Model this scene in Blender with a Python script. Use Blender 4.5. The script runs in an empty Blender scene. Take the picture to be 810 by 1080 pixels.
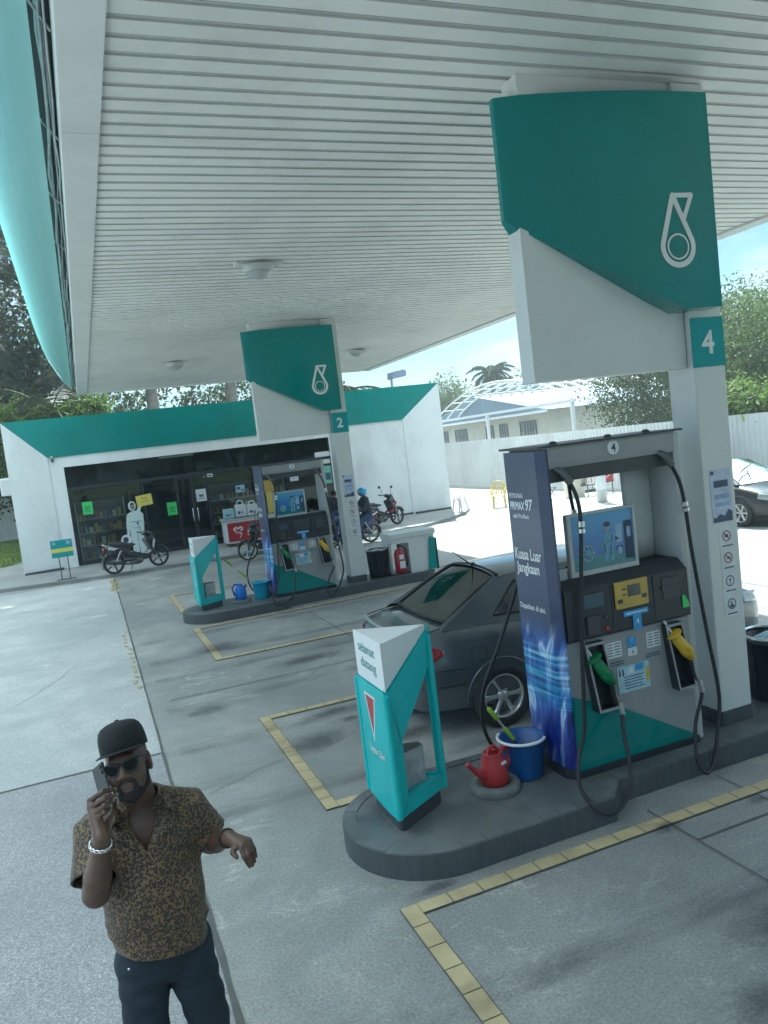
import bpy, math, random
import numpy as np
from mathutils import Vector, Matrix
R = math.radians
PI = math.pi
SC = bpy.context.scene
COL = SC.collection

# ------------------------------------------------------------------ objects
def tag(o, label=None, cat=None, group=None, kind=None):
    if label: o['label'] = label
    if cat: o['category'] = cat
    if group: o['group'] = group
    if kind: o['kind'] = kind
    return o

def thing(name, loc=(0, 0, 0), rz=0.0, label=None, cat=None, group=None):
    o = bpy.data.objects.new(name, None)
    o.empty_display_size = 0.2
    COL.objects.link(o)
    o.location = loc
    o.rotation_euler = (0, 0, rz)
    return tag(o, label, cat, group)

def copy_tree(o, parent=None):
    c = o.copy()
    COL.objects.link(c)
    c.parent = parent
    for ch in [x for x in COL.objects if x.parent == o]:
        copy_tree(ch, c)
    return c

class MB:
    """collects shapes and links them as one mesh object"""
    def __init__(s):
        s.v = []; s.f = []; s.m = []; s.sm = []
    def add(s, vs, fs, mat=0, smooth=False):
        b = len(s.v)
        s.v += [tuple(p) for p in vs]
        for f in fs:
            s.f.append([i + b for i in f]); s.m.append(mat); s.sm.append(smooth)
        return s
    def box(s, x0, x1, y0, y1, z0, z1, mat=0, T=None):
        vs = [(x0,y0,z0),(x1,y0,z0),(x1,y1,z0),(x0,y1,z0),(x0,y0,z1),(x1,y0,z1),(x1,y1,z1),(x0,y1,z1)]
        if T is not None: vs = [T @ Vector(p) for p in vs]
        return s.add(vs, [(0,3,2,1),(4,5,6,7),(0,1,5,4),(1,2,6,5),(2,3,7,6),(3,0,4,7)], mat)
    def prism(s, poly, axis, a0, a1, mat=0, T=None, smooth=False):
        n = len(poly)
        def P(p, a):
            if axis == 'x': q = (a, p[0], p[1])
            elif axis == 'y': q = (p[0], a, p[1])
            else: q = (p[0], p[1], a)
            return T @ Vector(q) if T is not None else q
        vs = [P(p, a0) for p in poly] + [P(p, a1) for p in poly]
        fs = [tuple(range(n))[::-1], tuple(range(n, 2*n))]
        s.add(vs, fs, mat)
        s.add(vs, [(i, (i+1) % n, (i+1) % n + n, i+n) for i in range(n)], mat, smooth)
        return s
    def ring(s, outer, inner, axis, a0, a1, mat=0, T=None):
        n = len(outer)
        def P(p, a):
            if axis == 'x': q = (a, p[0], p[1])
            elif axis == 'y': q = (p[0], a, p[1])
            else: q = (p[0], p[1], a)
            return T @ Vector(q) if T is not None else q
        vs = [P(p,a0) for p in outer]+[P(p,a0) for p in inner]+[P(p,a1) for p in outer]+[P(p,a1) for p in inner]
        fs = []
        for i in range(n):
            j = (i+1) % n
            fs += [(i, j, n+j, n+i), (2*n+i, 3*n+i, 3*n+j, 2*n+j), (i, 2*n+i, 2*n+j, j), (n+i, n+j, 3*n+j, 3*n+i)]
        return s.add(vs, fs, mat)
    def tube(s, path, r, n=8, mat=0, closed=False, caps=True):
        path = [Vector(p) for p in path]
        m = len(path)
        rs = r if isinstance(r, (list, tuple)) else [r]*m
        vs = []; prev = None
        for i, p in enumerate(path):
            if closed: t = path[(i+1) % m] - path[i-1]
            else: t = path[min(i+1, m-1)] - path[max(i-1, 0)]
            t.normalize()
            if prev is None:
                u = t.orthogonal().normalized()
                for ref in (Vector((0,0,1)), Vector((1,0,0))):
                    if abs(t.dot(ref)) < .9:
                        u = (ref - t*ref.dot(t)).normalized(); break
            else:
                u = prev - t*prev.dot(t)
                u = u.normalized() if u.length > 1e-6 else t.orthogonal().normalized()
            prev = u; w = t.cross(u)
            for k in range(n):
                a = 2*PI*k/n
                vs.append(p + (u*math.cos(a) + w*math.sin(a))*rs[i])
        fs = []
        for i in range(m if closed else m-1):
            j = (i+1) % m
            for k in range(n):
                l = (k+1) % n
                fs.append((i*n+k, i*n+l, j*n+l, j*n+k))
        s.add(vs, fs, mat, True)
        if caps and not closed:
            s.add(vs[:n], [tuple(range(n))[::-1]], mat)
            s.add(vs[-n:], [tuple(range(n))], mat)
        return s
    def lathe(s, prof, n=24, c=(0,0,0), mat=0, T=None, smooth=True, caps=True):
        vs = []
        for r, z in prof:
            for k in range(n):
                a = 2*PI*k/n
                p = Vector((c[0]+r*math.cos(a), c[1]+r*math.sin(a), c[2]+z))
                vs.append(T @ p if T is not None else p)
        fs = []
        for i in range(len(prof)-1):
            for k in range(n):
                l = (k+1) % n
                fs.append((i*n+k, i*n+l, (i+1)*n+l, (i+1)*n+k))
        s.add(vs, fs, mat, smooth)
        if caps:
            if prof[0][0] > 1e-5: s.add(vs[:n], [tuple(range(n))[::-1]], mat)
            if prof[-1][0] > 1e-5: s.add(vs[-n:], [tuple(range(n))], mat)
        return s
    def quad(s, a, b, c, d, mat=0):
        return s.add([a, b, c, d], [(0,1,2,3)], mat)
    def grid(s, fn, nu, nv, mat=0, smooth=True, wrapu=False):
        vs = [fn(i/nu, j/nv) for j in range(nv+1) for i in range(nu+1)]
        w = nu+1
        fs = [(j*w+i, j*w+i+1, (j+1)*w+i+1, (j+1)*w+i) for j in range(nv) for i in range(nu)]
        return s.add(vs, fs, mat, smooth)
    def build(s, name, mats, parent=None, bevel=0, seg=2, loc=None, sharp=None, solid=0, sub=0):
        me = bpy.data.meshes.new(name)
        me.from_pydata(s.v, [], s.f)
        me.polygons.foreach_set('material_index', s.m)
        me.polygons.foreach_set('use_smooth', s.sm)
        return link(name, me, mats, parent, bevel, seg, loc, sharp, solid, sub)

def link(name, me, mats, parent=None, bevel=0, seg=2, loc=None, sharp=None, solid=0, sub=0):
    if not isinstance(mats, (list, tuple)): mats = [mats]
    for m in mats: me.materials.append(m)
    me.update()
    if sharp: me.set_sharp_from_angle(angle=R(sharp))
    o = bpy.data.objects.new(name, me)
    COL.objects.link(o)
    if parent is not None: o.parent = parent
    if loc is not None: o.location = loc
    if solid:
        md = o.modifiers.new('solid', 'SOLIDIFY'); md.thickness = solid; md.offset = 0
    if bevel:
        md = o.modifiers.new('bevel', 'BEVEL'); md.width = bevel; md.segments = seg
        md.limit_method = 'ANGLE'; md.angle_limit = R(35); md.harden_normals = False
    if sub:
        md = o.modifiers.new('sub', 'SUBSURF'); md.levels = sub; md.render_levels = sub
    return o

def baked(o):
    """evaluated mesh of o with its modifiers; o itself is removed"""
    dg = bpy.context.evaluated_depsgraph_get()
    dg.update()
    me = bpy.data.meshes.new_from_object(o.evaluated_get(dg), preserve_all_data_layers=True, depsgraph=dg)
    bpy.data.objects.remove(o)
    return me

def text_mb(mb, body, origin, right, up, height=None, width=None, align='L', mat=0, depth=.003, bold=0.0, spacing=1.0, shear=0.0):
    """lettering as thin solid mesh: origin = lower left corner, right/up = unit directions"""
    cu = bpy.data.curves.new('txt', 'FONT')
    cu.body = body; cu.size = 1; cu.extrude = 0; cu.offset = bold; cu.space_character = spacing; cu.shear = shear
    cu.resolution_u = 3
    ob = bpy.data.objects.new('txt', cu); COL.objects.link(ob)
    dg = bpy.context.evaluated_depsgraph_get(); dg.update()
    me = bpy.data.meshes.new_from_object(ob.evaluated_get(dg))
    bpy.data.objects.remove(ob)
    vs = [v.co.copy() for v in me.vertices]
    fs = [tuple(p.vertices) for p in me.polygons]
    bpy.data.meshes.remove(me)
    if not vs: return
    x0 = min(v.x for v in vs); x1 = max(v.x for v in vs); y0 = min(v.y for v in vs); y1 = max(v.y for v in vs)
    if height and width: sx = width/(x1-x0); sy = height/(y1-y0)
    elif height: sx = sy = height/(y1-y0)
    else: sx = sy = width/(x1-x0)
    r = Vector(right).normalized(); u = Vector(up).normalized(); nrm = r.cross(u)
    o = Vector(origin)
    off = {'L': 0, 'C': -(x1-x0)*sx/2, 'R': -(x1-x0)*sx}[align]
    out = [o + r*((v.x-x0)*sx+off) + u*((v.y-y0)*sy) + nrm*depth for v in vs]
    mb.add(out, fs, mat)

# ------------------------------------------------------------------ implicit surfaces (bodies, seats, rounded parts)
class SDF:
    def __init__(s): s.p = []
    def cap(s, a, b, ra, rb=None, k=.03, op='add'):
        s.p.append(('cap', np.array(a, float), np.array(b, float), ra, ra if rb is None else rb, k, op)); return s
    def cone(s, a, b, ra, rb, k=.02, op='add'):
        s.p.append(('cone', np.array(a, float), np.array(b, float), ra, rb, k, op)); return s
    def ell(s, c, r, k=.03, op='add', rot=None):
        s.p.append(('ell', np.array(c, float), np.array(r, float), rot, None, k, op)); return s
    def box(s, c, h, rnd=.01, k=.02, op='add', rot=None):
        s.p.append(('box', np.array(c, float), np.array(h, float), rot, rnd, k, op)); return s
    def half(s, pt, n, k=.004):   # keep the side that -n points at
        s.p.append(('half', np.array(pt, float), np.array(n, float)/np.linalg.norm(n), None, None, k, 'cut')); return s
    def xform(s, M3, t, start=0):
        M3 = np.array(M3); t = np.array(t, float)
        out = s.p[:start]
        for q in s.p[start:]:
            q = list(q)
            if q[0] in ('cap', 'cone'): q[1] = M3 @ q[1] + t; q[2] = M3 @ q[2] + t
            elif q[0] in ('ell', 'box'):
                q[1] = M3 @ q[1] + t
                q[3] = M3 if q[3] is None else M3 @ q[3]
            else: q[1] = M3 @ q[1] + t; q[2] = M3 @ q[2]
            out.append(tuple(q))
        s.p = out
        return s
    @staticmethod
    def dist(q, P):
        t = q[0]
        if t in ('cap', 'cone'):
            ba = q[2]-q[1]; L2 = ba @ ba
            h = ((P-q[1]) @ ba)/L2
            hc = np.clip(h, 0, 1)
            d = np.linalg.norm(P-q[1]-hc[..., None]*ba, axis=-1)
            if t == 'cap': return d-(q[3]+(q[4]-q[3])*hc)
            rad = np.linalg.norm(P-q[1]-h[..., None]*ba, axis=-1)-(q[3]+(q[4]-q[3])*hc)
            L = math.sqrt(L2)
            return np.maximum(rad, np.maximum(-h*L, (h-1)*L))
        if t == 'ell':
            X = P-q[1]
            if q[3] is not None: X = X @ q[3]
            k0 = np.linalg.norm(X/q[2], axis=-1); k1 = np.linalg.norm(X/q[2]**2, axis=-1)
            return k0*(k0-1)/np.maximum(k1, 1e-9)
        if t == 'box':
            X = P-q[1]
            if q[3] is not None: X = X @ q[3]
            D = np.abs(X)-(q[2]-q[4])
            return np.linalg.norm(np.maximum(D, 0), axis=-1)+np.minimum(D.max(-1), 0)-q[4]
        return (P-q[1]) @ q[2]
    def bound(s, q, pad):
        if q[0] in ('cap', 'cone'):
            r = max(q[3], q[4])+pad
            return np.minimum(q[1], q[2])-r, np.maximum(q[1], q[2])+r
        r = np.linalg.norm(q[2])+pad if q[3] is not None else q[2]+pad
        return q[1]-r, q[1]+r
    def mesh(s, vox, warp=None, iters=1):
        lo = np.min([s.bound(q, vox*3)[0] for q in s.p if q[6] == 'add'], 0)
        hi = np.max([s.bound(q, vox*3)[1] for q in s.p if q[6] == 'add'], 0)
        n = np.ceil((hi-lo)/vox).astype(int)+1
        ax = [lo[i]+vox*np.arange(n[i]) for i in range(3)]
        V = np.full(n, .5, np.float32)
        for q in s.p:
            if q[0] == 'half':
                sl = (slice(None),)*3
            else:
                a, b = s.bound(q, q[5]*1.2+vox*3)
                i0 = np.clip(((a-lo)/vox).astype(int), 0, n); i1 = np.clip(np.ceil((b-lo)/vox).astype(int)+1, 0, n)
                if np.any(i1 <= i0): continue
                sl = tuple(slice(i0[i], i1[i]) for i in range(3))
            P = np.stack(np.meshgrid(ax[0][sl[0]], ax[1][sl[1]], ax[2][sl[2]], indexing='ij'), -1)
            d = s.dist(q, P); o = V[sl]; k = q[5]
            if warp is not None and (q[6] == 'add' or (q[6] == 'sub' and getattr(s, 'warp_all', False))): d = d+warp(P)
            if q[6] == 'add':
                h = np.clip(.5+.5*(o-d)/k, 0, 1); V[sl] = o*(1-h)+d*h-k*h*(1-h)
            else:
                if q[6] == 'sub': d = -d
                h = np.clip(.5-.5*(o-d)/k, 0, 1); V[sl] = o*(1-h)+d*h+k*h*(1-h)
        return nets(V, lo, vox)

def nets(V, lo, vox):
    ins = V < 0
    nx, ny, nz = V.shape
    cs = np.zeros((nx-1, ny-1, nz-1), np.int8)
    for i in (0, 1):
        for j in (0, 1):
            for k in (0, 1):
                cs += ins[i:nx-1+i, j:ny-1+j, k:nz-1+k]
    mixed = (cs > 0) & (cs < 8)
    I = np.argwhere(mixed)
    acc = np.zeros((len(I), 3)); cnt = np.zeros(len(I))
    cor = [(i, j, k) for i in (0, 1) for j in (0, 1) for k in (0, 1)]
    for a in cor:
        for ax in range(3):
            if a[ax]: continue
            b = list(a); b[ax] = 1
            va = V[I[:,0]+a[0], I[:,1]+a[1], I[:,2]+a[2]]; vb = V[I[:,0]+b[0], I[:,1]+b[1], I[:,2]+b[2]]
            m = (va < 0) != (vb < 0)
            t = np.where(m, va/np.where(m, va-vb, 1), 0)
            p = np.array(a, float)[None].repeat(len(I), 0); p[:, ax] = t
            acc += p*m[:, None]; cnt += m
    pts = lo+(I+acc/cnt[:, None])*vox
    idx = -np.ones(mixed.shape, int); idx[mixed] = np.arange(len(I))
    F = []
    for ax in range(3):
        A = [slice(None)]*3; B = [slice(None)]*3
        A[ax] = slice(0, -1); B[ax] = slice(1, None)
        d = ins[tuple(A)].astype(int)-ins[tuple(B)].astype(int)
        E = np.argwhere(d != 0); sg = d[tuple(E.T)]
        u, w = (ax+1) % 3, (ax+2) % 3
        ok = (E[:, u] > 0) & (E[:, w] > 0) & (E[:, u] < V.shape[u]-1) & (E[:, w] < V.shape[w]-1)
        E = E[ok]; sg = sg[ok]
        def cell(du, dw):
            C = E.copy(); C[:, u] -= du; C[:, w] -= dw
            return idx[C[:, 0], C[:, 1], C[:, 2]]
        q = np.stack([cell(1, 1), cell(0, 1), cell(0, 0), cell(1, 0)], 1)
        q[sg < 0] = q[sg < 0][:, ::-1]
        F.append(q)
    return pts, np.concatenate(F)

def smooth_pts(pts, F, it=2, lam=.5):
    e = np.concatenate([F[:, [0, 1]], F[:, [1, 2]], F[:, [2, 3]], F[:, [3, 0]]])
    e = np.concatenate([e, e[:, ::-1]])
    for _ in range(it):
        s = np.zeros_like(pts); c = np.zeros(len(pts))
        np.add.at(s, e[:, 0], pts[e[:, 1]]); np.add.at(c, e[:, 0], 1)
        pts = pts+lam*(s/np.maximum(c, 1)[:, None]-pts)
    return pts

def np_mesh(name, pts, F, smooth=True, matidx=None):
    me = bpy.data.meshes.new(name)
    F = np.asarray(F); k = F.shape[1]
    me.vertices.add(len(pts)); me.vertices.foreach_set('co', np.asarray(pts, np.float32).ravel())
    me.loops.add(F.size); me.loops.foreach_set('vertex_index', F.astype(np.int32).ravel())
    me.polygons.add(len(F)); me.polygons.foreach_set('loop_start', np.arange(0, F.size, k, dtype=np.int32))
    me.polygons.foreach_set('use_smooth', np.full(len(F), smooth))
    if matidx is not None: me.polygons.foreach_set('material_index', np.asarray(matidx, np.int32))
    me.update(calc_edges=True); me.validate()
    return me

def sdf_obj(name, sdf, vox, mats, parent=None, it=2, warp=None, matfn=None, lam=.5):
    pts, F = sdf.mesh(vox, warp)
    pts = smooth_pts(pts, F, it, lam)
    mi = matfn(pts[F].mean(1)) if matfn is not None else None
    return link(name, np_mesh(name, pts, F, True, mi), mats, parent)

# ------------------------------------------------------------------ materials
class NT:
    def __init__(s, name):
        s.m = bpy.data.materials.new(name); s.m.use_nodes = True
        s.t = s.m.node_tree; s.b = s.t.nodes['Principled BSDF']; s.out = s.t.nodes['Material Output']
    def n(s, typ, **kw):
        nd = s.t.nodes.new(typ)
        for k, v in kw.items():
            if k in nd.inputs: s.set(nd, k, v)
            else: setattr(nd, k, v)
        return nd
    def set(s, nd, k, v):
        if hasattr(v, 'bl_idname') and hasattr(v, 'is_output') : s.t.links.new(v, nd.inputs[k])
        else: nd.inputs[k].default_value = v
    def l(s, a, b): s.t.links.new(a, b)
    def co(s, kind='Object', sc=None):
        tc = s.n('ShaderNodeTexCoord')
        if sc is None: return tc.outputs[kind]
        mp = s.n('ShaderNodeMapping'); s.l(tc.outputs[kind], mp.inputs[0]); mp.inputs['Scale'].default_value = sc
        return mp.outputs[0]
    def noise(s, scale, detail=4, rough=.55, vec=None, dist=0):
        nd = s.n('ShaderNodeTexNoise'); nd.inputs['Scale'].default_value = scale; nd.inputs['Detail'].default_value = detail
        nd.inputs['Roughness'].default_value = rough; nd.inputs['Distortion'].default_value = dist
        if vec is not None: s.l(vec, nd.inputs['Vector'])
        return nd.outputs['Fac']
    def ramp(s, fac, stops):
        nd = s.n('ShaderNodeValToRGB'); el = nd.color_ramp.elements
        while len(el) < len(stops): el.new(.5)
        for e, (p, c) in zip(el, stops):
            e.position = p; e.color = c if len(c) == 4 else (*c, 1)
        s.l(fac, nd.inputs[0]); return nd.outputs[0]
    def mix(s, fac, a, b, mode='MIX'):
        nd = s.n('ShaderNodeMix', data_type='RGBA', blend_type=mode)
        for sock, v in ((nd.inputs[0], fac), (nd.inputs[6], a), (nd.inputs[7], b)):
            if hasattr(v, 'is_output'): s.l(v, sock)
            elif isinstance(v, (tuple, list)): sock.default_value = v if len(v) == 4 else (*v, 1)
            else: sock.default_value = v
        return nd.outputs[2]
    def math(s, op, a, b=0.0, c=None):
        nd = s.n('ShaderNodeMath', operation=op)
        for i, v in enumerate((a, b, c)):
            if v is None: continue
            if hasattr(v, 'is_output'): s.l(v, nd.inputs[i])
            else: nd.inputs[i].default_value = v
        return nd.outputs[0]
    def sep(s, vec):
        nd = s.n('ShaderNodeSeparateXYZ'); s.l(vec, nd.inputs[0]); return nd.outputs
    def bump(s, h, strength=.3, dist=.01):
        nd = s.n('ShaderNodeBump'); nd.inputs['Strength'].default_value = strength; nd.inputs['Distance'].default_value = dist
        s.l(h, nd.inputs['Height']); s.l(nd.outputs[0], s.b.inputs['Normal'])
    def base(s, v):
        if hasattr(v, 'is_output'): s.l(v, s.b.inputs['Base Color'])
        else: s.b.inputs['Base Color'].default_value = (*v, 1)
    def P(s, **kw):
        for k, v in kw.items():
            k = {'rough': 'Roughness', 'metal': 'Metallic', 'coat': 'Coat Weight', 'coatr': 'Coat Roughness', 'spec': 'Specular IOR Level',
                 'trans': 'Transmission Weight', 'ior': 'IOR', 'sss': 'Subsurface Weight', 'alpha': 'Alpha', 'sheen': 'Sheen Weight'}[k]
            if hasattr(v, 'is_output'): s.l(v, s.b.inputs[k])
            else: s.b.inputs[k].default_value = v
        return s

def pm(name, col, rough=.5, var=.12, scale=6, metal=0, bump=0, bs=80, coat=0, spec=.5, dirt=0, dscale=2.5):
    """painted / moulded surface with uneven tone, uneven gloss, optional grime and grain"""
    t = NT(name); v = t.co()
    n1 = t.noise(scale, 5, .6, v)
    a = tuple(c*(1-var) for c in col); b = tuple(min(1, c*(1+var)) for c in col)
    c = t.ramp(n1, [(.3, a), (.7, b)])
    if dirt:
        n2 = t.noise(dscale, 8, .7, t.co(sc=(1, 1, .35)), .4)
        f = t.ramp(n2, [(.48, (0, 0, 0)), (.75, (dirt, dirt, dirt))])
        c = t.mix(f, c, (.10, .095, .08))
    t.base(c)
    n3 = t.noise(scale*3, 3, .5, v)
    t.P(rough=t.math('MULTIPLY_ADD', n3, .25*rough, rough*.87), metal=metal, coat=coat, spec=spec)
    if bump: t.bump(t.noise(bs, 3, .5, v), bump, .004)
    return t.m
# ================================================================== materials
M = {}
TEAL = (.006, .205, .195)
def concrete(name, base, lightc, darkc, rough=.75):
    t = NT(name); v = t.co()
    big = t.noise(.35, 6, .62, v, .6)
    med = t.noise(2.2, 8, .68, v, .3)
    fine = t.noise(60, 4, .6, v)
    c = t.ramp(big, [(.32, darkc), (.5, base), (.68, lightc)])
    c = t.mix(t.ramp(med, [(.36, (.5,.5,.5)), (.62, (0,0,0))]), c, darkc)
    sw = t.noise(1.1, 7, .7, t.co(sc=(.7, 1.15, 1)), .8)              # broom / wash streaks
    c = t.mix(t.ramp(sw, [(.54, (0,0,0)), (.70, (.5,.5,.5))]), c, lightc)
    ws = t.noise(3.5, 9, .72, t.co(sc=(.75, 1.3, 1)), 1.0)
    wm = t.noise(.28, 3, .5, v)
    c = t.mix(t.math('MULTIPLY', t.ramp(ws, [(.56,(0,0,0)),(.63,(.6,.6,.6))]), t.ramp(wm, [(.48,(0,0,0)),(.6,(1,1,1))])), c, tuple(min(1, x*1.25) for x in lightc))
    oil = t.noise(.9, 5, .6, t.co(sc=(1, .8, 1)), .2)
    c = t.mix(t.ramp(oil, [(.60, (0,0,0)), (.74, (.2,.2,.2))]), c, tuple(x*.35 for x in darkc))
    c = t.mix(.4, c, t.ramp(fine, [(.3, (.12,.12,.12)), (.7, (.9,.9,.9))]), 'OVERLAY')
    t.base(c)
    t.P(rough=t.ramp(med, [(.3, (rough*.62,)*3), (.7, (rough,)*3)]))
    t.bump(fine, .25, .004)
    return t.m
M['concrete'] = concrete('forecourt_concrete', (.285,.292,.272), (.43,.42,.375), (.19,.20,.195))
M['slab'] = concrete('pale_slab_concrete', (.42,.43,.415), (.53,.535,.51), (.32,.335,.33))
M['apron'] = concrete('apron_concrete', (.27,.275,.265), (.34,.345,.33), (.19,.195,.19))
def asphalt():
    t = NT('speckled_asphalt'); v = t.co()
    sp = t.n('ShaderNodeTexVoronoi', feature='F1'); sp.inputs['Scale'].default_value = 150; t.l(v, sp.inputs['Vector'])
    sc = t.sep(sp.outputs['Color'])
    c = t.ramp(sc[0], [(0, (.20,.205,.21)), (.45, (.31,.315,.32)), (.8, (.41,.415,.42)), (1, (.60,.60,.60))])
    big = t.noise(.8, 6, .6, v)
    c = t.mix(t.ramp(big, [(.4, (.45,.45,.45)), (.65, (0,0,0))]), c, (.22,.225,.23))
    t.base(c); t.P(rough=.8)
    t.bump(sp.outputs['Distance'], .5, .006)
    return t.m
M['asphalt'] = asphalt()
M['tarmac'] = pm('road_tarmac', (.055,.057,.06), .8, .2, 2, bump=.2)
M['tileline'] = pm('yellow_tile', (.47,.39,.22), .6, .16, 3.5, bump=.1, dirt=.35, dscale=3)
M['grout'] = pm('dark_grout', (.11,.112,.105), .85)
M['stain'] = pm('oil_stain', (.035,.04,.042), .35, .3, 12)
M['fadedyellow'] = pm('worn_yellow_paint', (.42,.36,.16), .8, .3, 30)
M['wetwhite'] = pm('foam', (.75,.76,.75), .4)
def kerbtile():
    t = NT('kerb_tile'); v = t.co()
    br = t.n('ShaderNodeTexBrick', offset=0.0); br.inputs['Scale'].default_value = 1
    br.inputs['Brick Width'].default_value = .3; br.inputs['Row Height'].default_value = .3; br.inputs['Mortar Size'].default_value = .003
    br.inputs['Color1'].default_value = (.078,.092,.098,1); br.inputs['Color2'].default_value = (.095,.108,.112,1); br.inputs['Mortar'].default_value = (.035,.04,.042,1)
    t.l(v, br.inputs['Vector'])
    n = t.noise(2.5, 7, .65, v)
    c = t.mix(t.ramp(n, [(.4,(0,0,0)), (.68,(.7,.7,.7))]), br.outputs['Color'], (.19,.20,.195))
    t.base(c); t.P(rough=t.ramp(n, [(.3,(.3,)*3),(.7,(.6,)*3)]))
    t.bump(t.noise(120, 2, .5, v), .12, .003)
    return t.m
M['kerb'] = kerbtile()
def kerbside():
    t = NT('grooved_kerb_side'); v = t.co()
    n = t.noise(1.0, 6, .7, t.co(sc=(60, 60, 2)))
    n2 = t.noise(3, 5, .6, v)
    c = t.ramp(n, [(.35,(.055,.068,.075)), (.62,(.088,.102,.108)), (.78,(.19,.20,.20))])
    c = t.mix(t.ramp(n2, [(.45,(0,0,0)), (.7,(.6,.6,.6))]), c, (.06,.066,.068))
    t.base(c); t.P(rough=.5); t.bump(n, .3, .004)
    return t.m
M['kerbside'] = kerbside()
M['teal'] = pm('teal_gloss_panel', TEAL, .22, .10, 1.2, dirt=.05, dscale=1.5, coat=.4, spec=.5)
M['tealdull'] = pm('teal_fascia_panel', (.008,.26,.235), .4, .10, .8, dirt=.16, dscale=1.2)
def tealshell():
    """thin translucent plastic skin of the canopy edge, scuffed in long arcs"""
    t = NT('canopy_edge_plastic'); v = t.co()
    w = t.n('ShaderNodeTexWave', wave_type='RINGS'); w.inputs['Scale'].default_value = 1.7; w.inputs['Distortion'].default_value = 9; w.inputs['Detail'].default_value = 4
    t.l(t.co(sc=(1, .4, 1)), w.inputs['Vector'])
    c = t.mix(t.ramp(w.outputs['Fac'], [(.55,(0,0,0)), (1,(.5,.5,.5))]), (.30,.60,.59), (.50,.74,.73))
    t.base(c); t.P(rough=.35, coat=.1)
    tr = t.n('ShaderNodeBsdfTranslucent'); tr.inputs['Color'].default_value = (.50,.74,.73,1)
    mx = t.n('ShaderNodeMixShader'); mx.inputs[0].default_value = .72
    t.l(t.b.outputs[0], mx.inputs[1]); t.l(tr.outputs[0], mx.inputs[2]); t.l(mx.outputs[0], t.out.inputs['Surface'])
    return t.m
M['shell'] = tealshell()
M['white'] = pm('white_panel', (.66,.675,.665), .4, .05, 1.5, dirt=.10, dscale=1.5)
M['whiteclean'] = pm('white_plastic', (.74,.76,.76), .35, .04, 4)
M['wall'] = pm('white_wall_cladding', (.82,.835,.83), .5, .06, .7, dirt=.26, dscale=.8)
M['soffit'] = pm('soffit_panel_paint', (.74,.75,.725), .5, .07, .5, dirt=.2, dscale=.8)
M['strip2'] = pm('soffit_recess_grey', (.42,.435,.43), .6, .12, 2)  # recess strips, greyer than the panels
M['groove'] = pm('soffit_groove_dark', (.11,.12,.12), .6, .2, 2)  # dark tone behind the gaps between panels
M['grey'] = pm('grey_metal_panel', (.30,.315,.32), .38, .06, 3, dirt=.08)
M['lgrey'] = pm('light_grey_metal', (.46,.48,.48), .35, .06, 3, dirt=.06)
M['dgrey'] = pm('dark_grey_plastic', (.05,.058,.064), .45, .12, 8)
M['black'] = pm('black_plastic', (.024,.030,.036), .42, .15, 10, bump=.05)
M['rubber'] = pm('black_rubber', (.014,.017,.020), .55, .2, 20, bump=.1)
M['steel'] = pm('brushed_steel', (.55,.56,.56), .28, .1, 10, metal=1)
M['chrome'] = pm('bright_chrome', (.75,.76,.77), .12, .03, 10, metal=1)
M['galv'] = pm('galvanised_steel', (.45,.47,.48), .4, .2, 5, metal=.8)
M['navy'] = pm('navy_lettering_blue', (.012,.03,.10), .4)
M['paper'] = pm('printed_paper', (.70,.73,.74), .5, .05, 5)
M['paperblue'] = pm('pale_blue_print', (.30,.42,.62), .5, .25, 14)
M['print'] = pm('dark_print', (.07,.09,.16), .6)
M['red'] = pm('red_plastic', (.40,.030,.036), .42, .14, 6, dirt=.12, dscale=9)
M['redpaint'] = pm('red_paint', (.40,.02,.03), .3, .06, 6, coat=.3)
M['blue'] = pm('blue_plastic', (.014,.085,.28), .4, .14, 7, dirt=.12, dscale=8)
M['cyan'] = pm('cyan_plastic', (.03,.33,.50), .38, .1, 7)
M['green'] = pm('green_plastic', (.012,.16,.055), .4, .1, 8)
M['lime'] = pm('lime_plastic', (.26,.42,.03), .42, .1, 8)
M['yellow'] = pm('yellow_plastic', (.62,.40,.03), .42, .08, 7)
M['yellowpale'] = pm('sunbleached_yellow_plastic', (.66,.52,.12), .5, .1, 7)
M['cream'] = pm('cream_plaster', (.55,.53,.44), .7, .1, 2)
M['brass'] = pm('dull_yellow_faceplate', (.50,.35,.07), .45, .08, 8)
M['lcd'] = pm('grey_display', (.05,.06,.06), .15, .1, 4)
M['lblue'] = pm('light_blue_sticker', (.06,.30,.62), .4, .2, 20)
M['fluo'] = pm('bright_green_sheet', (.10,.60,.14), .6, .08, 8)
M['sheetyellow'] = pm('yellow_sheet', (.70,.62,.12), .6, .1, 8)
M['grassy'] = pm('lawn_base', (.10,.14,.03), .9, .3, 3)

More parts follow.
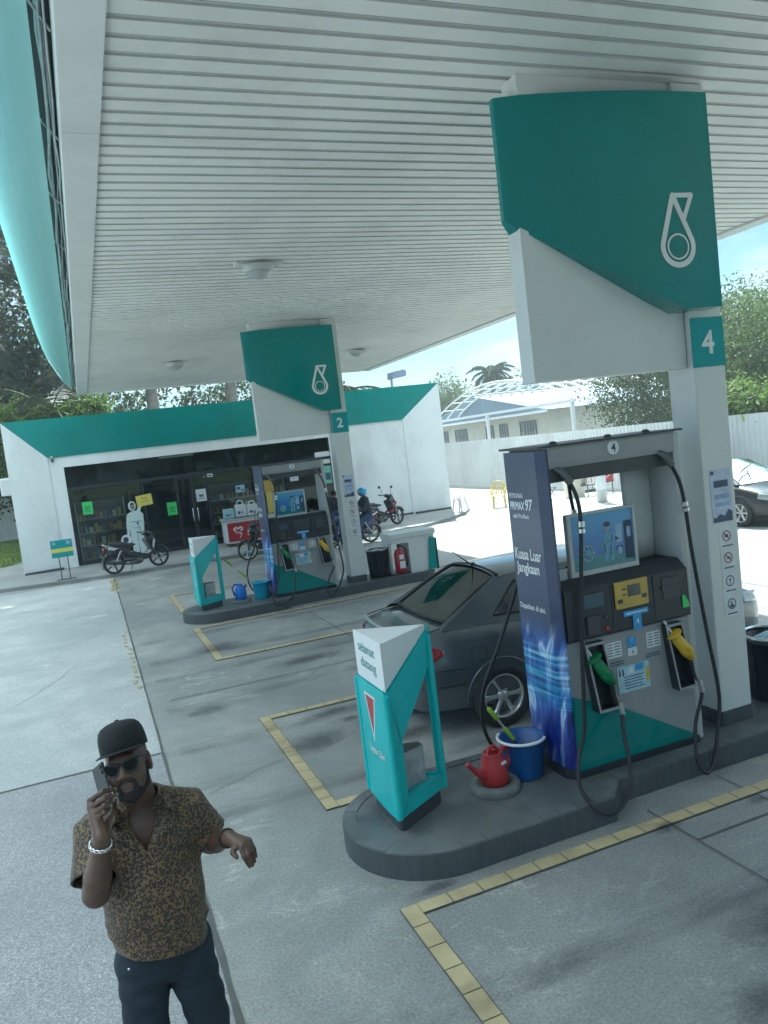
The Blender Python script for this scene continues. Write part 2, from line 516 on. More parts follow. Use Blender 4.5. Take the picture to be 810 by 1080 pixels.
# ================================================================== ground
def sheet(name, poly, z, mat, kind='structure'):
    mb = MB(); mb.add([(x, y, z) for x, y in poly], [tuple(range(len(poly)))])
    return tag(mb.build(name, mat), kind=kind)
sheet('ground', [(-220,-160),(260,-160),(260,320),(-220,320)], 0, M['concrete'])
sheet('concrete_slab', [(-9,7.88),(.345,7.88),(.395,22.3),(-9,22.9)], .004, M['slab'])
sheet('asphalt', [(-14,-8),(.30,-8),(.335,7.86),(-14,7.86)], .004, M['asphalt'])
def strip(mb, a, b, w, z):
    a = Vector((*a, 0)); b = Vector((*b, 0)); d = (b-a).normalized(); n = Vector((-d.y, d.x, 0))*w/2
    mb.add([(p.x, p.y, z) for p in (a-n, b-n, b+n, a+n)], [(0,1,2,3)])
rng = random.Random(4)
mb = MB()
def wobbly(mb, a, b, w, z, step=.25, amp=.35):
    a = Vector((*a, 0)); b = Vector((*b, 0)); L = (b-a).length; n = max(2, int(L/step)); d = (b-a).normalized(); nn = Vector((-d.y, d.x, 0))
    vs = []
    for i in range(n+1):
        p = a+(b-a)*i/n; e = w/2*(1+rng.uniform(-amp, amp)); f = w/2*(1+rng.uniform(-amp, amp))
        vs += [(*(p-nn*e).xy, z), (*(p+nn*f).xy, z)]
    mb.add(vs, [(2*i, 2*i+2, 2*i+3, 2*i+1) for i in range(n)])
wobbly(mb, (.325,-6), (.35,7.88), .032, .008)
wobbly(mb, (.352,7.9), (.41,22.2), .022, .008)
wobbly(mb, (-9,7.87), (.35,7.87), .03, .0085)
for a, b in (((3.36,1.2),(3.36,4.33)), ((4.12,1.2),(4.12,4.45)), ((3.36,3.85),(8.5,3.85)), ((3.37,5.75),(3.37,13.9)), ((6.6,5.7),(6.6,13.7)), ((.6,9.6),(8.6,9.6))):
    wobbly(mb, a, b, .014, .008)
wobbly(mb, (9.2,8.5), (9.2,21.5), .016, .008)
wobbly(mb, (9.2,12.5), (18.2,12.5), .016, .008); wobbly(mb, (9.2,18.5), (18.2,18.5), .016, .008); wobbly(mb, (13.6,8.5), (13.6,33), .016, .008)
for a, b in (((.62,6.6),(1.35,6.9)),((4.4,8.6),(5.2,10.4)),((-1.6,10.2),(-.4,12.6)),((2.2,9.2),(3.1,10.3))):
    A_, B_ = Vector(a), Vector(b); q_ = A_
    for k_ in range(1,8):
        n_ = A_.lerp(B_, k_/7)+Vector((rng.uniform(-.06,.06), rng.uniform(-.06,.06))); wobbly(mb, tuple(q_), tuple(n_), .005, .0085, .08, .6); q_ = n_
tag(mb.build('slab_joint', M['grout']), kind='structure')
# bay markings: one row of 200 x 100 mm tiles on a dark grout bed
def bay(y0, y1, x0=1.395, x1=8.1):
    g = MB(); t = MB(); w = .106
    def row(a, b):
        strip(g, a, b, w+.012, .008)
        A = Vector((*a, 0)); B = Vector((*b, 0)); L = (B-A).length; d = (B-A).normalized(); n = int(round(L/.205)); s = L/n
        for i in range(n):
            p = A+d*(i*s+.004); q = A+d*((i+1)*s-.004)
            e = rng.uniform(-.0015, .0015); nn = Vector((-d.y, d.x, 0))
            strip(t, (p+nn*e).xy, (q+nn*e).xy, w, .012)
    h = w/2
    row((x0+h, y0), (x0+h, y1)); row((x0+w, y0+h), (x1, y0+h)); row((x0+w, y1-h), (x1, y1-h))
    o = tag(t.build('bay_marking', M['tileline']), kind='structure')
    tag(g.build('bay_marking', M['grout']), kind='structure')
bay(1.71, 4.20); bay(5.70, 8.19); bay(11.05, 13.56); bay(15.07, 17.55)
def blob(mb, c, rx, ry, z, seed, n=36, rough=.35):
    r_ = random.Random(seed); ph = [r_.uniform(0, 6.28) for _ in range(5)]
    vs = [(c[0], c[1], z)]
    for i in range(n):
        a = 2*PI*i/n; k = 1+rough*sum(math.sin((j+2)*a+ph[j])/(j+1.5) for j in range(5))
        vs.append((c[0]+rx*k*math.cos(a), c[1]+ry*k*math.sin(a), z))
    mb.add(vs, [(0, i+1, (i+1) % n+1) for i in range(n)])
def stainmat():
    t = NT('soaked_oil'); g = t.co('Generated'); v = t.co()
    d = t.n('ShaderNodeVectorMath', operation='DISTANCE'); t.l(g, d.inputs[0]); d.inputs[1].default_value = (.5,.5,.5)
    n = t.noise(9, 7, .7, v, .6)
    r_ = t.math('ADD', d.outputs['Value'], t.math('MULTIPLY', t.math('SUBTRACT', n, .5), .75))
    al = t.ramp(r_, [(.10,(.42,.42,.42)),(.24,(.22,.22,.22)),(.38,(.06,.06,.06)),(.48,(0,0,0))])
    t.base((.045,.05,.052)); t.P(rough=.45, alpha=al); return t.m
M['soak'] = stainmat()
rs_ = random.Random(12)
spots = [((1.72,7.16),.34,.22),((2.13,7.86),.30,.10),((2.32,7.3),.14,.09),((2.2,7.52),.11,.07),((1.58,11.83),.38,.30),((2.6,6.75),.25,.16),((3.3,4.08),.12,.06),((4.05,4.02),.10,.06),((1.66,4.28),.16,.05),((2.9,7.4),.5,.3),((4.6,7.3),.7,.4),((.95,8.9),.30,.15),((3.2,3.0),.35,.2),((5.2,12.4),.6,.35),((2.6,2.6),.2,.15),((6.2,10.2),.6,.3),((2.4,10.1),.5,.2)]
for i, (c, rx, ry) in enumerate(spots):
    mb = MB(); blob(mb, (0,0), rx*1.3, ry*1.3, 0, 31+i, rough=.18)
    tag(mb.build('oil_stain', M['soak'], loc=(c[0], c[1], .0140+.0004*i)), kind='structure')
# tyre tracks worn into the lanes
def trackmat():
    t = NT('tyre_track'); v = t.co(); g = t.sep(t.co('Generated'))
    n = t.noise(2.2, 6, .65, t.co(sc=(.5,3,1)), .3)
    e = t.math('MULTIPLY', t.math('PINGPONG', g[1], .5), 2.0)
    al = t.math('MULTIPLY', t.ramp(n, [(.40,(0,0,0)),(.65,(.30,.30,.30))]), t.ramp(e, [(0,(0,0,0)),(.5,(1,1,1))]))
    t.base((.07,.075,.078)); t.P(rough=.6, alpha=al); return t.m
M['track'] = trackmat()
for i, y in enumerate((6.15,7.75,3.3,1.95,11.6,13.1,9.2,10.6)):
    mb = MB(); strip(mb, (-.0,0), (9.0,0), .26, 0)
    tag(mb.build('tyre_track', M['track'], loc=(.5, y, .0226+.0004*i)), kind='structure')
mb = MB()
for i in range(9):
    blob(mb, (.36+rng.uniform(-.05,.05), 19.6+i*.28), .07, .11, .0125, 70+i, 18, .5)
for i in range(14):
    blob(mb, (.30+rng.uniform(-.04,.04), 10.5+i*.3), .025, .08, .0125, 90+i, 14, .6)
tag(mb.build('worn_lane_paint', M['fadedyellow']), kind='structure')
sheet('road', [(-200,-60),(240,-60),(240,-8.2),(-200,-8.2)], .006, M['tarmac'])
sheet('verge', [(-200,-159),(240,-159),(240,-60.2),(-200,-60.2)], .006, M['grassy'])
# paved apron in front of the shop, a step above the forecourt
ap = MB()
poly = [(-3.2,23.35),(.3,22.55),(8.6,22.0),(9.7,22.15),(11.0,22.9),(12.1,23.9),(12.85,25.0),(13.0,26.6),(-3.2,26.6)]
ap.prism(poly, 'z', -.02, .10)
tag(ap.build('pavement', M['apron'], bevel=.012), kind='structure')
mb = MB()
strip(mb, (.75,22.62), (2.6,22.46), .17, .106)
tag(mb.build('pale_kerb_edge', M['slab']), kind='structure')
sheet('wet_patch', [(14.9,23.2),(17.6,22.0),(18.1,23.2),(17.9,25.0),(15.6,25.2)], .006, M['wetwhite'])
# lawn beyond the shop's left end
sheet('lawn', [(-30,30.5),(-3.0,30.5),(-2.2,33),(-2.0,45.2),(-30,45.2)], .01, M['grassy'])
def grass():
    r_ = np.random.RandomState(3); n = 9000
    x = r_.uniform(-9, -2.1, n); y = r_.uniform(30.6, 45, n); h = r_.uniform(.05, .14, n); a = r_.uniform(0, 6.28, n); w = .02
    P0 = np.stack([x-w*np.cos(a), y-w*np.sin(a), np.full(n, .01)], 1); P1 = np.stack([x+w*np.cos(a), y+w*np.sin(a), np.full(n, .01)], 1)
    P2 = np.stack([x+.04*np.sin(a), y+.04*np.cos(a), .01+h], 1)
    pts = np.stack([P0, P1, P2], 1).reshape(-1, 3)
    return np_mesh('grass', pts, np.arange(n*3).reshape(n, 3), False)
M['blade'] = pm('grass_blade', (.16,.24,.035), .6, .35, 1.2)
tag(link('grass', grass(), M['blade']), kind='stuff')
M['green2'] = pm('pale_green_poster', (.22,.50,.40), .5, .25, 8)
M['blue2'] = pm('bright_blue_plastic', (.02,.17,.62), .35, .1, 7)
M['tealseam'] = pm('dark_teal_seam', (.01,.10,.095), .6)
M['lblue2'] = pm('lamp_housing_grey', (.22,.27,.38), .4)
M['blackwater'] = pm('wash_water_surface', (.012,.02,.04), .08)
# ================================================================== canopy
can = thing('canopy', (4.7, 9, 0), 0, 'long white station canopy with ribbed soffit and curved teal edge', 'canopy')
OX, OY = 4.7, 9.0
ZC = 5.26
def rel(mb):    # world -> canopy-local
    mb.v = [(x-OX, y-OY, z) for x, y, z in mb.v]; return mb
YN, YF = -5.0, 24.2
XL, XR = .46, 9.16
pitch = .194
mb = MB(); prof = []
y = YN
y0s = 4.517 % pitch
y = YN-((YN-4.517) % pitch)
k = 0
mbp = MB()
while y < YF-.02:
    a, b = y+.050, min(y+pitch-.007, YF)
    # flat face of the panel, its two upturned lips, and a dark-backed gap above
    yy = [a, a, b, b]; zz = [ZC+.030, ZC, ZC, ZC+.030]
    vs = [(XL, q, z) for q, z in zip(yy, zz)] + [(XR, q, z) for q, z in zip(yy, zz)]
    mbp.add(vs, [(0,1,5,4),(1,2,6,5),(2,3,7,6)], 0)
    mbp.add([(XL,y+.009,ZC+.007),(XL,y+.033,ZC+.007),(XR,y+.033,ZC+.007),(XR,y+.009,ZC+.007)], [(0,1,2,3)], 2)
    y += pitch; k += 1
mbp.add([(XL,YN,ZC+.034),(XR,YN,ZC+.034),(XR,YF,ZC+.034),(XL,YF,ZC+.034)], [(0,1,2,3)], 1)
rel(mbp).build('soffit', [M['soffit'], M['groove'], M['strip2']], can)
for x0_, x1_ in ((.205,.47),(9.15,9.42)):     # folded edge trim in lengths
    mb = MB()
    for i in range(8):
        ya = YN+i*(YF+.12-YN)/8; yb = YN+(i+1)*(YF+.12-YN)/8-.006
        mb.box(x0_, x1_, ya, yb, ZC-.035, ZC+.16)
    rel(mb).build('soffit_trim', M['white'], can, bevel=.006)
mb = MB()
mb.box(.2, 9.42, YF+.001, YF+.16, ZC-.035, ZC+.22)
rel(mb).build('end_trim', M['whiteclean'], can, bevel=.006)
mb = MB()
mb.box(.10, 9.34, YN, YF+.05, 6.3, 6.42)
for yy in range(-4, 25, 4): mb.box(.3, 9.2, yy, yy+.18, 5.5, 6.3)
rel(mb).build('roof', M['galv'], can)
# bull-nosed plastic edge, both long sides
profX = [(.085,5.33),(.02,5.40),(-.12,5.58),(-.26,5.84),(-.40,6.15),(-.52,6.52),(-.61,6.92),(-.68,7.30),(-.71,7.55),(-.70,7.68),(-.60,7.74)]
def edge(sgn):
    m = MB(); n = 24
    pts = profX if sgn < 0 else [(9.37-(x-.0), z) for x, z in [(p[0], p[1]) for p in profX]]
    for i in range(9):
        ya = YN+i*(23.75-YN)/9+.0008; yb = YN+(i+1)*(23.75-YN)/9-.0008
        vs = [(x, ya, z) for x, z in pts] + [(x, yb, z) for x, z in pts]; q = len(pts)
        m.add(vs, [(j, j+1, q+j+1, q+j) for j in range(q-1)], 0, True)
    return rel(m)
edge(-1).build('fascia', M['shell'], can)
edge(1).build('fascia', M['shell'], can)
mb = MB()
mb.box(.12, .16, YN, 23.6, 5.62, 6.3); mb.box(9.26, 9.30, YN, 23.6, 5.45, 6.3)
rel(mb).build('fascia_backing', M['galv'], can)
mb = MB(); mb.add([(-.60,YN,7.742),(-.60,23.75,7.742),(.12,23.75,6.43),(.12,YN,6.43)], [(0,1,2,3)]); rel(mb).build('glow_cover', M['shell'], can)  # unseen cover added to diffuse the sun so the edge glows
mb = MB(); mb.add([(9.97,YN,7.742),(9.97,23.75,7.742),(9.32,23.75,6.43),(9.32,YN,6.43)], [(0,1,2,3)]); rel(mb).build('glow_cover', M['shell'], can)
# wiring in the gap behind the edge
rng = random.Random(8)
mb = MB()
mb.box(.09, .21, YN, 23.9, 5.55, 5.60); 
rel(mb).build('gutter', M['dgrey'], can)
mb = MB()
for j, (x, z, r) in enumerate(((.125,5.42,.012),(.16,5.45,.010),(.185,5.40,.008),(.14,5.50,.014))):
    path = []; y = YN
    while y < 23.6:
        path.append((x+rng.uniform(-.02,.02), y, z+rng.uniform(-.03,.03))); y += rng.uniform(.5, 1.1)
    mb.tube(path, r, 6)
for y in np.arange(-3, 23, 1.55): mb.tube([(.09,y,5.44),(.2,y+.25,5.40)], .010, 6)
rel(mb).build('wiring', M['galv'], can)
# ceiling lights
def ceiling_light(x, y, lab):
    t = thing('ceiling_light', (x, y, ZC), 0, lab, 'ceiling light', 'round lights under the canopy')
    m = MB(); m.prism([(-.30,-.1),(.30,-.1),(.30,.1),(-.30,.1)], 'z', -.035, -.002); m.build('base_plate', M['white'], t, bevel=.01)
    m = MB(); m.lathe([(.11,-.13),(.185,-.12),(.20,-.10),(.20,-.035)], 20); m.build('housing', M['lgrey'], t)
    m = MB(); m.lathe([(0,-.20),(.06,-.195),(.12,-.17),(.165,-.1305)], 20, caps=False); m.build('lens', M['lens'], t)
    return t
tl = NT('frosted_lens'); tl.base((.62,.66,.68)); tl.P(rough=.2, trans=.35); M['lens'] = tl.m
ceiling_light(2.46, 9.9, 'round soffit light nearest the camera, ahead of the teal sign numbered 4')
ceiling_light(2.38, 18.76, 'round soffit light above the shop front, left of the sign numbered 2')
ceiling_light(7.02, 18.93, 'round soffit light right of the sign numbered 2')

# ================================================================== columns, signs
def logo(mb, cx, cz, H, y, mat=0):
    """drop shaped emblem: outline drop with a folded tip and a ring inside; faces -Y"""
    r0 = H*.245; st = H*.075; cc = (cx, cz-H*.5+H*.28)
    T1 = (cx-H*.035, cz+H*.46); T2 = (cx+H*.27, cz+H*.46); J = (cx+H*.125, cz+H*.155)
    k = [0]
    def bar(p, q, w):
        k[0] += 1; yy = y-.00035*k[0]
        p = Vector((p[0],0,p[1])); q = Vector((q[0],0,q[1])); d = (q-p).normalized(); n = Vector((-d.z,0,d.x))*w/2
        mb.add([(v.x,yy,v.z) for v in (p-n,q-n,q+n,p+n)], [(0,1,2,3)], mat)
    def dot(p, w):
        k[0] += 1; yy = y-.00035*k[0]
        mb.add([(p[0]+w/2*math.cos(2*PI*i/16), yy, p[1]+w/2*math.sin(2*PI*i/16)) for i in range(16)], [tuple(range(16))], mat)
    def arc(c, ra, rb, a0, a1, n, yy):
        for i in range(n):
            a, b = a0+(a1-a0)*i/n, a0+(a1-a0)*(i+1)/n
            mb.add([(c[0]+ra*math.cos(a),yy,c[1]+ra*math.sin(a)),(c[0]+ra*math.cos(b),yy,c[1]+ra*math.sin(b)),(c[0]+rb*math.cos(b),yy,c[1]+rb*math.sin(b)),(c[0]+rb*math.cos(a),yy,c[1]+rb*math.sin(a))], [(0,1,2,3)], mat)
    def tangent(side):
        dx, dz = T1[0]-cc[0], T1[1]-cc[1]; D = math.hypot(dx, dz); base = math.atan2(dz, dx); al = math.acos(r0/D)
        return base+al if side < 0 else base-al
    aL, aR = tangent(-1), tangent(1)
    arc(cc, r0+st/2, r0-st/2, aL, aR+2*PI, 48, y)
    for a_ in (aL, aR):
        e = (cc[0]+r0*math.cos(a_), cc[1]+r0*math.sin(a_)); bar(e, T1, st)
    bar(T1, T2, st*.85); bar(T2, J, st*.85)
    dot(T1, st); dot(T2, st*.85); dot(J, st*.85)
    arc(cc, r0*.72, r0*.62, 0, 2*PI, 40, y)
ISL = 9.37      # distance between the pump islands
YC = 4.95       # centre line of the near island
def column(dy, num):
    near = dy == 0
    t = thing('canopy_column', (4.72, YC+dy, .17), 0,
      'square white canopy column bearing a teal number ' + num + (' beside the near pump' if near else ' in front of the shop'), 'column', 'canopy columns')
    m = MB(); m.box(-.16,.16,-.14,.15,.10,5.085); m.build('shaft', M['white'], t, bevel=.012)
    m = MB(); m.box(-.164,.164,-.144,.154,0,.125); m.build('plinth', M['kerbside'], t, bevel=.006)
    m = MB(); m.box(-.166,.162,-.147,-.1405,2.92,3.305); m.build('number_panel', M['tealpanel'], t)
    m = MB(); text_mb(m, num, (-.005,-.1475,3.02), (1,0,0), (0,0,1), height=.185, align='C', depth=.001, bold=.02); m.build('numeral', M['whiteclean'], t)
    m = MB(); m.box(-.095,.115,-.1435,-.141,1.67,2.10); nt = m.build('notice', M['paper2'], t)
    m = MB()
    for a, b, z0, z1, mi in ((-.085,-.055,2.06,2.09,0), (-.06,.085,1.955,2.01,0), (-.06,.085,1.86,1.90,1), (-.06,.085,1.80,1.835,1)):
        m.box(a, b, -.1455, -.1437, z0, z1, mi)
    m.add([(p[0],-.1447,p[1]) for p in ((-.09,1.675),(.11,1.675),(.11,1.75),(.07,1.77),(.03,1.72),(-.02,1.74),(-.06,1.71),(-.09,1.72))], [tuple(range(8))], 0)
    m.build('printing', [M['print'], M['paperblue']], nt)
    for i, z in enumerate((1.555, 1.375, 1.185, .995)):
        m = MB(); m.box(-.045,.105,-.1425,-.1405,z-.105,z+.075); pl = m.build('pictogram', M['paper3'], t)
        m = MB(); n = 24; ra, rb = .045, .036
        for q in range(n):
            a, b = 2*PI*q/n, 2*PI*(q+1)/n
            m.add([(.03+ra*math.cos(a),-.1445,z+ra*math.sin(a)),(.03+ra*math.cos(b),-.1445,z+ra*math.sin(b)),(.03+rb*math.cos(b),-.1445,z+rb*math.sin(b)),(.03+rb*math.cos(a),-.1445,z+rb*math.sin(a))], [(0,1,2,3)], 0 if i < 2 else 1)
        if i < 2: m.add([(-.003,-.1446,z+.026),(.003,-.1446,z+.032),(.063,-.1446,z-.026),(.057,-.1446,z-.032)], [(0,1,2,3)], 0)
        if i == 0: m.box(.012,.045,-.1448,-.1444,z-.012,z+.012,1)
        elif i == 1: m.box(.018,.05,-.1448,-.1444,z-.008,z+.008,1)
        elif i == 2: m.box(.026,.034,-.1448,-.1444,z-.03,z+.022,1); m.box(.016,.044,-.1450,-.1446,z+.004,z+.012,1)
        else: m.box(.008,.052,-.1448,-.1444,z-.03,z-.01,1); m.box(.02,.035,-.1450,-.1446,z-.01,z+.018,1)
        m.box(-.02,.085,-.1445,-.1428,z-.085,z-.075,1)
        m.build('symbol', [M['redprint'], M['print']], pl)
    return t
M['tealpanel'] = pm('teal_number_panel', (.02,.30,.31), .3, .05, 3)
M['paper2'] = pm('lavender_notice', (.50,.56,.70), .35, .15, 12)
M['paper3'] = pm('column_sticker', (.68,.71,.72), .4)
M['redprint'] = pm('red_print', (.30,.05,.06), .5)
column(0, '4'); column(ISL, '2')
def lens_y(x):      # half depth of the lens shaped sign at distance x from its tip
    f = min(1, max(0, (x+.06)/1.68)); return .022+.275*math.sin(PI/2*f)**.75
def sign(dy, num):
    near = dy == 0
    t = thing('overhead_sign', (3.12, YC+dy, 0), 0, 'teal and white overhead sign with drop emblem, hung beside column ' + num, 'sign', 'overhead signs on the columns')
    zt, zl, zb, xw = 5.115, 4.17, 3.53, 1.67
    xs = [-.06,-.055,-.04,-.015,.02,.06,.11,.22,.34,.48,.65,.85,1.05,1.28,1.45,1.62]
    m = MB(); vs = []; n = len(xs)
    def low(x): return zl-.085*min(1,x/.12) if False else (zl-(zl-zb)*max(0, (x-.06)/1.2) if x < 1.26 else zb)
    for side in (-1, 1):
        for x in xs: vs += [(x, side*lens_y(x), zt), (x, side*lens_y(x), low(x) + max(0, .10*(1-(x+.06)/.10)))]
    fs = []
    for i in range(n-1): fs.append((2*i, 2*i+1, 2*i+3, 2*i+2)); fs.append((2*n+2*i, 2*n+2*i+2, 2*n+2*i+3, 2*n+2*i+1))
    for i in range(n-1):
        fs.append((2*i, 2*i+2, 2*n+2*i+2, 2*n+2*i)); fs.append((2*i+1, 2*n+2*i+1, 2*n+2*i+3, 2*i+3))
    fs += [(0, 2*n, 2*n+1, 1), (2*n-2, 2*n-1, 4*n-1, 4*n-2)]
    m.add(vs, fs, 0, True)
    m.build('teal_panel', M['teal'], t, sharp=40)
    m = MB()
    zz = .005
    m.prism([(.02,3.10),(1.425,3.10),(1.425,3.66),(1.30,3.66),(.03,4.20),(.02,4.20)], 'y', -.085, .085)
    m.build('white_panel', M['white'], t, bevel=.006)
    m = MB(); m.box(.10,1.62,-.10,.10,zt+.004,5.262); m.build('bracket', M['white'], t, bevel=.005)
    m = MB(); logo(m, 1.25, 4.11, .55, -.2985)
    # lay the emblem on the curved face
    m.v = [(x, -lens_y(x)-.004+(y_+.2985), z) for x, y_, z in m.v]
    m.build('emblem', M['whiteclean'], t)
    return t
sign(0, '4'); sign(ISL, '2')

# ================================================================== islands
def island(dy, lab):
    t = thing('pump_island', (1.33, YC+dy, 0), 0, lab, 'pump island', 'raised pump islands')
    x1, r1, r2 = .62, .62, .42
    pts = []
    for i in range(25):
        a = R(90)+R(180)*i/24
        pts.append((x1+r1*math.cos(a), r1*math.sin(a)))
    pts += [(1.77,-r1),(1.96,-r2)]
    for i in range(13):
        a = R(-90)+R(180)*i/12
        pts.append((4.62+r2*math.cos(a), r2*math.sin(a)))
    pts += [(1.96,r2),(1.77,r1)]
    m = MB()
    m.add([(x,y,.17) for x,y in pts], [tuple(range(len(pts)))])
    m.build('paving', M['kerb'], t)
    m = MB(); n = len(pts)
    cx = 2.4
    out = [(x+(.0), y) for x, y in pts]
    vs = [(x, y, -.01) for x, y in pts]+[(x, y, .165) for x, y in pts]+[(x-(.006 if x>cx else -.006), y*.99, .1705) for x, y in pts]
    fs = [(i, (i+1)%n, n+(i+1)%n, n+i) for i in range(n)]+[(n+i, n+(i+1)%n, 2*n+(i+1)%n, 2*n+i) for i in range(n)]
    m.add(vs, fs, 0, True)
    m.build('kerb', M['kerbside'], t, sharp=30)
    m = MB(); cnt_ = 0    # bull-nose edging tiles round the top
    for i in range(n):
        a, b = Vector(pts[i]), Vector(pts[(i+1)%n])
        L = (b-a).length; d = (b-a).normalized(); nn = Vector((-d.y, d.x)); k = max(1, round(L/.15))
        for j in range(k):
            p = a+d*(L*j/k+.002); q = a+d*(L*(j+1)/k-.002)
            P = [p+nn*.008, q+nn*.008, q+nn*.10, p+nn*.10]
            cnt_ = cnt_+1; zt_ = .1735+.0004*(cnt_ % 9); m.add([(v.x, v.y, zt_) for v in P]+[(v.x, v.y, .165) for v in P], [(0,1,2,3),(0,4,5,1),(1,5,6,2),(2,6,7,3),(3,7,4,0)])
    m.build('edging', M['kerb'], t)
    return t
island(0, 'dark tiled pump island with rounded end in the foreground')
island(ISL, 'dark tiled pump island in front of the shop')

# ================================================================== entry marker
def striptex():
    t = NT('mottled_steel_bin'); v = t.co()
    t.base(t.ramp(t.noise(9, 6, .7, v), [(.3,(.25,.27,.28)),(.7,(.55,.57,.57))])); t.P(metal=.3, rough=.5); return t.m
M['binsteel'] = striptex()
M['markerteal'] = pm('marker_teal_plastic', (.045,.47,.47), .38, .09, 3, dirt=.10, dscale=4)
def marker(dy, lab):
    t = thing('entry_marker', (1.62, YC+.05+dy, .17), 0, lab, 'marker', 'triangular teal entry markers')
    # plan: equilateral triangle, one flat face towards -X, point towards +X
    A = Vector((.02,-.30)); B = Vector((.52,0.0)); C = Vector((.02,.30))
    def rounded(sc=1.0, rad=.035, n=5):
        cen = (A+B+C)/3; out = []
        P = [cen+(p-cen)*sc for p in (A,B,C)]
        for i in range(3):
            p, a, b = P[i], P[i-1], P[(i+1)%3]
            u = (a-p).normalized(); w = (b-p).normalized()
            for k in range(n):
                f = k/(n-1); q = p+u*rad*(1-f)*1.5+w*rad*f*1.5
                mid = p+(u+w)*rad*.45
                out.append(q*(abs(2*f-1))+mid*(1-abs(2*f-1)))
        return out
    pl = rounded(.90)
    m = MB(); m.prism([tuple(p) for p in pl], 'z', 0, .095); m.build('base', M['dgrey'], t)
    cen = (A+B+C)/3
    # shell walls (thickness w): front face full, two sides with an opening
    def wall(P, Q, th, faces):
        d = (Q-P); L = d.length; d = d.normalized(); nn = Vector((d.y,-d.x))
        if nn.dot((P+Q)/2-cen) < 0: nn = -nn
        mm = MB()
        for poly in faces(L):
            vs = [(*(P+d*u).xy, z) for u, z in poly]+[(*(P+d*u-nn*th).xy, z) for u, z in poly]
            k = len(poly)
            mm.add(vs, [tuple(range(k)), tuple(range(k,2*k))[::-1]]+[(i,(i+1)%k,k+(i+1)%k,k+i) for i in range(k)])
        return mm
    shell = MB()
    def merge(mm): shell.add(mm.v, mm.f, 0)
    bowl = .075
    ztopf = .995
    def front(L): return [[(0,.13),(L*.08,.105),(L*.3,.09),(L*.7,.09),(L*.92,.105),(L,.13),(L,ztopf-.05),(L*.93,ztopf-.02),(L*.5,ztopf-.025),(L*.07,ztopf-.02),(0,ztopf-.05)]]
    merge(wall(A, C, .03, front))
    def side(L):
        # ring between outer outline and opening, as four pieces meeting edge to edge
        o = [(.032,.115),(L-.012,.115),(L-.012,1.262),(L-.035,1.265),(.032,ztopf-.03)]
        i_ = [(.12,.21),(L-.055,.21),(L-.055,1.03),(L-.07,1.02),(.12,.62)]
        return [[o[k],o[(k+1)%5],i_[(k+1)%5],i_[k]] for k in range(5)]
    merge(wall(A, B, .028, side)); merge(wall(C, B, .028, side))
    pin = rounded(.93)
    shell.prism([tuple(p) for p in pin], 'z', .10, .20)
    shell.build('shell', M['markerteal'], t, bevel=.008)
    m = MB()        # folded rounded corner posts
    for p in (A, C):
        q = p+(cen-p)*.05
        m.tube([(q.x,q.y,.11),(q.x,q.y,ztopf-.035)], .024, 10)
    q = B+(cen-B)*.06; m.tube([(q.x,q.y,.11),(q.x,q.y,1.235)], .022, 10)
    m.build('corner_post', M['markerteal'], t)
    # white wedge cap
    m = MB(); c3 = [cen+(p-cen)*.90 for p in (A,B,C)]
    vs = [(*c3[0],.985),(*c3[1],1.275),(*c3[2],.985),(*c3[0],1.315),(*c3[1],1.315),(*c3[2],1.315)]
    m.add(vs, [(0,3,5,2)[::-1],(0,1,4,3),(1,2,5,4),(3,4,5),(0,2,1)])
    m.build('cap', M['whiteclean'], t, bevel=.004)
    fx = c3[0].x
    m = MB()
    text_mb(m, 'selamat', (fx-.0015,.19,1.185), (0,-1,0), (0,0,1), width=.33, height=.075, depth=.001)
    text_mb(m, 'datang', (fx-.0015,.16,1.055), (0,-1,0), (0,0,1), width=.30, height=.095, depth=.001)
    m.build('greeting', M['tealdull'], t)
    # red triangle in a white frame, and words below, on the front face
    x = .0185
    m = MB()
    o = [(.135,.90),(-.085,.90),(.02,.55)]
    m.add([(x, yy, z) for yy, z in o], [(0,1,2)], 0)
    i_ = [(.108,.883),(-.060,.883),(.022,.612)]
    m.add([(x-.0015, yy, z) for yy, z in i_], [(0,1,2)], 1)
    m.build('emblem', [M['whiteclean'], M['redpaint']], t)
    m = MB(); text_mb(m, 'Layan Diri', (x-.0005,.13,.45), (0,-1,0), (0,0,1), width=.28, height=.068, depth=.001, bold=.02)
    m.v = m.v
    m.build('lettering', M['whiteclean'], t)
    # steel paper bin standing inside
    m = MB(); m.prism([(.16,-.09),(.36,-.02),(.36,.06),(.16,.12)], 'z', .201, .46)
    bn = m.build('paper_bin', M['binsteel'], t, bevel=.008)
    m = MB(); m.add([(.165,-.08,.462),(.355,-.015,.462),(.355,.055,.462),(.165,.11,.462)], [(0,1,2,3)]); m.build('opening', M['black'], bn)
    return t
marker(0, 'triangular teal welcome marker with white cap on the near island')
marker(ISL, 'small teal welcome marker on the far island before the shop')

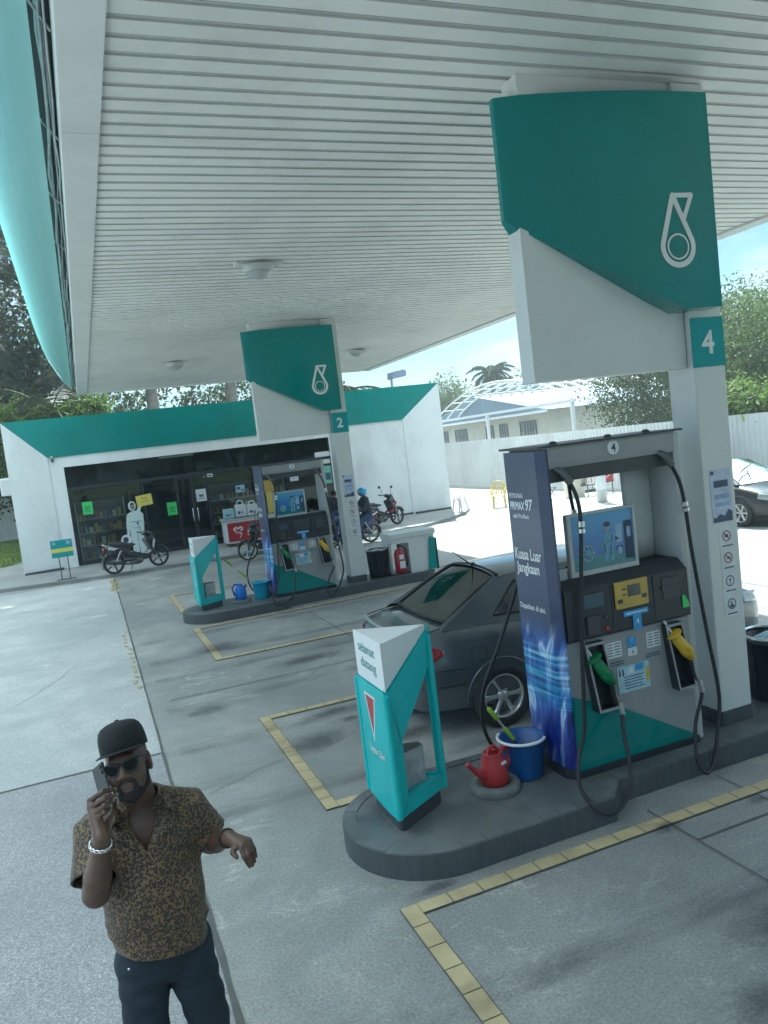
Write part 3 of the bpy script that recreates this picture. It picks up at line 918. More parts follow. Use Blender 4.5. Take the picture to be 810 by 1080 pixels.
# ================================================================== pumps
def end_art():
    """printed end panel: navy above, streaks of light below"""
    t = NT('pump_end_print'); v = t.co()
    s = t.sep(v)
    z = s[2]
    yv = t.math('SUBTRACT', s[1], .28)
    dist = t.n('ShaderNodeCombineXYZ'); t.l(t.math('MULTIPLY', s[0], 1.5), dist.inputs[0]); t.l(t.math('MULTIPLY', yv, 2.6), dist.inputs[1]); t.l(t.math('ADD', t.math('MULTIPLY', z, 1.1), t.math('MULTIPLY', yv, 1.6)), dist.inputs[2])
    n1 = t.noise(1.7, 3, .5, dist.outputs[0], 1.7)
    st = t.noise(1.0, 2, .45, t.co(sc=(1, 1.2, 34)), .25)
    fine = t.noise(40, 4, .7, v, .5)
    low = t.n('ShaderNodeMapRange', interpolation_type='SMOOTHSTEP'); low.inputs[1].default_value = 1.22; low.inputs[2].default_value = .90; t.l(z, low.inputs[0])
    glow = t.ramp(n1, [(.36,(.012,.018,.12)), (.45,(.02,.09,.38)), (.52,(.06,.20,.58)), (.57,(.34,.36,.78)), (.615,(.78,.86,1.0)), (.66,(.26,.58,.84)), (.74,(.03,.30,.58)), (.85,(.01,.06,.28))])
    band = t.ramp(st, [(.36,(.008,.02,.14)), (.47,(.01,.16,.42)), (.56,(.04,.48,.66)), (.66,(.55,.86,.92))])
    inb = t.ramp(z, [(.50,(0,0,0)),(.62,(1,1,1)),(.92,(1,1,1)),(1,(0,0,0))])
    c = t.mix(t.math('MULTIPLY', inb, .55), glow, band)
    spark = t.ramp(fine, [(.66,(0,0,0)),(.72,(1,1,1))])
    dk = t.n('ShaderNodeMapRange', interpolation_type='SMOOTHSTEP'); dk.inputs[1].default_value = .62; dk.inputs[2].default_value = .25; t.l(z, dk.inputs[0])
    c = t.mix(t.math('MULTIPLY', dk.outputs[0], .72), c, (.010,.012,.17))
    c = t.mix(t.math('MULTIPLY', spark, t.math('MULTIPLY', dk.outputs[0], .7)), c, (.55,.75,1.0))
    c = t.mix(low.outputs[0], (.032,.050,.115), c)
    t.base(c); t.P(rough=.3, coat=.2)
    return t.m
M['endart'] = end_art()
def screen_art():
    t = NT('advert_sheet_blue'); v = t.co(); s = t.sep(v)
    n = t.noise(3, 5, .6, t.co(sc=(1, 1, 5)), .5)
    g = t.n('ShaderNodeMapRange'); g.inputs[1].default_value = 1.55; g.inputs[2].default_value = 1.93; t.l(s[2], g.inputs[0])
    c = t.ramp(g.outputs[0], [(0,(.005,.16,.20)), (.14,(.01,.20,.22)), (.17,(.02,.13,.40)), (.6,(.035,.21,.50)), (1,(.11,.36,.60))])
    c = t.mix(t.ramp(n, [(.5,(0,0,0)),(.75,(.35,.35,.35))]), c, (.16,.42,.62))
    t.base(c); t.P(rough=.25, coat=.3); return t.m
M['screen'] = screen_art()
def hose(parent, path, r=.0145, name='hose'):
    # smooth the control points with Catmull-Rom
    P = [Vector(p) for p in path]; out = []
    for i in range(len(P)-1):
        a, b, c, d = P[max(i-1,0)], P[i], P[i+1], P[min(i+2,len(P)-1)]
        for k in range(8):
            u = k/8
            out.append(.5*((2*b)+(c-a)*u+(2*a-5*b+4*c-d)*u*u+(3*b-a-3*c+d)*u**3))
    out.append(P[-1])
    m = MB(); m.tube(out, r, 10); return m.build(name, M['rubber'], parent)
def nozzle(parent, x, z, mat, out=.06):
    """fuel nozzle hanging in its boot: spout up, splash guard, grip and trigger guard"""
    s = SDF()
    s.cap((x-.035,-out-.01,z+.045), (x+.02,-out-.035,z-.045), .044, .047, k=.03)
    s.cap((x+.02,-out-.035,z-.045), (x+.055,-out-.03,z-.115), .036, .022, k=.03)
    s.cap((x-.02,-out-.03,z+.01), (x-.055,-out,z+.09), .028, .026, k=.02)
    s.ell((x-.058,-out+.0,z+.095), (.066,.060,.016), k=.010, rot=Matrix.Rotation(R(-30),3,'Y'))
    s.cap((x+.0,-out-.085,z-.01), (x+.05,-out-.075,z-.10), .013, .012, k=.02); s.cap((x-.01,-out-.06,z+.02),(x+.0,-out-.085,z-.01),.014,.013,k=.015)
    o = sdf_obj('nozzle', s, .006, mat, parent, 2)
    m = MB(); m.tube([(x-.06,-out+.015,z+.09),(x-.09,-out+.035,z+.16),(x-.10,-out+.06,z+.21)], .013, 8)
    m.build('spout', M['steel'], o)
    m = MB(); m.tube([(x+.05,-out-.03,z-.11),(x+.07,-out-.02,z-.22),(x+.10,-out-.01,z-.30)], [.022,.019,.02], 10); m.build('hose_tail', M['rubber'], o)
    return o
def boot(parent, x0, x1, z0, z1):
    """nozzle boot: dark tray with a steel rim, leaning out of the cabinet"""
    xa, xb, sh = x0, x1, .065
    o = [(xa,z1),(xb,z1),(xb+sh,z0),(xa+sh*.8,z0)]
    def P(q, y): return (q[0], y, q[1])
    yt, yb = -.05, -.09
    cx = sum(p[0] for p in o)/4; cz = sum(p[1] for p in o)/4
    i_ = [(cx+(p[0]-cx)*.80, cz+(p[1]-cz)*.92) for p in o]
    ys = [yt, yt, yb, yb]
    m = MB()
    n = 4
    vs = [P(o[k],0) for k in range(4)]+[P(o[k],ys[k]) for k in range(4)]+[P(i_[k],ys[k]) for k in range(4)]+[P(i_[k],-.006) for k in range(4)]
    for k in range(4):
        l = (k+1)%4
        m.add([vs[k],vs[l],vs[4+l],vs[4+k]], [(0,1,2,3)], 0)
        m.add([vs[4+k],vs[4+l],vs[8+l],vs[8+k]], [(0,1,2,3)], 1)
        m.add([vs[8+k],vs[8+l],vs[12+l],vs[12+k]], [(0,1,2,3)], 0)
    m.add(vs[12:16], [(0,1,2,3)], 0)
    return m.build('nozzle_boot', [M['black'], M['grey']], parent)
def pump(num, lab, near=True):
    t = thing('fuel_pump', (3.05, 4.705, .17), 0, lab, 'fuel pump', 'fuel pumps on the islands')
    W, D = 1.16, .50
    # grey cabinet, dark base
    m = MB(); m.box(.004, W, .003, D, .055, 1.02); m.build('cabinet', M['grey'], t, bevel=.006)
    m = MB(); m.box(.0, W+.005, -.004, D+.005, 0, .055); m.build('base', M['black'], t, bevel=.004)
    for s_, yv in ((1,-.0015),(-1,D+.0045)):
        m = MB(); q = [(.006,.058),(W-.006,.058),(.44,.455),(.006,.635)]
        m.add([(x, yv, z) for x, z in (q if s_ > 0 else q[::-1])], [(0,1,2,3)]); m.build('teal_panel', M['teal'], t)
    # end panel with chamfered edges
    pl = [(.006,-.012),(.006,D+.055),(-.085,D+.055),(-.105,D+.03),(-.105,.085),(.0,-.012)]
    pl = [(.018,-.014),(.018,D+.006),(-.03,D+.006),(-.052,D-.02),(-.052,.052),(.0,-.014)]
    m = MB(); m.prism(pl, 'z', .09, 2.44, 0); e = m.build('end_panel', M['endart'], t)
    m = MB(); m.prism([(x*.93+.001, .27+(y-.27)*.93) for x, y in pl], 'z', 0, .09); m.build('end_panel_foot', M['black'], t)
    X = -.0530; rt = (0,-1,0); up = (0,0,1)
    def w(body, y, z, h, wd, **k):
        m = MB(); text_mb(m, body, (X, y, z), rt, up, height=h, width=wd, depth=.001, **k); m.build('lettering', M['whiteclean'], e)
    w('PETRONAS', .452, 2.10, .036, .19, bold=.015); w('PRIMAX', .452, 2.01, .062, .205, bold=.035, shear=.15); w('97', .235, 2.005, .088, .10, bold=.025, shear=.2)
    w('with Pro-Race', .425, 1.945, .036, .22, bold=.02, shear=.1)
    w('Kuasa Luar', .452, 1.63, .088, .36, bold=.022); w('Jangkaan', .445, 1.505, .105, .31, bold=.022); w('Dapatkan di sini.', .45, 1.235, .055, .345, bold=.018)
    # right post and top beam
    m = MB(); m.box(W-.012, W+.055, .01, D-.01, .02, 2.44); m.build('right_post', M['lgrey'], t, bevel=.008)
    m = MB()
    m.prism([(.0,2.30),(D,2.30),(D,2.44),(D+.02,2.455),(-.03,2.455),(-.012,2.44),(-.012,2.345)], 'x', .017, W-.013)
    m.build('top_beam', M['grey'], t, bevel=.004)
    m = MB(); m.box(.02,W-.014,.01,D-.01,2.20,2.299); m.build('beam_underside', M['dgrey'], t)
    m = MB(); m.box(-.06,W+.06,-.03,D+.03,2.456,2.472)
    for x in (.12,.6,.95): m.lathe([(.03,2.472),(.03,2.485),(.012,2.495)], 10, (x,.06,0))
    m.build('top_cover', M['dgrey'], t)
    for yv, nx in ((-.014,1),(D+.022,-1)):
        m = MB(); n = 24
        cx, cz, rr = .585, 2.395, .052
        pts = [(cx+rr*math.cos(2*PI*i/n), yv, cz+rr*math.sin(2*PI*i/n)) for i in range(n)]
        m.add(pts, [tuple(range(n)) if nx > 0 else tuple(range(n))[::-1]], 0)
        if nx > 0: text_mb(m, num, (cx,yv-.0015,cz-.032), (1,0,0), (0,0,1), height=.064, align='C', mat=1, depth=.0005, bold=.012)
        m.build('number_roundel', [M['whiteclean'], M['print']], t)
    # console
    m = MB(); m.prism([(-.035,1.03),(D+.035,1.03),(D+.03,1.40),(D-.06,1.475),(.06,1.475),(-.03,1.40)], 'x', .03, W-.012)
    m.build('console', M['black'], t, bevel=.015)
    m = MB(); m.box(.815,.822,-.0385,-.03,1.035,1.40); m.box(.43,.437,-.0385,-.03,1.035,1.40); m.box(.04,.81,-.038,-.0315,1.395,1.40)
    m.box(.90,1.06,-.0375,-.03,1.20,1.36); m.build('panel_seam', M['dgrey'], t)
    m = MB(); m.box(.885,1.075,-.046,-.037,1.275,1.30); m.lathe([(.012,0),(.012,.004)], 12, T=Matrix.Translation((.985,-.038,1.355)) @ Matrix.Rotation(R(90),4,'X')); m.build('lock_plate', M['dgrey'], t)
    if near:
        m = MB(); m.box(.455,.755,-.050,-.031,1.20,1.405); f = m.build('price_display', M['brass'], t, bevel=.008)
        m = MB(); m.box(.565,.68,-.054,-.0505,1.285,1.37); m.box(.47,.515,-.053,-.0505,1.245,1.275); m.box(.69,.735,-.053,-.0505,1.255,1.285)
        m.box(.515,.55,-.0525,-.0505,1.34,1.352); m.box(.515,.55,-.0525,-.0505,1.30,1.31); m.build('readout', M['lcd'], f)
    else:
        m = MB(); m.box(.455,.755,-.045,-.031,1.20,1.405); f = m.build('price_display', M['lcd'], t, bevel=.008)
    m = MB(); m.box(.52,.745,-.0425,-.0365,1.135,1.175); m.box(.60,.675,-.0435,-.0365,1.02,1.134); st = m.build('sticker', M['lblue'], t)
    m = MB(); text_mb(m, num, (.637,-.0445,1.065), (1,0,0), (0,0,1), height=.045, align='C', depth=.0004); m.box(.54,.73,-.0432,-.0427,1.15,1.158); m.build('sticker_print', M['whiteclean'], st)
    m = MB(); m.box(.16,.35,-.044,-.033,1.255,1.36); cd = m.build('card_reader', M['screenoff'], t, bevel=.004)
    m = MB(); m.box(.19,.30,-.05,-.036,1.06,1.20); m.build('receipt_slot', M['dgrey'], t, bevel=.006)
    for i in range(2):
        m = MB(); m.lathe([(.016,0),(.016,.012),(.01,.014)], 12, T=Matrix.Translation((.365,-.036,1.17-i*.09)) @ Matrix.Rotation(R(90),4,'X')); m.build('button', M['dgrey'] if i == 0 else M['red'], t)
    if near:
        m = MB(); m.add([(1.075,-.0405,1.10),(1.135,-.0405,1.10),(1.135,-.0405,1.135),(1.10,-.0405,1.20),(1.075,-.0405,1.20)], [(0,1,2,3,4)]); m.build('price_tag', M['fluo'], t)
    # advert board on top of the console
    m = MB(); xs0, xs1, z0, z1 = .205, .760, 1.495, 1.925
    m.ring([(xs0-.035,z0-.02),(xs1+.025,z0-.02),(xs1+.025,z1+.02),(xs0-.035,z1+.02)], [(xs0,z0+.02),(xs1,z0+.02),(xs1,z1),(xs0,z1)], 'y', .06, .10)
    m.box(xs0-.03,xs1+.02,.0995,.115,z0-.015,z1+.015)
    fr = m.build('advert_board', M['lgrey'], t, bevel=.005)
    m = MB(); m.box(xs0-.001,xs1+.001,.072,.099,z0+.018,z1+.002); sh = m.build('advert_sheet', M['screen'], fr)
    m = MB(); y_ = .0712
    def pg(pts, mi, dy=0): m.add([(.205+(x-.155)*.974,y_-dy,1.495+(z-1.50)*.966) for x,z in pts], [tuple(range(len(pts)))], mi)
    def disc(cx, cz, rx, rz, mi, dy=0, n=16): pg([(cx+rx*math.cos(2*PI*i/n), cz+rz*math.sin(2*PI*i/n)) for i in range(n)], mi, dy)
    for i in range(8):
        a = 2*PI*i/8; disc(.295+.036*math.cos(a), 1.645+.04*math.sin(a), .022, .024, 0)
    disc(.295,1.645,.032,.036,3,.0004)
    # attendant in overalls beside a dispenser
    pg([(.445,1.56),(.475,1.56),(.487,1.66),(.497,1.56),(.53,1.56),(.535,1.74),(.515,1.785),(.465,1.785),(.44,1.73)], 3)
    disc(.487,1.82,.027,.034,4,.0004); disc(.485,1.845,.032,.02,2,.0008); pg([(.44,1.74),(.455,1.775),(.43,1.67),(.42,1.68)], 3); pg([(.53,1.77),(.595,1.71),(.59,1.695),(.525,1.74)], 3)
    for q in ((.447,1.62,.455,1.70),(.50,1.60,.508,1.68),(.468,1.71,.50,1.718),(.515,1.69,.522,1.75)): pg([(q[0],q[1]),(q[2],q[1]),(q[2],q[3]),(q[0],q[3])], 2, .0006)
    pg([(.555,1.69),(.615,1.69),(.625,1.84),(.56,1.83)], 0); 
    for k in range(4): pg([(.572,1.70+.033*k),(.60,1.70+.033*k),(.60,1.722+.033*k),(.572,1.722+.033*k)], 1, .0004)
    pg([(.635,1.55),(.715,1.55),(.715,1.85),(.64,1.85)], 2); pg([(.665,1.72),(.70,1.72),(.70,1.80),(.665,1.80)], 1, .0004)
    pg([(.565,1.60),(.615,1.60),(.62,1.66),(.56,1.66)], 2); disc(.59,1.625,.022,.03,0,.0004)
    m.build('printing', [M['artpale'], M['paperblue'], M['artdark'], M['artcyan'], M['artskin']], sh)
    m = MB(); m.box(.2,.68,.11,.16,1.47,1.52); m.build('board_foot', M['dgrey'], t)
    # tall white board behind, bowed
    if near:
        m = MB()
        def fn(u, v): return (.86+.29*u+.01*math.sin(v*3), .30-.03*math.sin(PI*u), 1.47+.80*v*(1 if .08<u else .985))
        m.grid(fn, 8, 4); m.build('back_board', M['white'], t, solid=.006)
    # boots, nozzles
    for k, (x0, x1) in enumerate(((.145,.315),(.885,1.045))):
        b = boot(t, x0, x1, .485, 1.0)
        nozzle(t, x0+.12, .80 if k == 0 else .83, M['green'] if k == 0 else M['yellow'])
    # labels on the cabinet
    m = MB()
    for q in ((.36,.50,.835,.955),(.735,.865,.845,.965)): m.box(q[0],q[1],-.0035,.001,q[2],q[3],0)
    m.box(.555,.64,-.0035,.001,.82,.88,0)
    n = 20; m.add([(.597+.045*math.cos(2*PI*i/n),-.0025,.925+.045*math.sin(2*PI*i/n)) for i in range(n)], [tuple(range(n))], 1)
    m.box(.562,.634,-.0031,.001,.885,.925,1)
    m.add([(x,-.003,z) for x,z in ((.44,.55),(.735,.55),(.735,.755),(.44,.755))], [(0,1,2,3)], 2)
    lb = m.build('label', [M['paper'], M['lblue'], M['labelpale']], t)
    m = MB()
    for x0, x1, z0, z1 in ((.37,.49,.845,.95),(.745,.855,.855,.96)):
        for k in range(5):
            zz = z0+(z1-z0)*(k+.3)/5; m.box(x0, x0+(x1-x0)*(.42), -.0045, -.0036, zz, zz+.007, 0); m.box(x0+(x1-x0)*.55, x1, -.0045, -.0036, zz, zz+.007, 0)
    for k in range(5): m.box(.50,.68-.02*(k%2),-.0042,-.0032,.575+k*.022,.582+k*.022,0)
    m.add([(x,-.0038,z) for x,z in ((.60,.70),(.68,.70),(.69,.75),(.61,.752))], [(0,1,2,3)], 1)
    m.add([(x,-.0039,z) for x,z in ((.70,.60),(.732,.62),(.732,.72),(.705,.70))], [(0,1,2,3)], 2)
    m.add([(x,-.0038,z) for x,z in ((.545,.69),(.59,.69),(.585,.735),(.55,.735))], [(0,1,2,3)], 3)
    for x in (.455,.485): m.add([(x,-.0038,.68),(x+.016,-.0038,.68),(x+.016,-.0038,.72),(x+.008,-.0038,.745),(x,-.0038,.72)], [(0,1,2,3,4)], 0)
    for x0 in (.38,.72): 
        for k in range(2): m.box(x0,x0+.13,-.002,.001,.775+k*.02,.781+k*.02,0)
    text_mb(m, num, (.597,-.0042,.83), (1,0,0), (0,0,1), height=.035, align='C', mat=0, depth=.0003)
    text_mb(m, 'O', (.597,-.0042,.935), (1,0,0), (0,0,1), height=.025, align='C', mat=3, depth=.0003)
    m.build('label_print', [M['print'], M['lblue'], M['yellow'], M['whiteclean']], lb)
    # swivel joints and hoses on the served side
    def joint(x, y, z, dx=.04, dz=-.07, dy=-.02):
        mm = MB(); mm.tube([(x-.03,y+.03,z+.02),(x,y,z),(x+dx,y+dy,z+dz)], [.022,.028,.022], 10); mm.tube([(x+dx*.7,y+dy*.7,z+dz*.7),(x+dx*1.3,y+dy*1.3,z+dz*1.3)], .028, 10); mm.build('swivel', M['swivelgrey'], t)
    def collar(p, q):
        p, q = Vector(p), Vector(q); mm = MB(); mm.tube([p,q], .027, 12); mm.tube([p+(q-p)*1.35,p+(q-p)*2.1], .027, 12); mm.build('breakaway', M['steel'], t)
    joint(.115,-.02,2.275); joint(1.03,-.02,2.29)
    hose(t, [(.16,-.045,2.19),(.195,-.06,2.08),(.205,-.065,1.9),(.16,-.07,1.5),(.10,-.07,.9),(.06,-.075,.42),(-.03,-.10,.21),(-.115,-.20,.085),(-.155,-.36,.025),(-.085,-.45,-.045),(.05,-.435,-.04),(.2,-.355,.04),(.30,-.235,.175),(.345,-.14,.33),(.39,-.09,.44)])
    collar((.205,-.065,1.905),(.203,-.066,1.865))
    hose(t, [(1.075,-.045,2.2),(1.13,-.05,2.08),(1.165,-.05,1.9),(1.20,-.05,1.5),(1.27,-.055,.9),(1.32,-.075,.40),(1.25,-.12,.17),(1.10,-.215,-.03),(.95,-.285,-.10),(.90,-.25,.0),(.99,-.16,.22),(1.11,-.105,.37),(1.15,-.085,.44)])
    collar((1.162,-.05,1.915),(1.168,-.05,1.88))
    for x in (.393,1.15):
        mm = MB(); mm.tube([(x,-.088,.43),(x-.012,-.08,.53)], .019, 10); mm.build('hose_end', M['galv'], t)
    # far side: boots, nozzles and hoses for the other lane
    hose(t, [(.60,D-.02,2.30),(.57,D+.06,2.22),(.575,D+.07,2.05),(.585,D+.06,1.90)])
    mm = MB(); mm.tube([(.587,D+.06,1.91),(.592,D+.06,1.72)], .024, 10); mm.build('breakaway', M['steel'], t)
    hose(t, [(.592,D+.06,1.72),(.61,D+.07,1.2),(.62,D+.10,.4),(.7,D+.2,.03),(.85,D+.15,.2),(.86,D+.09,.45)])
    hose(t, [(.10,D-.01,2.30),(.09,D+.06,2.15),(.085,D+.07,1.85),(.03,D+.09,1.45),(-.16,D+.13,.98),(-.34,D+.16,.62),(-.385,D+.17,.36),(-.32,D+.15,.12),(-.16,D+.10,.02),(.0,D+.09,.12),(.22,D+.08,.42)])
    for k, x0 in enumerate((.15,.88)):
        m = MB(); m.box(x0,x0+.17,D+.003,D+.07,.50,1.0); m.build('nozzle_boot', M['black'], t, bevel=.01)
    return t
M['swivelgrey'] = pm('swivel_casting', (.13,.14,.14), .4, .2, 12, metal=.4)
M['screenoff'] = pm('unlit_card_screen', (.06,.10,.13), .12, .2, 8)
M['artpale'] = pm('art_pale', (.30,.46,.60), .5); M['artdark'] = pm('art_dark', (.02,.045,.09), .5)
M['artcyan'] = pm('art_cyan', (.17,.36,.50), .5); M['artskin'] = pm('art_skin', (.32,.32,.36), .5)
M['labelpale'] = pm('pale_label', (.38,.58,.66), .4, .2, 12)
pump('4', 'fuel pump numbered 4 with yellow display and blue printed end panel').name = 'fuel_pump'
p2 = pump('2', 'fuel pump numbered 2 standing on the island before the shop', False)
p2.location.y += ISL
# ================================================================== shop
def glassmat(name, tint, refl=.12):
    t = NT(name)
    t.m.node_tree.nodes.remove(t.b)
    tr = t.n('ShaderNodeBsdfTransparent'); tr.inputs[0].default_value = (*tint, 1)
    gl = t.n('ShaderNodeBsdfGlossy'); gl.inputs['Roughness'].default_value = .02; gl.inputs['Color'].default_value = (.9,.95,.95,1)
    lw = t.n('ShaderNodeFresnel'); lw.inputs['IOR'].default_value = 1.5
    f = t.math('MULTIPLY_ADD', lw.outputs[0], 1.0, refl)
    mx = t.n('ShaderNodeMixShader'); t.l(f, mx.inputs[0]); t.l(tr.outputs[0], mx.inputs[1]); t.l(gl.outputs[0], mx.inputs[2])
    t.l(mx.outputs[0], t.out.inputs['Surface']); return t.m
M['shopglass'] = glassmat('tinted_shop_glass', (.86,.91,.90), -.015)
M['carglass'] = glassmat('tinted_car_glass', (.38,.46,.45), .10)
M['clearglass'] = glassmat('clear_glass', (.8,.85,.85), .05)
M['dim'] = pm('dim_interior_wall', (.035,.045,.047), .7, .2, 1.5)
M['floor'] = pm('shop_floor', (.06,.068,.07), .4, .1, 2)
M['strip'] = pm('reflection_pale', (.62,.64,.58), .5)  # pale tone of the bar standing in for a reflection
M['shelfmetal'] = pm('shelf_metal', (.42,.43,.38), .5, .1, 3)
shop = thing('shop', (5.24, 25.9, .10), 0, 'single storey station shop with flared white frame and teal fascia', 'shop')
m = MB()      # frame: x from -6.15 to 5.75 inner edges, flared outer edges forward
xi0, xi1, xo0, xo1, zi, zo, fl = -6.14, 5.76, -7.28, 7.22, 3.45, 4.63, -.22
def quadw(P): return P
left = [(xo0,fl,-.02),(xi0,0,-.02),(xi0,0,zi),(xo0,fl,zo)]
right = [(xi1,0,-.02),(xo1,fl,-.02),(xo1,fl,zo),(xi1,0,zi)]
top = [(xi0,0,zi),(xi1,0,zi),(xo1,fl,zo),(xo0,fl,zo)]
def slab(q, th):
    mm = MB(); a = [Vector(p) for p in q]; b = [p+Vector((0,th,0)) for p in a]; n = len(q)
    mm.add(a+b, [tuple(range(n)), tuple(range(n,2*n))[::-1]]+[(i,n+i,n+(i+1)%n,(i+1)%n) for i in range(n)]); return mm
slab(left, .24).build('wing_wall', M['wall'], shop); slab(right, .24).build('wing_wall', M['wall'], shop)
slab(top, .24).build('fascia', M['tealdull'], shop)
m = MB()
m.box(xi0,-5.73,.03,.26,-.02,zi); m.box(-5.73,2.90,.03,.26,3.12,zi); m.box(2.90,xi1,.03,.26,-.02,zi)
m.build('front_wall', M['wall'], shop)
m = MB(); m.box(xo0+.25,xo0+.45,.25,9.4,-.02,4.45); m.box(xo1-.5,xo1-.3,.25,9.4,-.02,4.45); m.box(xo0+.25,xo1-.3,9.4,9.6,-.02,4.45); m.build('rear_walls', M['wall'], shop)
m = MB(); m.box(xo0+.2,xo1-.25,.3,9.6,4.45,4.55); m.build('roof', M['galv'], shop)
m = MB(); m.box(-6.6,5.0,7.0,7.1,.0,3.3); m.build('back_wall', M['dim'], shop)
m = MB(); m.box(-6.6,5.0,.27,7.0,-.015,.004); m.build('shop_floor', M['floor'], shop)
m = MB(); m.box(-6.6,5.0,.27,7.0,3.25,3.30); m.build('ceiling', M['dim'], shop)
m = MB()
for q in (left, right):
    pass
m.box(xo0+.02,xi0-.01,fl-.03,-.06,-.02,.06); m.build('skirting', M['dgrey'], shop)
m = MB(); m.box(xi1+.06,xo1-.02,fl-.03,-.06,-.02,.06); m.box(2.95,xi1,-.01,.028,-.02,.06); m.build('skirting', M['dgrey'], shop)
m = MB(); m.box(-5.73,2.90,.10,.112,2.45,3.12); m.build('window', M['shopglass'], shop)
def pane(x0, x1, z0=0.02, z1=2.40):
    g = MB(); g.box(x0+.03,x1-.03,.10,.112,z0+.04,z1-.03); o = g.build('window', M['shopglass'], shop)
    f = MB(); f.ring([(x0,z0),(x1,z0),(x1,z1),(x0,z1)], [(x0+.03,z0+.04),(x1-.03,z0+.04),(x1-.03,z1-.03),(x0+.03,z1-.03)], 'y', .085, .128); f.build('frame', M['black'], o)
for x0, x1 in ((-5.73,-3.5),(-3.5,-2.45),(-1.45,.35),(.35,2.90)): pane(x0, x1)
for x0, x1, hx in ((-2.45,-1.95,-2.03),(-1.95,-1.45,-1.87)):
    g = MB(); g.box(x0+.04,x1-.04,.10,.112,.1,2.3); d = g.build('door', M['shopglass'], shop)
    f = MB(); f.ring([(x0+.004,.02),(x1-.004,.02),(x1-.004,2.40),(x0+.004,2.40)], [(x0+.05,.1),(x1-.05,.1),(x1-.05,2.32),(x0+.05,2.32)], 'y', .07, .14); f.build('frame', M['black'], d)
    h = MB(); h.tube([(hx,.07,.86),(hx,.02,.90),(hx,.02,1.26),(hx,.07,1.30)], .016, 8); h.build('handle', M['chrome'], d)
for x in (-5.2,-2.8,-.4,2.0,4.4):
    m = MB(); m.add([(x,-.002,zi+.002),(x+.008,-.002,zi+.002),(x+.008+(x+.7)*.10,fl-.002,zo-.002),(x+(x+.7)*.10,fl-.002,zo-.002)], [(0,1,2,3)]); m.build('fascia_seam', M['tealseam'], shop)
m = MB(); m.box(-5.73,2.90,.07,.14,2.40,2.47); m.build('transom', M['black'], shop)
m = MB(); m.box(-2.85,-1.75,.12,.22,3.04,3.10); m.build('reflection_bar', M['strip'], shop)  # pale bar put in for a reflection on the glass
# camera on the frame corner
t = thing('security_camera', (-.78,25.84,3.55), 0, 'small dark security camera at the upper left corner of the shop frame', 'camera')
m = MB(); m.box(-.03,.03,-.02,.06,-.01,.04); m.build('bracket', M['whiteclean'], t, bevel=.006)
m = MB(); m.lathe([(.045,-.16),(.045,.02)], 12, T=Matrix.Translation((0,-.02,-.05)) @ Matrix.Rotation(R(65),4,'X')); m.build('housing', M['dgrey'], t)
# boxy unit on the shop's left end wall
t = thing('meter_box', (-2.20,27.0,2.55), 0, 'white box fixed on the far left end wall of the shop', 'box')
m = MB(); m.box(-.20,.19,-.3,.3,0,.55); m.build('case', M['whiteclean'], t, bevel=.02); m = MB(); m.box(-.15,.14,-.31,-.3,.06,.49); m.build('lid', M['white'], t, bevel=.008)
# shelving seen through the glass
rng = random.Random(21)
pk = []
for i, c in enumerate(((.48,.24,.10),(.60,.42,.16),(.42,.34,.16),(.20,.24,.36),(.46,.18,.12),(.62,.56,.46))): pk.append(pm('snack_wrapper', c, .4, .2, 30))
M['shelfback'] = pm('shelf_back_board', (.16,.17,.16), .6)
def shelf(x, y, w, lab, n):
    t = thing('shelving', (x, y, .104), 0, lab, 'shelf', 'shop shelving')
    m = MB()
    for z in (.12,.55,.95,1.38): m.box(0,w,0,.4,z,z+.03)
    m.build('shelf_board', M['shelfmetal'], t)
    m = MB(); m.box(0,w,.4,.43,0,1.95); m.build('back_panel', M['shelfback'], t)
    m = MB(); m.box(-.04,0,0,.43,0,2.0); m.box(w,w+.04,0,.43,0,2.0); m.build('side_post', M['shelfmetal'], t)
    for z in (.15,.58,.98,1.41):
        px = .03
        while px < w-.1:
            pw = rng.uniform(.07,.14); h = rng.uniform(.16,.30)
            s = MB()
            if rng.random() < .4: s.lathe([(0,0),(pw*.32,0),(pw*.34,.01),(pw*.34,h*.62),(pw*.14,h*.8),(pw*.14,h),(0,h)], 10, caps=False)
            else: s.prism([(-pw/2,0),(pw/2,0),(pw/2*.92,h*.5),(pw/2,h),(-pw/2,h),(-pw/2*.92,h*.5)], 'y', -.04, .05)
            o = s.build('snack_pack', rng.choice(pk), None, bevel=.01, loc=(x+px+pw/2, y+.07+rng.uniform(0,.03), .104+z))
            tag(o, lab2(x), 'snack pack', 'snack packs on ' + ('the left shelf' if x < 1 else 'the right shelf'))
            px += pw+rng.uniform(.01,.05)
def lab2(x): return 'snack packet among the rows on the shop shelf ' + ('behind the green sheet' if x < 1 else 'behind the ice cream freezer')
shelf(-.32, 26.14, 1.42, 'snack shelf inside the shop window behind the cardboard racing driver', 11)
shelf(3.95, 26.9, 2.6, 'shelf deep in the shop behind the ice cream freezer', 16)
t = thing('drinks_cabinet', (2.35,29.5,.104), 0, 'dark glass fronted cabinet at the back of the shop', 'cabinet')
m = MB(); m.box(-.9,.9,0,.6,0,2.1); m.build('body', M['dim'], t, bevel=.02); m = MB(); m.box(-.82,.82,-.02,-.005,.15,1.95); m.build('glass_front', M['shopglass'], t)
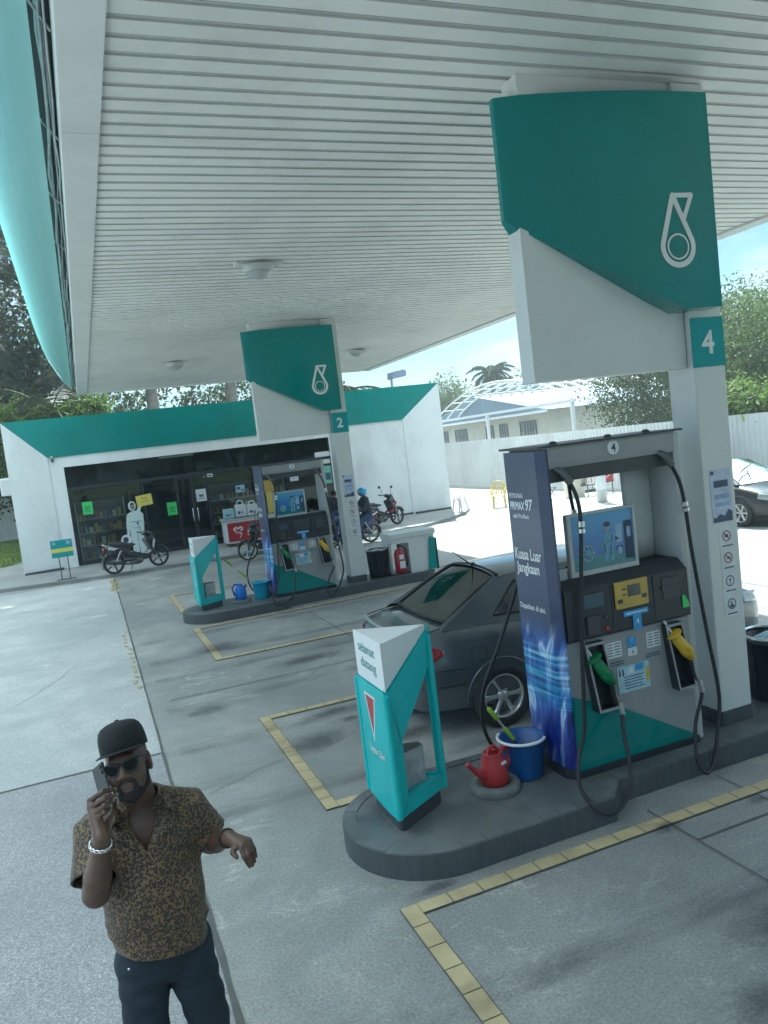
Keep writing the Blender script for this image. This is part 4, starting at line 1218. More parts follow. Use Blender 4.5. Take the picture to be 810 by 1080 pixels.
# sheets on the glass
def sheet_on(name, x, z, w, h, mat, lab, marks=None, grp=None):
    m = MB(); m.box(-w/2,w/2,-.004,0,0,h)
    o = thing(name, (x, 25.99, z), 0, lab, 'notice', grp); m.build('paper', mat, o)
    k = MB()
    for q in (marks or ((.2,.8,.55,.62),(.2,.7,.4,.46),(.2,.8,.25,.31))): k.box(-w/2+w*q[0], -w/2+w*q[1], -.006, -.0045, h*q[2], h*q[3])
    k.build('printing', M['print'] if mat is not M['fluo'] else M['green'], o)
sheet_on('notice', .02, 1.67, .30, .40, M['fluo'], 'bright green sheet on the glass at the left, above the snack shelf')
sheet_on('notice', 2.57, 1.28, .31, .42, M['fluo'], 'bright green sheet on the glass beside the shop door')
sheet_on('notice', 3.55, 1.60, .33, .40, M['paper'], 'white sheet with a round mark on the shop door glass', ((.25,.75,.5,.56),(.3,.7,.36,.5),(.2,.8,.2,.25)))
sheet_on('notice', 3.86, 2.36, .30, .11, M['paper'], 'small white strip above the shop door', ((.1,.9,.3,.6),))
sheet_on('notice', 4.86, 1.72, .30, .24, M['labelpale'], 'pale blue sheet on the glass above the freezer', ((.1,.5,.4,.8),(.6,.9,.2,.4)))
sheet_on('notice', 6.42, 2.18, .52, .32, M['sheetyellow'], 'yellow poster on the glass above the far pump screen', ((.1,.5,.4,.6),(.2,.9,.75,.82)))
sheet_on('notice', 7.00, 2.20, .22, .26, M['paper'], 'white card on the glass right of the yellow poster', ((.2,.8,.3,.34),))
sheet_on('notice', 6.75, 1.86, .30, .30, M['paper'], 'white sheet on the glass below the yellow poster', ((.2,.8,.3,.34),(.2,.8,.5,.54)))
sheet_on('notice', 7.86, 1.62, .52, .62, M['green2'] if 'green2' in M else M['labelpale'], 'pale green poster on the glass left of column 2', ((.1,.45,.5,.75),(.55,.9,.2,.6)))
sheet_on('notice', 7.86, 2.32, .55, .42, M['paper'], 'white sheet above the pale green poster left of column 2', ((.1,.9,.5,.54),))
# cardboard racing driver
M['suit'] = pm('printed_white_overalls', (.62,.72,.70), .5, .06, 8)
M['skinprint'] = pm('printed_skin', (.30,.19,.14), .5)
t = thing('standee', (1.36,25.25,.10), 0, 'life size cardboard cutout of a racing driver in white overalls raising a yellow board', 'standee')
m = MB(); th = .012
def pp(pts, y0=0, mi=0): m.prism(pts, 'y', y0, y0+th if y0 == 0 else y0+.002, mi)
pp([(-.20,0),(-.03,0),(.0,.55),(.02,.0),(.20,.0),(.19,.75),(.22,1.05),(.24,1.40),(.16,1.48),(.20,1.60),(.33,1.68),(.40,1.78),(.33,1.82),(.16,1.72),(.06,1.52),(-.08,1.52),(-.24,1.44),(-.30,1.15),(-.31,.80),(-.24,.78),(-.22,1.0),(-.20,.6)])
b = m.build('figure', M['suit'], t)
m = MB(); n = 18
m.prism([(-.06+.115*math.cos(2*PI*i/n), 1.68+.15*math.sin(2*PI*i/n)) for i in range(n)], 'y', -.002, .012, 0)
m.prism([(-.05+.07*math.cos(2*PI*i/n), 1.665+.10*math.sin(2*PI*i/n)) for i in range(n)], 'y', -.004, -.0022, 1)
m.prism([(-.115,1.72),(.01,1.72),(.0,1.77),(-.05,1.79),(-.10,1.77)], 'y', -.006, -.0042, 2)
m.build('head', [M['suit'], M['skinprint'], M['artdark']], t)
m = MB(); m.prism([(.10,1.62),(.58,1.66),(.56,2.0),(.08,1.96)], 'y', -.006, -.0022, 0); m.prism([(.2,1.75),(.46,1.77),(.45,1.80),(.2,1.78)], 'y', -.0085, -.0062, 1); m.prism([(.24,1.84),(.42,1.855),(.42,1.90),(.24,1.885)], 'y', -.0085, -.0062, 1); m.build('placard', [M['sheetyellow'], M['brass']], t)
m = MB()
m.box(-.16,.14,-.004,-.0022,1.17,1.20); m.box(-.10,.10,-.004,-.0022,.98,1.0); m.box(-.02,.0,-.004,-.0022,.55,.9); m.build('suit_print', M['artcyan'], t)
m = MB(); m.prism([(-.36+.16*math.cos(2*PI*i/n), .66+.16*math.sin(2*PI*i/n)) for i in range(n)], 'y', -.006, -.0022, 0); m.prism([(-.38+.08*math.cos(2*PI*i/n), .66+.09*math.sin(2*PI*i/n)) for i in range(n)], 'y', -.008, -.0062, 1); m.build('helmet', [M['whiteclean'], M['artdark']], t)
m = MB(); m.prism([(-.3,.0),(.3,.0),(.25,-.004)], 'y', .0, .3); m.prism([(.012,0),(.3,0),(.012,1.0)], 'x', -.03, .03); m.build('foot', M['dgrey'], t)
# small sign on two legs
t = thing('board_sign', (-.80,23.05,.105), R(3), 'small teal board with yellow stripe on two thin legs by the shop', 'sign')
m = MB(); m.box(-.28,.28,-.012,.012,.62,1.10); b = m.build('board', M['tealpanel'], t, bevel=.008)
m = MB(); m.box(-.28,.28,-.0145,-.0125,.76,.87); m.build('stripe', M['sheetyellow'], b)
m = MB(); m.box(-.22,-.15,-.0145,-.0125,.98,1.05); m.box(.13,.23,-.0145,-.0125,.97,1.06); m.build('printing', M['artpale'], b)
for x in (-.11,.11):
    m = MB(); m.tube([(x,0,0),(x,0,.62)], .014, 8); m.box(x-.14,x+.14,-.06,.06,0,.014); m.build('leg', M['dgrey'], t)
# ice cream freezer and the goods on it
t = thing('freezer', (4.75,24.55,.105), 0, 'red and white ice cream chest freezer with heart emblem by the shop door', 'freezer')
m = MB(); m.box(-.80,.86,.0,.66,.10,.80); m.build('body', M['whiteclean'], t, bevel=.02)
m = MB(); m.box(-.73,.80,-.006,.001,.14,.74); m.build('front_panel', M['redpaint'], t)
m = MB(); m.box(-.84,.90,-.03,.69,.80,.86); m.box(-.84,-.5,-.03,.69,.86,.875); m.build('rim', M['lgrey'], t, bevel=.008)
m = MB(); m.box(-.76,.82,.05,.6,.861,.89); m.build('lid', M['clearglass'], t)
m = MB()
for sx in (-1,1):
    for sc, w in ((1,.016),(.55,.014)):
        pts = []
        for i in range(19):
            a = R(-100)+R(290)*i/18
            pts.append((-.40+sx*(.075+.068*sc*math.cos(a)), -.009, .53+.062*sc*math.sin(a)))
        m.tube(pts, w, 6)
m.v = [(x, -.0075+(y+.009)*.08, z) for x, y, z in m.v]
m.build('heart_emblem', M['whiteclean'], t)
m = MB(); text_mb(m, '7', (-.33,-.0075,.24), (1,0,0), (0,0,1), height=.15, align='C', depth=.001, bold=.02, shear=.2); m.box(-.50,-.32,-.0085,-.0065,.40,.43); m.build('lettering', M['whiteclean'], t)
m = MB()
for x in (-.7,.76):
    for y in (.08,.58): m.lathe([(.03,0),(.04,.03),(.04,.10)], 10, (x,y,0))
m.build('castor', M['dgrey'], t)
m = MB(); m.box(-.8,.86,.01,.03,.10,.135); m.build('kick_strip', M['whiteclean'], t)
for i, (x, w, h, mt, lab) in enumerate(((4.16,.34,.40,M['labelpale'],'pale grey carrier bag at the left end of the freezer lid'),(4.55,.36,.52,M['paper'],'white carrier bag with looped handle in the middle of the freezer lid'),(4.93,.38,.46,M['paper'],'white carton printed with a face on the freezer lid'))):
    o = thing('carrier_bag', (x,24.8,.997), R(rng.uniform(-8,8)), lab, 'bag', 'goods on the freezer lid')
    m = MB(); m.prism([(-w/2,0),(w/2,0),(w/2*.94,h*.75),(-w/2*.94,h*.75)], 'y', -.08, .08); bb = m.build('body', mt, o, bevel=.02)
    if i != 0:
        m = MB(); m.tube([(-.10,0,h*.74),(-.08,0,h*.92),(0,0,h),(.08,0,h*.92),(.10,0,h*.74)], .018, 8); m.build('handle', mt, o)
    m = MB(); m.box(-w*.28,-w*.05,-.084,-.081,h*.18,h*.34); m.box(w*.08,w*.2,-.084,-.081,h*.2,h*.32); m.build('printing', M['print'], o)
t = thing('banner_stand', (5.62,25.1,.10), 0, 'narrow yellow upright banner right of the freezer', 'banner')
m = MB(); m.box(-.11,.11,0,.02,.05,1.55); m.build('banner', M['yellowpale'], t); m = MB(); m.box(-.17,.17,-.005,.015,1.55,2.05); m.build('header', M['brass'], t, bevel=.01); m = MB(); m.box(-.2,.2,-.15,.15,0,.03); m.build('foot', M['dgrey'], t)

# ================================================================== things on the islands
M['wornstone'] = pm('worn_concrete_disc', (.15,.16,.155), .8, .25, 14, bump=.3, bs=50, dirt=.4)
def slab_disc(x, y, lab, r=.185):
    t = thing('concrete_base', (x,y,.1745), .3, lab, 'concrete disc', 'round concrete bases')
    m = MB(); m.lathe([(r,0),(r*1.01,.03),(r*.94,.055),(r*.70,.06),(r*.66,.045),(0,.042)], 28); m.build('disc', M['wornstone'], t)
    return t
slab_disc(2.50, 4.94, 'round worn concrete base under the red watering can')
def watering_can(x, y, rz, lab, mat):
    t = thing('watering_can', (x,y,.217), rz, lab, 'watering can', 'watering cans beside the pumps')
    m = MB(); m.lathe([(0,.0),(.09,.0),(.105,.012),(.102,.10),(.088,.19),(.070,.225),(.072,.235),(.058,.237),(.054,.215),(.07,.18),(.0,.17)], 26, caps=False); m.build('body', mat, t)
    m = MB(); m.tube([(-.085,0,.075),(-.16,0,.13),(-.225,0,.20),(-.245,0,.225)], [.034,.024,.017,.019], 12); m.build('spout', mat, t)
    m = MB(); m.tube([(.055,0,.225),(.12,0,.235),(.165,0,.19),(.16,0,.12),(.105,0,.06)], [.014,.017,.017,.016,.014], 10); m.build('handle', mat, t)
    m = MB(); m.tube([(-.055,0,.22),(-.03,0,.275),(.02,0,.28),(.06,0,.235)], .012, 8); m.build('carry_handle', mat, t)
    m = MB(); m.box(-.025,.02,-.107,-.09,.165,.18, T=Matrix.Rotation(.2,4,'Z')); m.build('label', M['whiteclean'], t)
    return t
watering_can(2.50, 4.94, R(14), 'red plastic watering can on a round concrete base', M['red'])
def bucket(x, y, lab, mat, rim, rx=.17, h=.30, grip=True):
    t = thing('bucket', (x,y,.1745), R(20), lab, 'bucket', 'buckets beside the pumps')
    m = MB(); m.lathe([(0,.004),(rx*.80,.0),(rx*.82,.01),(rx*.97,h*.96),(rx*1.03,h),(rx*1.05,h-.012),(rx*1.0,h-.016),(rx*.95,h-.02),(rx*.78,.015),(0,.012)], 32, caps=False); m.build('body', mat, t)
    m = MB(); 
    pts = [(rx*1.06*math.cos(a), rx*1.06*math.sin(a), h-.004) for a in [R(110+i*8) for i in range(24)]]
    m.tube(pts, .012, 8); m.build('handle', rim, t)
    return t
bucket(2.80, 5.02, 'deep blue bucket with white handle against the pump end panel', M['blue'], M['whiteclean'])
m = MB(); m.lathe([(0,.11),(.145,.11)], 24, caps=False)
o = m.build('wash_water', M['blackwater'] if 'blackwater' in M else M['lcd'], None, loc=(2.80,5.02,.175)); tag(o, 'dark wash water inside the deep blue bucket', 'water')
def squeegee(p0, p1, lab, c1, c2):
    t = thing('squeegee', p0, 0, lab, 'squeegee', 'squeegees in the buckets')
    d = Vector(p1)-Vector(p0); L = d.length; d.normalize()
    def at(f): return tuple(d*L*f)
    m = MB(); m.tube([at(0),at(.45)], .011, 10); m.build('pole', M['steel'], t)
    m = MB(); m.tube([at(.42),at(.63)], .018, 10); m.build('collar', c1, t)
    m = MB(); m.tube([at(.6),at(.80)], .011, 10); m.build('shaft', M['steel'], t)
    m = MB(); m.tube([at(.78),at(.8),at(.98),at(1)], [.014,.019,.019,.012], 10); m.build('grip', c1, t)
    m = MB(); m.box(-.09,.09,-.02,.02,-.02,.03); m.build('blade', c2, t)
squeegee((2.86,5.0,.26), (2.59,5.10,.72), 'green handled squeegee leaning out of the deep blue bucket', M['lime'], M['dgrey'])
slab_disc(2.42, 4.95+ISL, 'round worn concrete base under the blue jug', .17)
# blue jug
t = thing('jug', (2.42,4.95+ISL,.217), R(10), 'bright blue plastic water jug on the far island', 'jug')
m = MB(); m.lathe([(0,0),(.085,0),(.10,.02),(.115,.12),(.10,.21),(.06,.26),(.045,.29),(.05,.30),(0,.30)], 22, caps=False); m.build('body', M['blue2'] if 'blue2' in M else M['blue'], t)
m = MB(); m.tube([(-.04,0,.29),(-.10,0,.31),(-.15,0,.24),(-.12,0,.10)], .015, 8); m.build('handle', M['blue'], t)
m = MB(); m.tube([(.06,0,.2),(.13,0,.26)], [.03,.02], 10); m.build('spout', M['blue'], t)
bucket(2.83, 5.0+ISL, 'pale cyan bucket on the far island by the pump', M['cyan'], M['cyan'], .17, .31)
squeegee((2.86,5.0+ISL,.30), (2.25,5.25+ISL,.98), 'thin yellow green pole leaning from the pale cyan bucket', M['lime'], M['dgrey'])
# bins
def litter_bin(x, y, lab, r=.22, h=.55):
    t = thing('litter_bin', (x,y,.172), 0, lab, 'bin', 'black litter bins')
    m = MB(); m.lathe([(0,0),(r*.86,0),(r*.9,.02),(r*.97,h*.9),(r*1.04,h*.91),(r*1.04,h*.97),(r*.94,h*.965),(r*.88,.05),(0,.04)], 30, caps=False); m.build('body', M['black'], t)
    m = MB(); m.tube([(r*1.01*math.cos(2*PI*i/28),r*1.01*math.sin(2*PI*i/28),h) for i in range(28)], .018, 8, closed=True); m.build('rim', M['steel'], t)
    m = MB()
    for i in range(10):
        a = 2*PI*i/10; m.tube([(r*.9*math.cos(a),r*.9*math.sin(a),.06),(r*1.0*math.cos(a),r*1.0*math.sin(a),h*.88)], .008, 6)
    m.build('rib', M['black'], t)
    s = SDF(); rr = random.Random(5)
    for i in range(9): s.ell((rr.uniform(-.1,.1),rr.uniform(-.1,.1),h*.80+rr.uniform(-.03,.05)), (rr.uniform(.05,.09),)*3, k=.03)
    sdf_obj('rubbish', s, .014, M['labelpale'], t, 1)
    return t
litter_bin(5.42, 5.06, 'black litter bin with steel rim right of column 4', .24, .56)
litter_bin(5.20, 4.97+ISL, 'black litter bin between column 2 and the white cabinet', .21, .55)
# white cabinet with extinguisher bay
t = thing('service_cabinet', (5.42,4.95+ISL,.172), 0, 'white air and water cabinet with teal end on the far island', 'cabinet')
m = MB(); m.prism([(.0,.72),(.92,.72),(.92,.0),(.36,.0),(.36,.62),(.0,.62)], 'y', -.28, .26); m.prism([(0,.0),(.05,0),(.05,.62),(0,.62)], 'y', -.1, .26); m.build('body', M['white'], t, bevel=.01)
m = MB(); m.box(-.02,.95,-.31,.29,.72,.82); m.build('top', M['white'], t, bevel=.012)
m = MB(); m.prism([(.74,.02),(.955,.02),(.955,.62),(.83,.67),(.80,.60)], 'y', -.31, -.282); m.box(.921,.955,-.31,.27,.02,.62); m.build('teal_end', M['tealdull'], t)
m = MB(); m.box(-.02,.98,-.26,.24,-.002,.03); m.build('plinth', M['dgrey'], t)
t = thing('fire_extinguisher', (5.60,4.77+ISL,.203), 0, 'red fire extinguisher standing in the white cabinet bay', 'extinguisher')
m = MB(); m.lathe([(0,0),(.10,.0),(.11,.02),(.11,.38),(.085,.45),(.03,.49),(.03,.53)], 20, caps=False); m.build('cylinder', M['redpaint'], t)
m = MB(); m.box(-.03,.03,-.03,.03,.52,.56); m.box(-.02,.10,-.015,.015,.56,.575); m.build('valve', M['black'], t)
m = MB(); m.tube([(.03,-.02,.54),(.12,-.05,.46),(.13,-.06,.25),(.125,-.06,.12)], .014, 8); m.build('hose', M['rubber'], t)
m = MB(); m.box(-.05,.04,-.118,-.10,.28,.37); m.box(-.05,.06,-.118,-.10,.10,.24); m.build('label', M['paper'], t)

# ================================================================== things by the fence
def plastic_chair(x, y, rz):
    t = thing('plastic_chair', (x,y,0), rz, 'sun faded yellow plastic chair alone on the open concrete', 'chair')
    for sx in (-1,1):
        for sy in (-1,1):
            m = MB(); m.tube([(sx*.22,sy*.22,0),(sx*.19,sy*.19,.43)], [.02,.026], 8); m.build('leg', M['yellowpale'], t)
    m = MB(); m.box(-.23,.23,-.23,.22,.42,.45); m.build('seat', M['yellowpale'], t, bevel=.015)
    for sx in (-1,1):
        m = MB(); m.tube([(sx*.22,-.18,.44),(sx*.26,-.16,.64),(sx*.26,.18,.67)], .02, 8); m.build('armrest', M['yellowpale'], t)
    bk = MB()
    for k in range(5): 
        x0 = -.17+k*.085; bk.prism([(x0-.022,.46),(x0+.022,.46),(x0*1.05+.022,.86),(x0*1.05-.022,.86)], 'y', .19, .21)
    pts = [(-.24,.2,.44),(-.25,.23,.75),(-.17,.24,.90),(0,.24,.94),(.17,.24,.90),(.25,.23,.75),(.24,.2,.44)]
    bk.tube(pts, .02, 8); bk.build('backrest', M['yellowpale'], t)
plastic_chair(13.75, 24.4, R(-35))
for k, lab in enumerate(('lower white plastic stool of the stack by the shop corner','upper white plastic stool nested on another by the shop corner')):
    t = thing('stool', (12.05,24.15,.10), R(10+4*k), lab, 'stool', 'white stools stacked by the shop corner'); z = k*.09
    m = MB(); m.box(-.15,.15,-.15,.15,.42+z,.445+z); m.build('seat', M['whiteclean'], t, bevel=.008)
    for sx in (-1,1):
        for sy in (-1,1):
            m = MB(); m.tube([(sx*(.2-.012*k),sy*(.2-.012*k),z),(sx*.13,sy*.13,.42+z)], [.022-.004*k,.028-.004*k], 6); m.build('leg', M['whiteclean'], t)
t = thing('water_tub', (16.5,23.7,0), 0, 'cream tub heaped with white cloth near the fence', 'tub')
m = MB(); m.lathe([(0,0),(.34,0),(.44,.72),(.47,.74),(.44,.76),(.40,.70),(.3,.05),(0,.05)], 24, caps=False); m.build('body', M['cream'], t)
s = SDF(); s.ell((0,0,.68),(.36,.36,.16)); s.ell((.05,.03,.82),(.18,.2,.18),k=.08); sdf_obj('cloth', s, .03, M['whiteclean'], t)
t = thing('crate', (17.6,23.4,.45), .2, 'red plastic crate standing on a low rack by the fence', 'crate')
m = MB(); m.ring([(-.28,-.2),(.28,-.2),(.28,.2),(-.28,.2)], [(-.25,-.17),(.25,-.17),(.25,.17),(-.25,.17)], 'z', 0, .34); m.box(-.26,.26,-.18,.18,.0,.02); m.build('body', M['red'], t, bevel=.01)
m = MB(); m.tube([(-.2,-.205,.1),(.15,-.205,.26)], .012, 6); m.build('strap', M['whiteclean'], t)
t = thing('low_rack', (17.4,23.4,0), .2, 'low dark metal rack carrying the red crate', 'rack')
m = MB(); m.box(-.9,.5,-.22,.22,.41,.448); m.build('deck', M['dgrey'], t)
for x in (-.85,.45):
    for y in (-.18,.18):
        m = MB(); m.tube([(x,y,0),(x,y,.41)], .02, 6); m.build('leg', M['dgrey'], t)
t = thing('broom', (17.25,23.9,0), 0, 'long handled broom leaning by the white fence left of the red crate', 'broom')
m = MB(); m.tube([(-.1,-.1,.15),(.1,.3,1.75)], .016, 6); m.tube([(.12,-.1,.15),(.28,.3,1.75)], .016, 6); m.build('handle', M['red'], t); m = MB(); m.box(-.3,.3,-.15,.0,.08,.2); m.build('head', M['dgrey'], t)
t = thing('folding_chair', (15.75,24.2,0), .5, 'dark folding chair left of the cream tub', 'chair')
m = MB()
for sx in (-.2,.2): m.tube([(sx,-.2,0),(sx,.1,.45),(sx,.22,.95)], .016, 6); m.tube([(sx,.22,0),(sx,-.18,.45)], .016, 6)
m.build('frame', M['dgrey'], t); m = MB(); m.box(-.2,.2,-.18,.12,.44,.465); m.build('seat', M['dgrey'], t); m = MB(); m.box(-.2,.2,.19,.21,.7,.95); m.build('backrest', M['dgrey'], t)
t = thing('water_tank', (15.8,21.2,0), 0, 'slim white cylindrical water tank behind the parked black car', 'tank')
m = MB(); m.lathe([(.0,0),(.17,0),(.17,.4),(.19,.42),(.17,.44),(.17,1.5),(.19,1.52),(.15,1.66),(0,1.7)], 22, caps=False); m.build('body', M['whiteclean'], t); m = MB(); m.tube([(.02,-.16,1.58),(.1,-.28,1.55),(.12,-.3,1.2)], .03, 8); m.build('pipe', M['whiteclean'], t)
# floodlight behind the shop
t = thing('street_lamp', (16.6,40,0), R(20), 'grey lamp head on a pole rising behind the shop roof', 'lamp')
m = MB(); m.tube([(0,0,0),(0,0,6.3)], .07, 8); m.build('pole', M['galv'], t)
m = MB(); m.prism([(-.1,6.2),(.95,6.35),(1.0,6.6),(.85,6.72),(-.05,6.6)], 'y', -.22, .22); m.build('lamp_head', M['lblue2'] if 'lblue2' in M else M['galv'], t, bevel=.04)
# ================================================================== fences and the house behind
M['fence'] = pm('white_corrugated_sheet', (.62,.64,.64), .45, .06, .6, dirt=.22, dscale=1.0)
M['leaf_glass'] = glassmat('house_window_glass', (.10,.12,.12), .1)
def corrugated(name, p0, p1, h, lab, gap=.06, z0=.12):
    p0 = Vector((*p0, 0)); p1 = Vector((*p1, 0)); L = (p1-p0).length; rz = math.atan2(p1.y-p0.y, p1.x-p0.x)
    t = thing(name, p0, rz, lab, 'fence')
    m = MB(); x = 0; prof = []
    while x < L:
        prof += [(x,0),(x+.10,0),(x+.125,.035),(x+.175,.035)]; x += .2
    n = len(prof); vs = [(a,b,z0) for a,b in prof]+[(a,b,h) for a,b in prof]
    m.add(vs, [(i,i+1,n+i+1,n+i) for i in range(n-1)]); m.build('sheeting', M['fence'], t, solid=.003)
    m = MB()
    for z in (.4,h-.35): m.box(0,L,.045,.09,z,z+.06)
    m.build('rail', M['galv'], t)
    for i in range(int(L/3)+1):
        m = MB(); m.box(i*3-.04,i*3+.04,.09,.17,0,h-.05); m.build('post', M['galv'], t)
    m = MB(); m.box(0,L,-.04,.2,0,.118); m.build('kerb_beam', M['white'], t)
    return t
corrugated('fence', (18.5,44.5), (18.5,4), 2.36, 'long white corrugated fence along the right side of the forecourt')
corrugated('fence', (-24,45.6), (18.3,45.6), 2.42, 'white corrugated fence behind the lawn and the shop')
tag(sheet('yard', [(18.6,0),(70,0),(70,90),(18.6,90)], .02, M['apron']), kind='structure')
M['roofblue'] = pm('faded_blue_roof_sheet', (.16,.23,.30), .5, .1, 1, dirt=.15)
h = thing('house', (25.2,47,0), 0, 'cream house with dark barred windows behind the white fence', 'house')
m = MB(); m.box(0,9,-9,7,0,3.55); m.build('wall', M['cream'], h)
m = MB(); m.prism([(-9.6,3.56),(7.6,3.56),(-1,5.1)], 'x', -.45, 9.4); m.build('roof', M['roofblue'], h)
m = MB(); m.box(-.62,-.46,-9.6,7.6,3.42,3.56); m.build('gutter', M['whiteclean'], h)
for y in (-7.6,-4.3,-2.5,1.2,4.2):
    w = 1.7 if y in (-7.6,1.2) else .9
    m = MB(); m.box(-.03,.02,y,y+w,1.2,3.0); wn = m.build('window', M['leaf_glass'], h)
    m = MB(); m.ring([(y-.06,1.14),(y+w+.06,1.14),(y+w+.06,3.06),(y-.06,3.06)], [(y,1.2),(y+w,1.2),(y+w,3.0),(y,3.0)], 'x', -.06, -.032)
    for k in range(1,int(w/.3)): m.box(-.055,-.04,y+k*.3-.012,y+k*.3+.012,1.2,3.0)
    m.build('frame', M['dgrey'], wn)
# arched carport frame
cp = thing('carport', (23.0,40.2,0), 0, 'white arched steel carport frame in front of the cream house', 'carport')
y0, y1, zs = -7.9, 8.2, 3.68
for yy in (y0+.25, 1.0, y1-.4):
    for xx in (0, 6.5):
        m = MB(); m.box(xx-.08,xx+.08,yy-.08,yy+.08,0,zs); m.build('post', M['whiteclean'], cp)
m = MB()
for xx in (0,6.5): m.box(xx-.07,xx+.07,y0,y1,zs,zs+.14)
m.build('eave_beam', M['whiteclean'], cp)
N = 9
for i in range(N):
    xx = 6.5*i/(N-1)
    m = MB(); pts = []
    for k in range(17):
        u = k/16; pts.append((xx, y0+(y1-y0)*u, zs+.1+1.75*math.sin(PI*u)**.8))
    m.tube(pts, .06, 6); m.build('arch', M['whiteclean'], cp)
for k in range(1,12):
    u = k/12; yy = y0+(y1-y0)*u; zz = zs+.1+1.75*math.sin(PI*u)**.8
    m = MB(); m.tube([(0,yy,zz),(6.5,yy,zz)], .035, 6); m.build('purlin', M['whiteclean'], cp)
# ================================================================== trees
def leafmat(name, a, b, trans=.45, tcol=None):
    t = NT(name); v = t.co()
    oi = t.n('ShaderNodeNewGeometry')
    c = t.ramp(oi.outputs['Random Per Island'], [(0, a), (.55, tuple((x+y)/2 for x, y in zip(a, b))), (1, b)])
    t.base(c); t.P(rough=.55, spec=.3)
    tr = t.n('ShaderNodeBsdfTranslucent'); 
    tc = t.mix(.5, c, tcol or tuple(min(1,x*2.2) for x in b)); t.l(tc, tr.inputs['Color'])
    mx = t.n('ShaderNodeMixShader'); mx.inputs[0].default_value = trans
    t.l(t.b.outputs[0], mx.inputs[1]); t.l(tr.outputs[0], mx.inputs[2]); t.l(mx.outputs[0], t.out.inputs['Surface'])
    return t.m
M['leaf_dark'] = leafmat('dark_green_leaf', (.026,.048,.028), (.080,.110,.052), .32, (.10,.15,.05))
M['leaf_mid'] = leafmat('mid_green_leaf', (.028,.060,.018), (.105,.165,.042), .38, (.16,.25,.05))
M['leaf_bright'] = leafmat('young_green_leaf', (.055,.10,.022), (.16,.23,.06), .42, (.22,.33,.07))
M['leaf_pale'] = leafmat('pale_olive_leaf', (.10,.14,.05), (.22,.27,.11), .4, (.3,.4,.12))
M['palm'] = leafmat('palm_leaflet', (.022,.036,.022), (.070,.088,.048), .25, (.09,.11,.05))
M['bark'] = pm('grey_brown_bark', (.10,.085,.065), .9, .35, 6, bump=.4, bs=25)
M['palebark'] = pm('pale_palm_bark', (.22,.20,.17), .85, .3, 5, bump=.4, bs=18)
def leaves(cen, nrm, size, r_, aspect=.5, droop=.25):
    """folded leaf blades: two quads sharing a midrib"""
    n = len(cen)
    d = r_.normal(size=(n,3)); d -= (d*nrm).sum(1, keepdims=True)*nrm*.6; d[:,2] -= droop
    d /= np.linalg.norm(d, axis=1, keepdims=True)+1e-9
    s = np.cross(d, nrm); s /= np.linalg.norm(s, axis=1, keepdims=True)+1e-9
    up = np.cross(s, d)
    L = (size*r_.uniform(.65,1.25,n))[:,None]; W = L*aspect
    a = cen-d*L*.5; b = cen+d*L*.5
    m1 = cen+s*W*.5+up*W*.22; m2 = cen-s*W*.5+up*W*.22
    pts = np.stack([a, m1, b, m2], 1).reshape(-1,3)
    base = np.arange(n)[:,None]*4
    F = np.concatenate([base+np.array([[0,1,2]]), base+np.array([[0,2,3]])], 0)
    return pts, F
def crown_pts(blobs, n, r_, shell=.55):
    w = np.array([b[3]*b[4]+b[4]*b[5]+b[3]*b[5] for b in blobs]); w = w/w.sum()
    k = r_.choice(len(blobs), n, p=w)
    B = np.array(blobs)[k]
    u = r_.normal(size=(n,3)); u /= np.linalg.norm(u, axis=1, keepdims=True)
    rad = (r_.uniform(shell**3, 1.08, n))**(1/3)
    # bumpy clumped surface
    f = 1+.16*np.sin(u[:,0]*7+k)+.13*np.sin(u[:,1]*9+2*k)+.12*np.sin(u[:,2]*8+3*k)
    P = B[:,:3]+u*B[:,3:]*(rad*f)[:,None]
    return P, u
def tree(name, loc, blobs, n, leaf, mat, lab, trunk=None, seed=1, cat='tree', group=None, aspect=.5, clump=5, spread=1.6, limbs=7, bark='bark'):
    t = thing(name, loc, 0, lab, cat, group)
    r_ = np.random.RandomState(seed)
    P, u = crown_pts(blobs, n//clump, r_)
    P = np.repeat(P, clump, 0)+r_.normal(size=(n//clump*clump,3))*leaf*spread*.6
    N = np.repeat(u, clump, 0)+r_.normal(size=P.shape)*.55+np.array([0,0,.45]); N /= np.linalg.norm(N, axis=1, keepdims=True)
    pts, F = leaves(P, N, leaf, r_, aspect)
    link('crown', np_mesh('crown', pts, F, False), M[mat], t)
    if trunk:
        rr = random.Random(seed); m = MB(); r0, ht = trunk
        path = [(rr.uniform(-.1,.1)*i*.4, rr.uniform(-.1,.1)*i*.4, ht*i/5) for i in range(6)]
        m.tube(path, [r0*(1.25 if i == 0 else 1-.1*i) for i in range(6)], 9)
        for i in range(limbs):
            b = blobs[i % len(blobs)]; s = Vector(path[rr.randint(2,5)]); e = Vector(b[:3])+Vector((rr.uniform(-.6,.6)*b[3],rr.uniform(-.6,.6)*b[4],rr.uniform(-.2,.6)*b[5]))
            mid = (s+e)/2+Vector((rr.uniform(-.3,.3),rr.uniform(-.3,.3),rr.uniform(.0,.5)))
            m.tube([s, mid, e], [r0*.5, r0*.3, r0*.1], 7)
        m.build('trunk', M[bark], t)
    return t
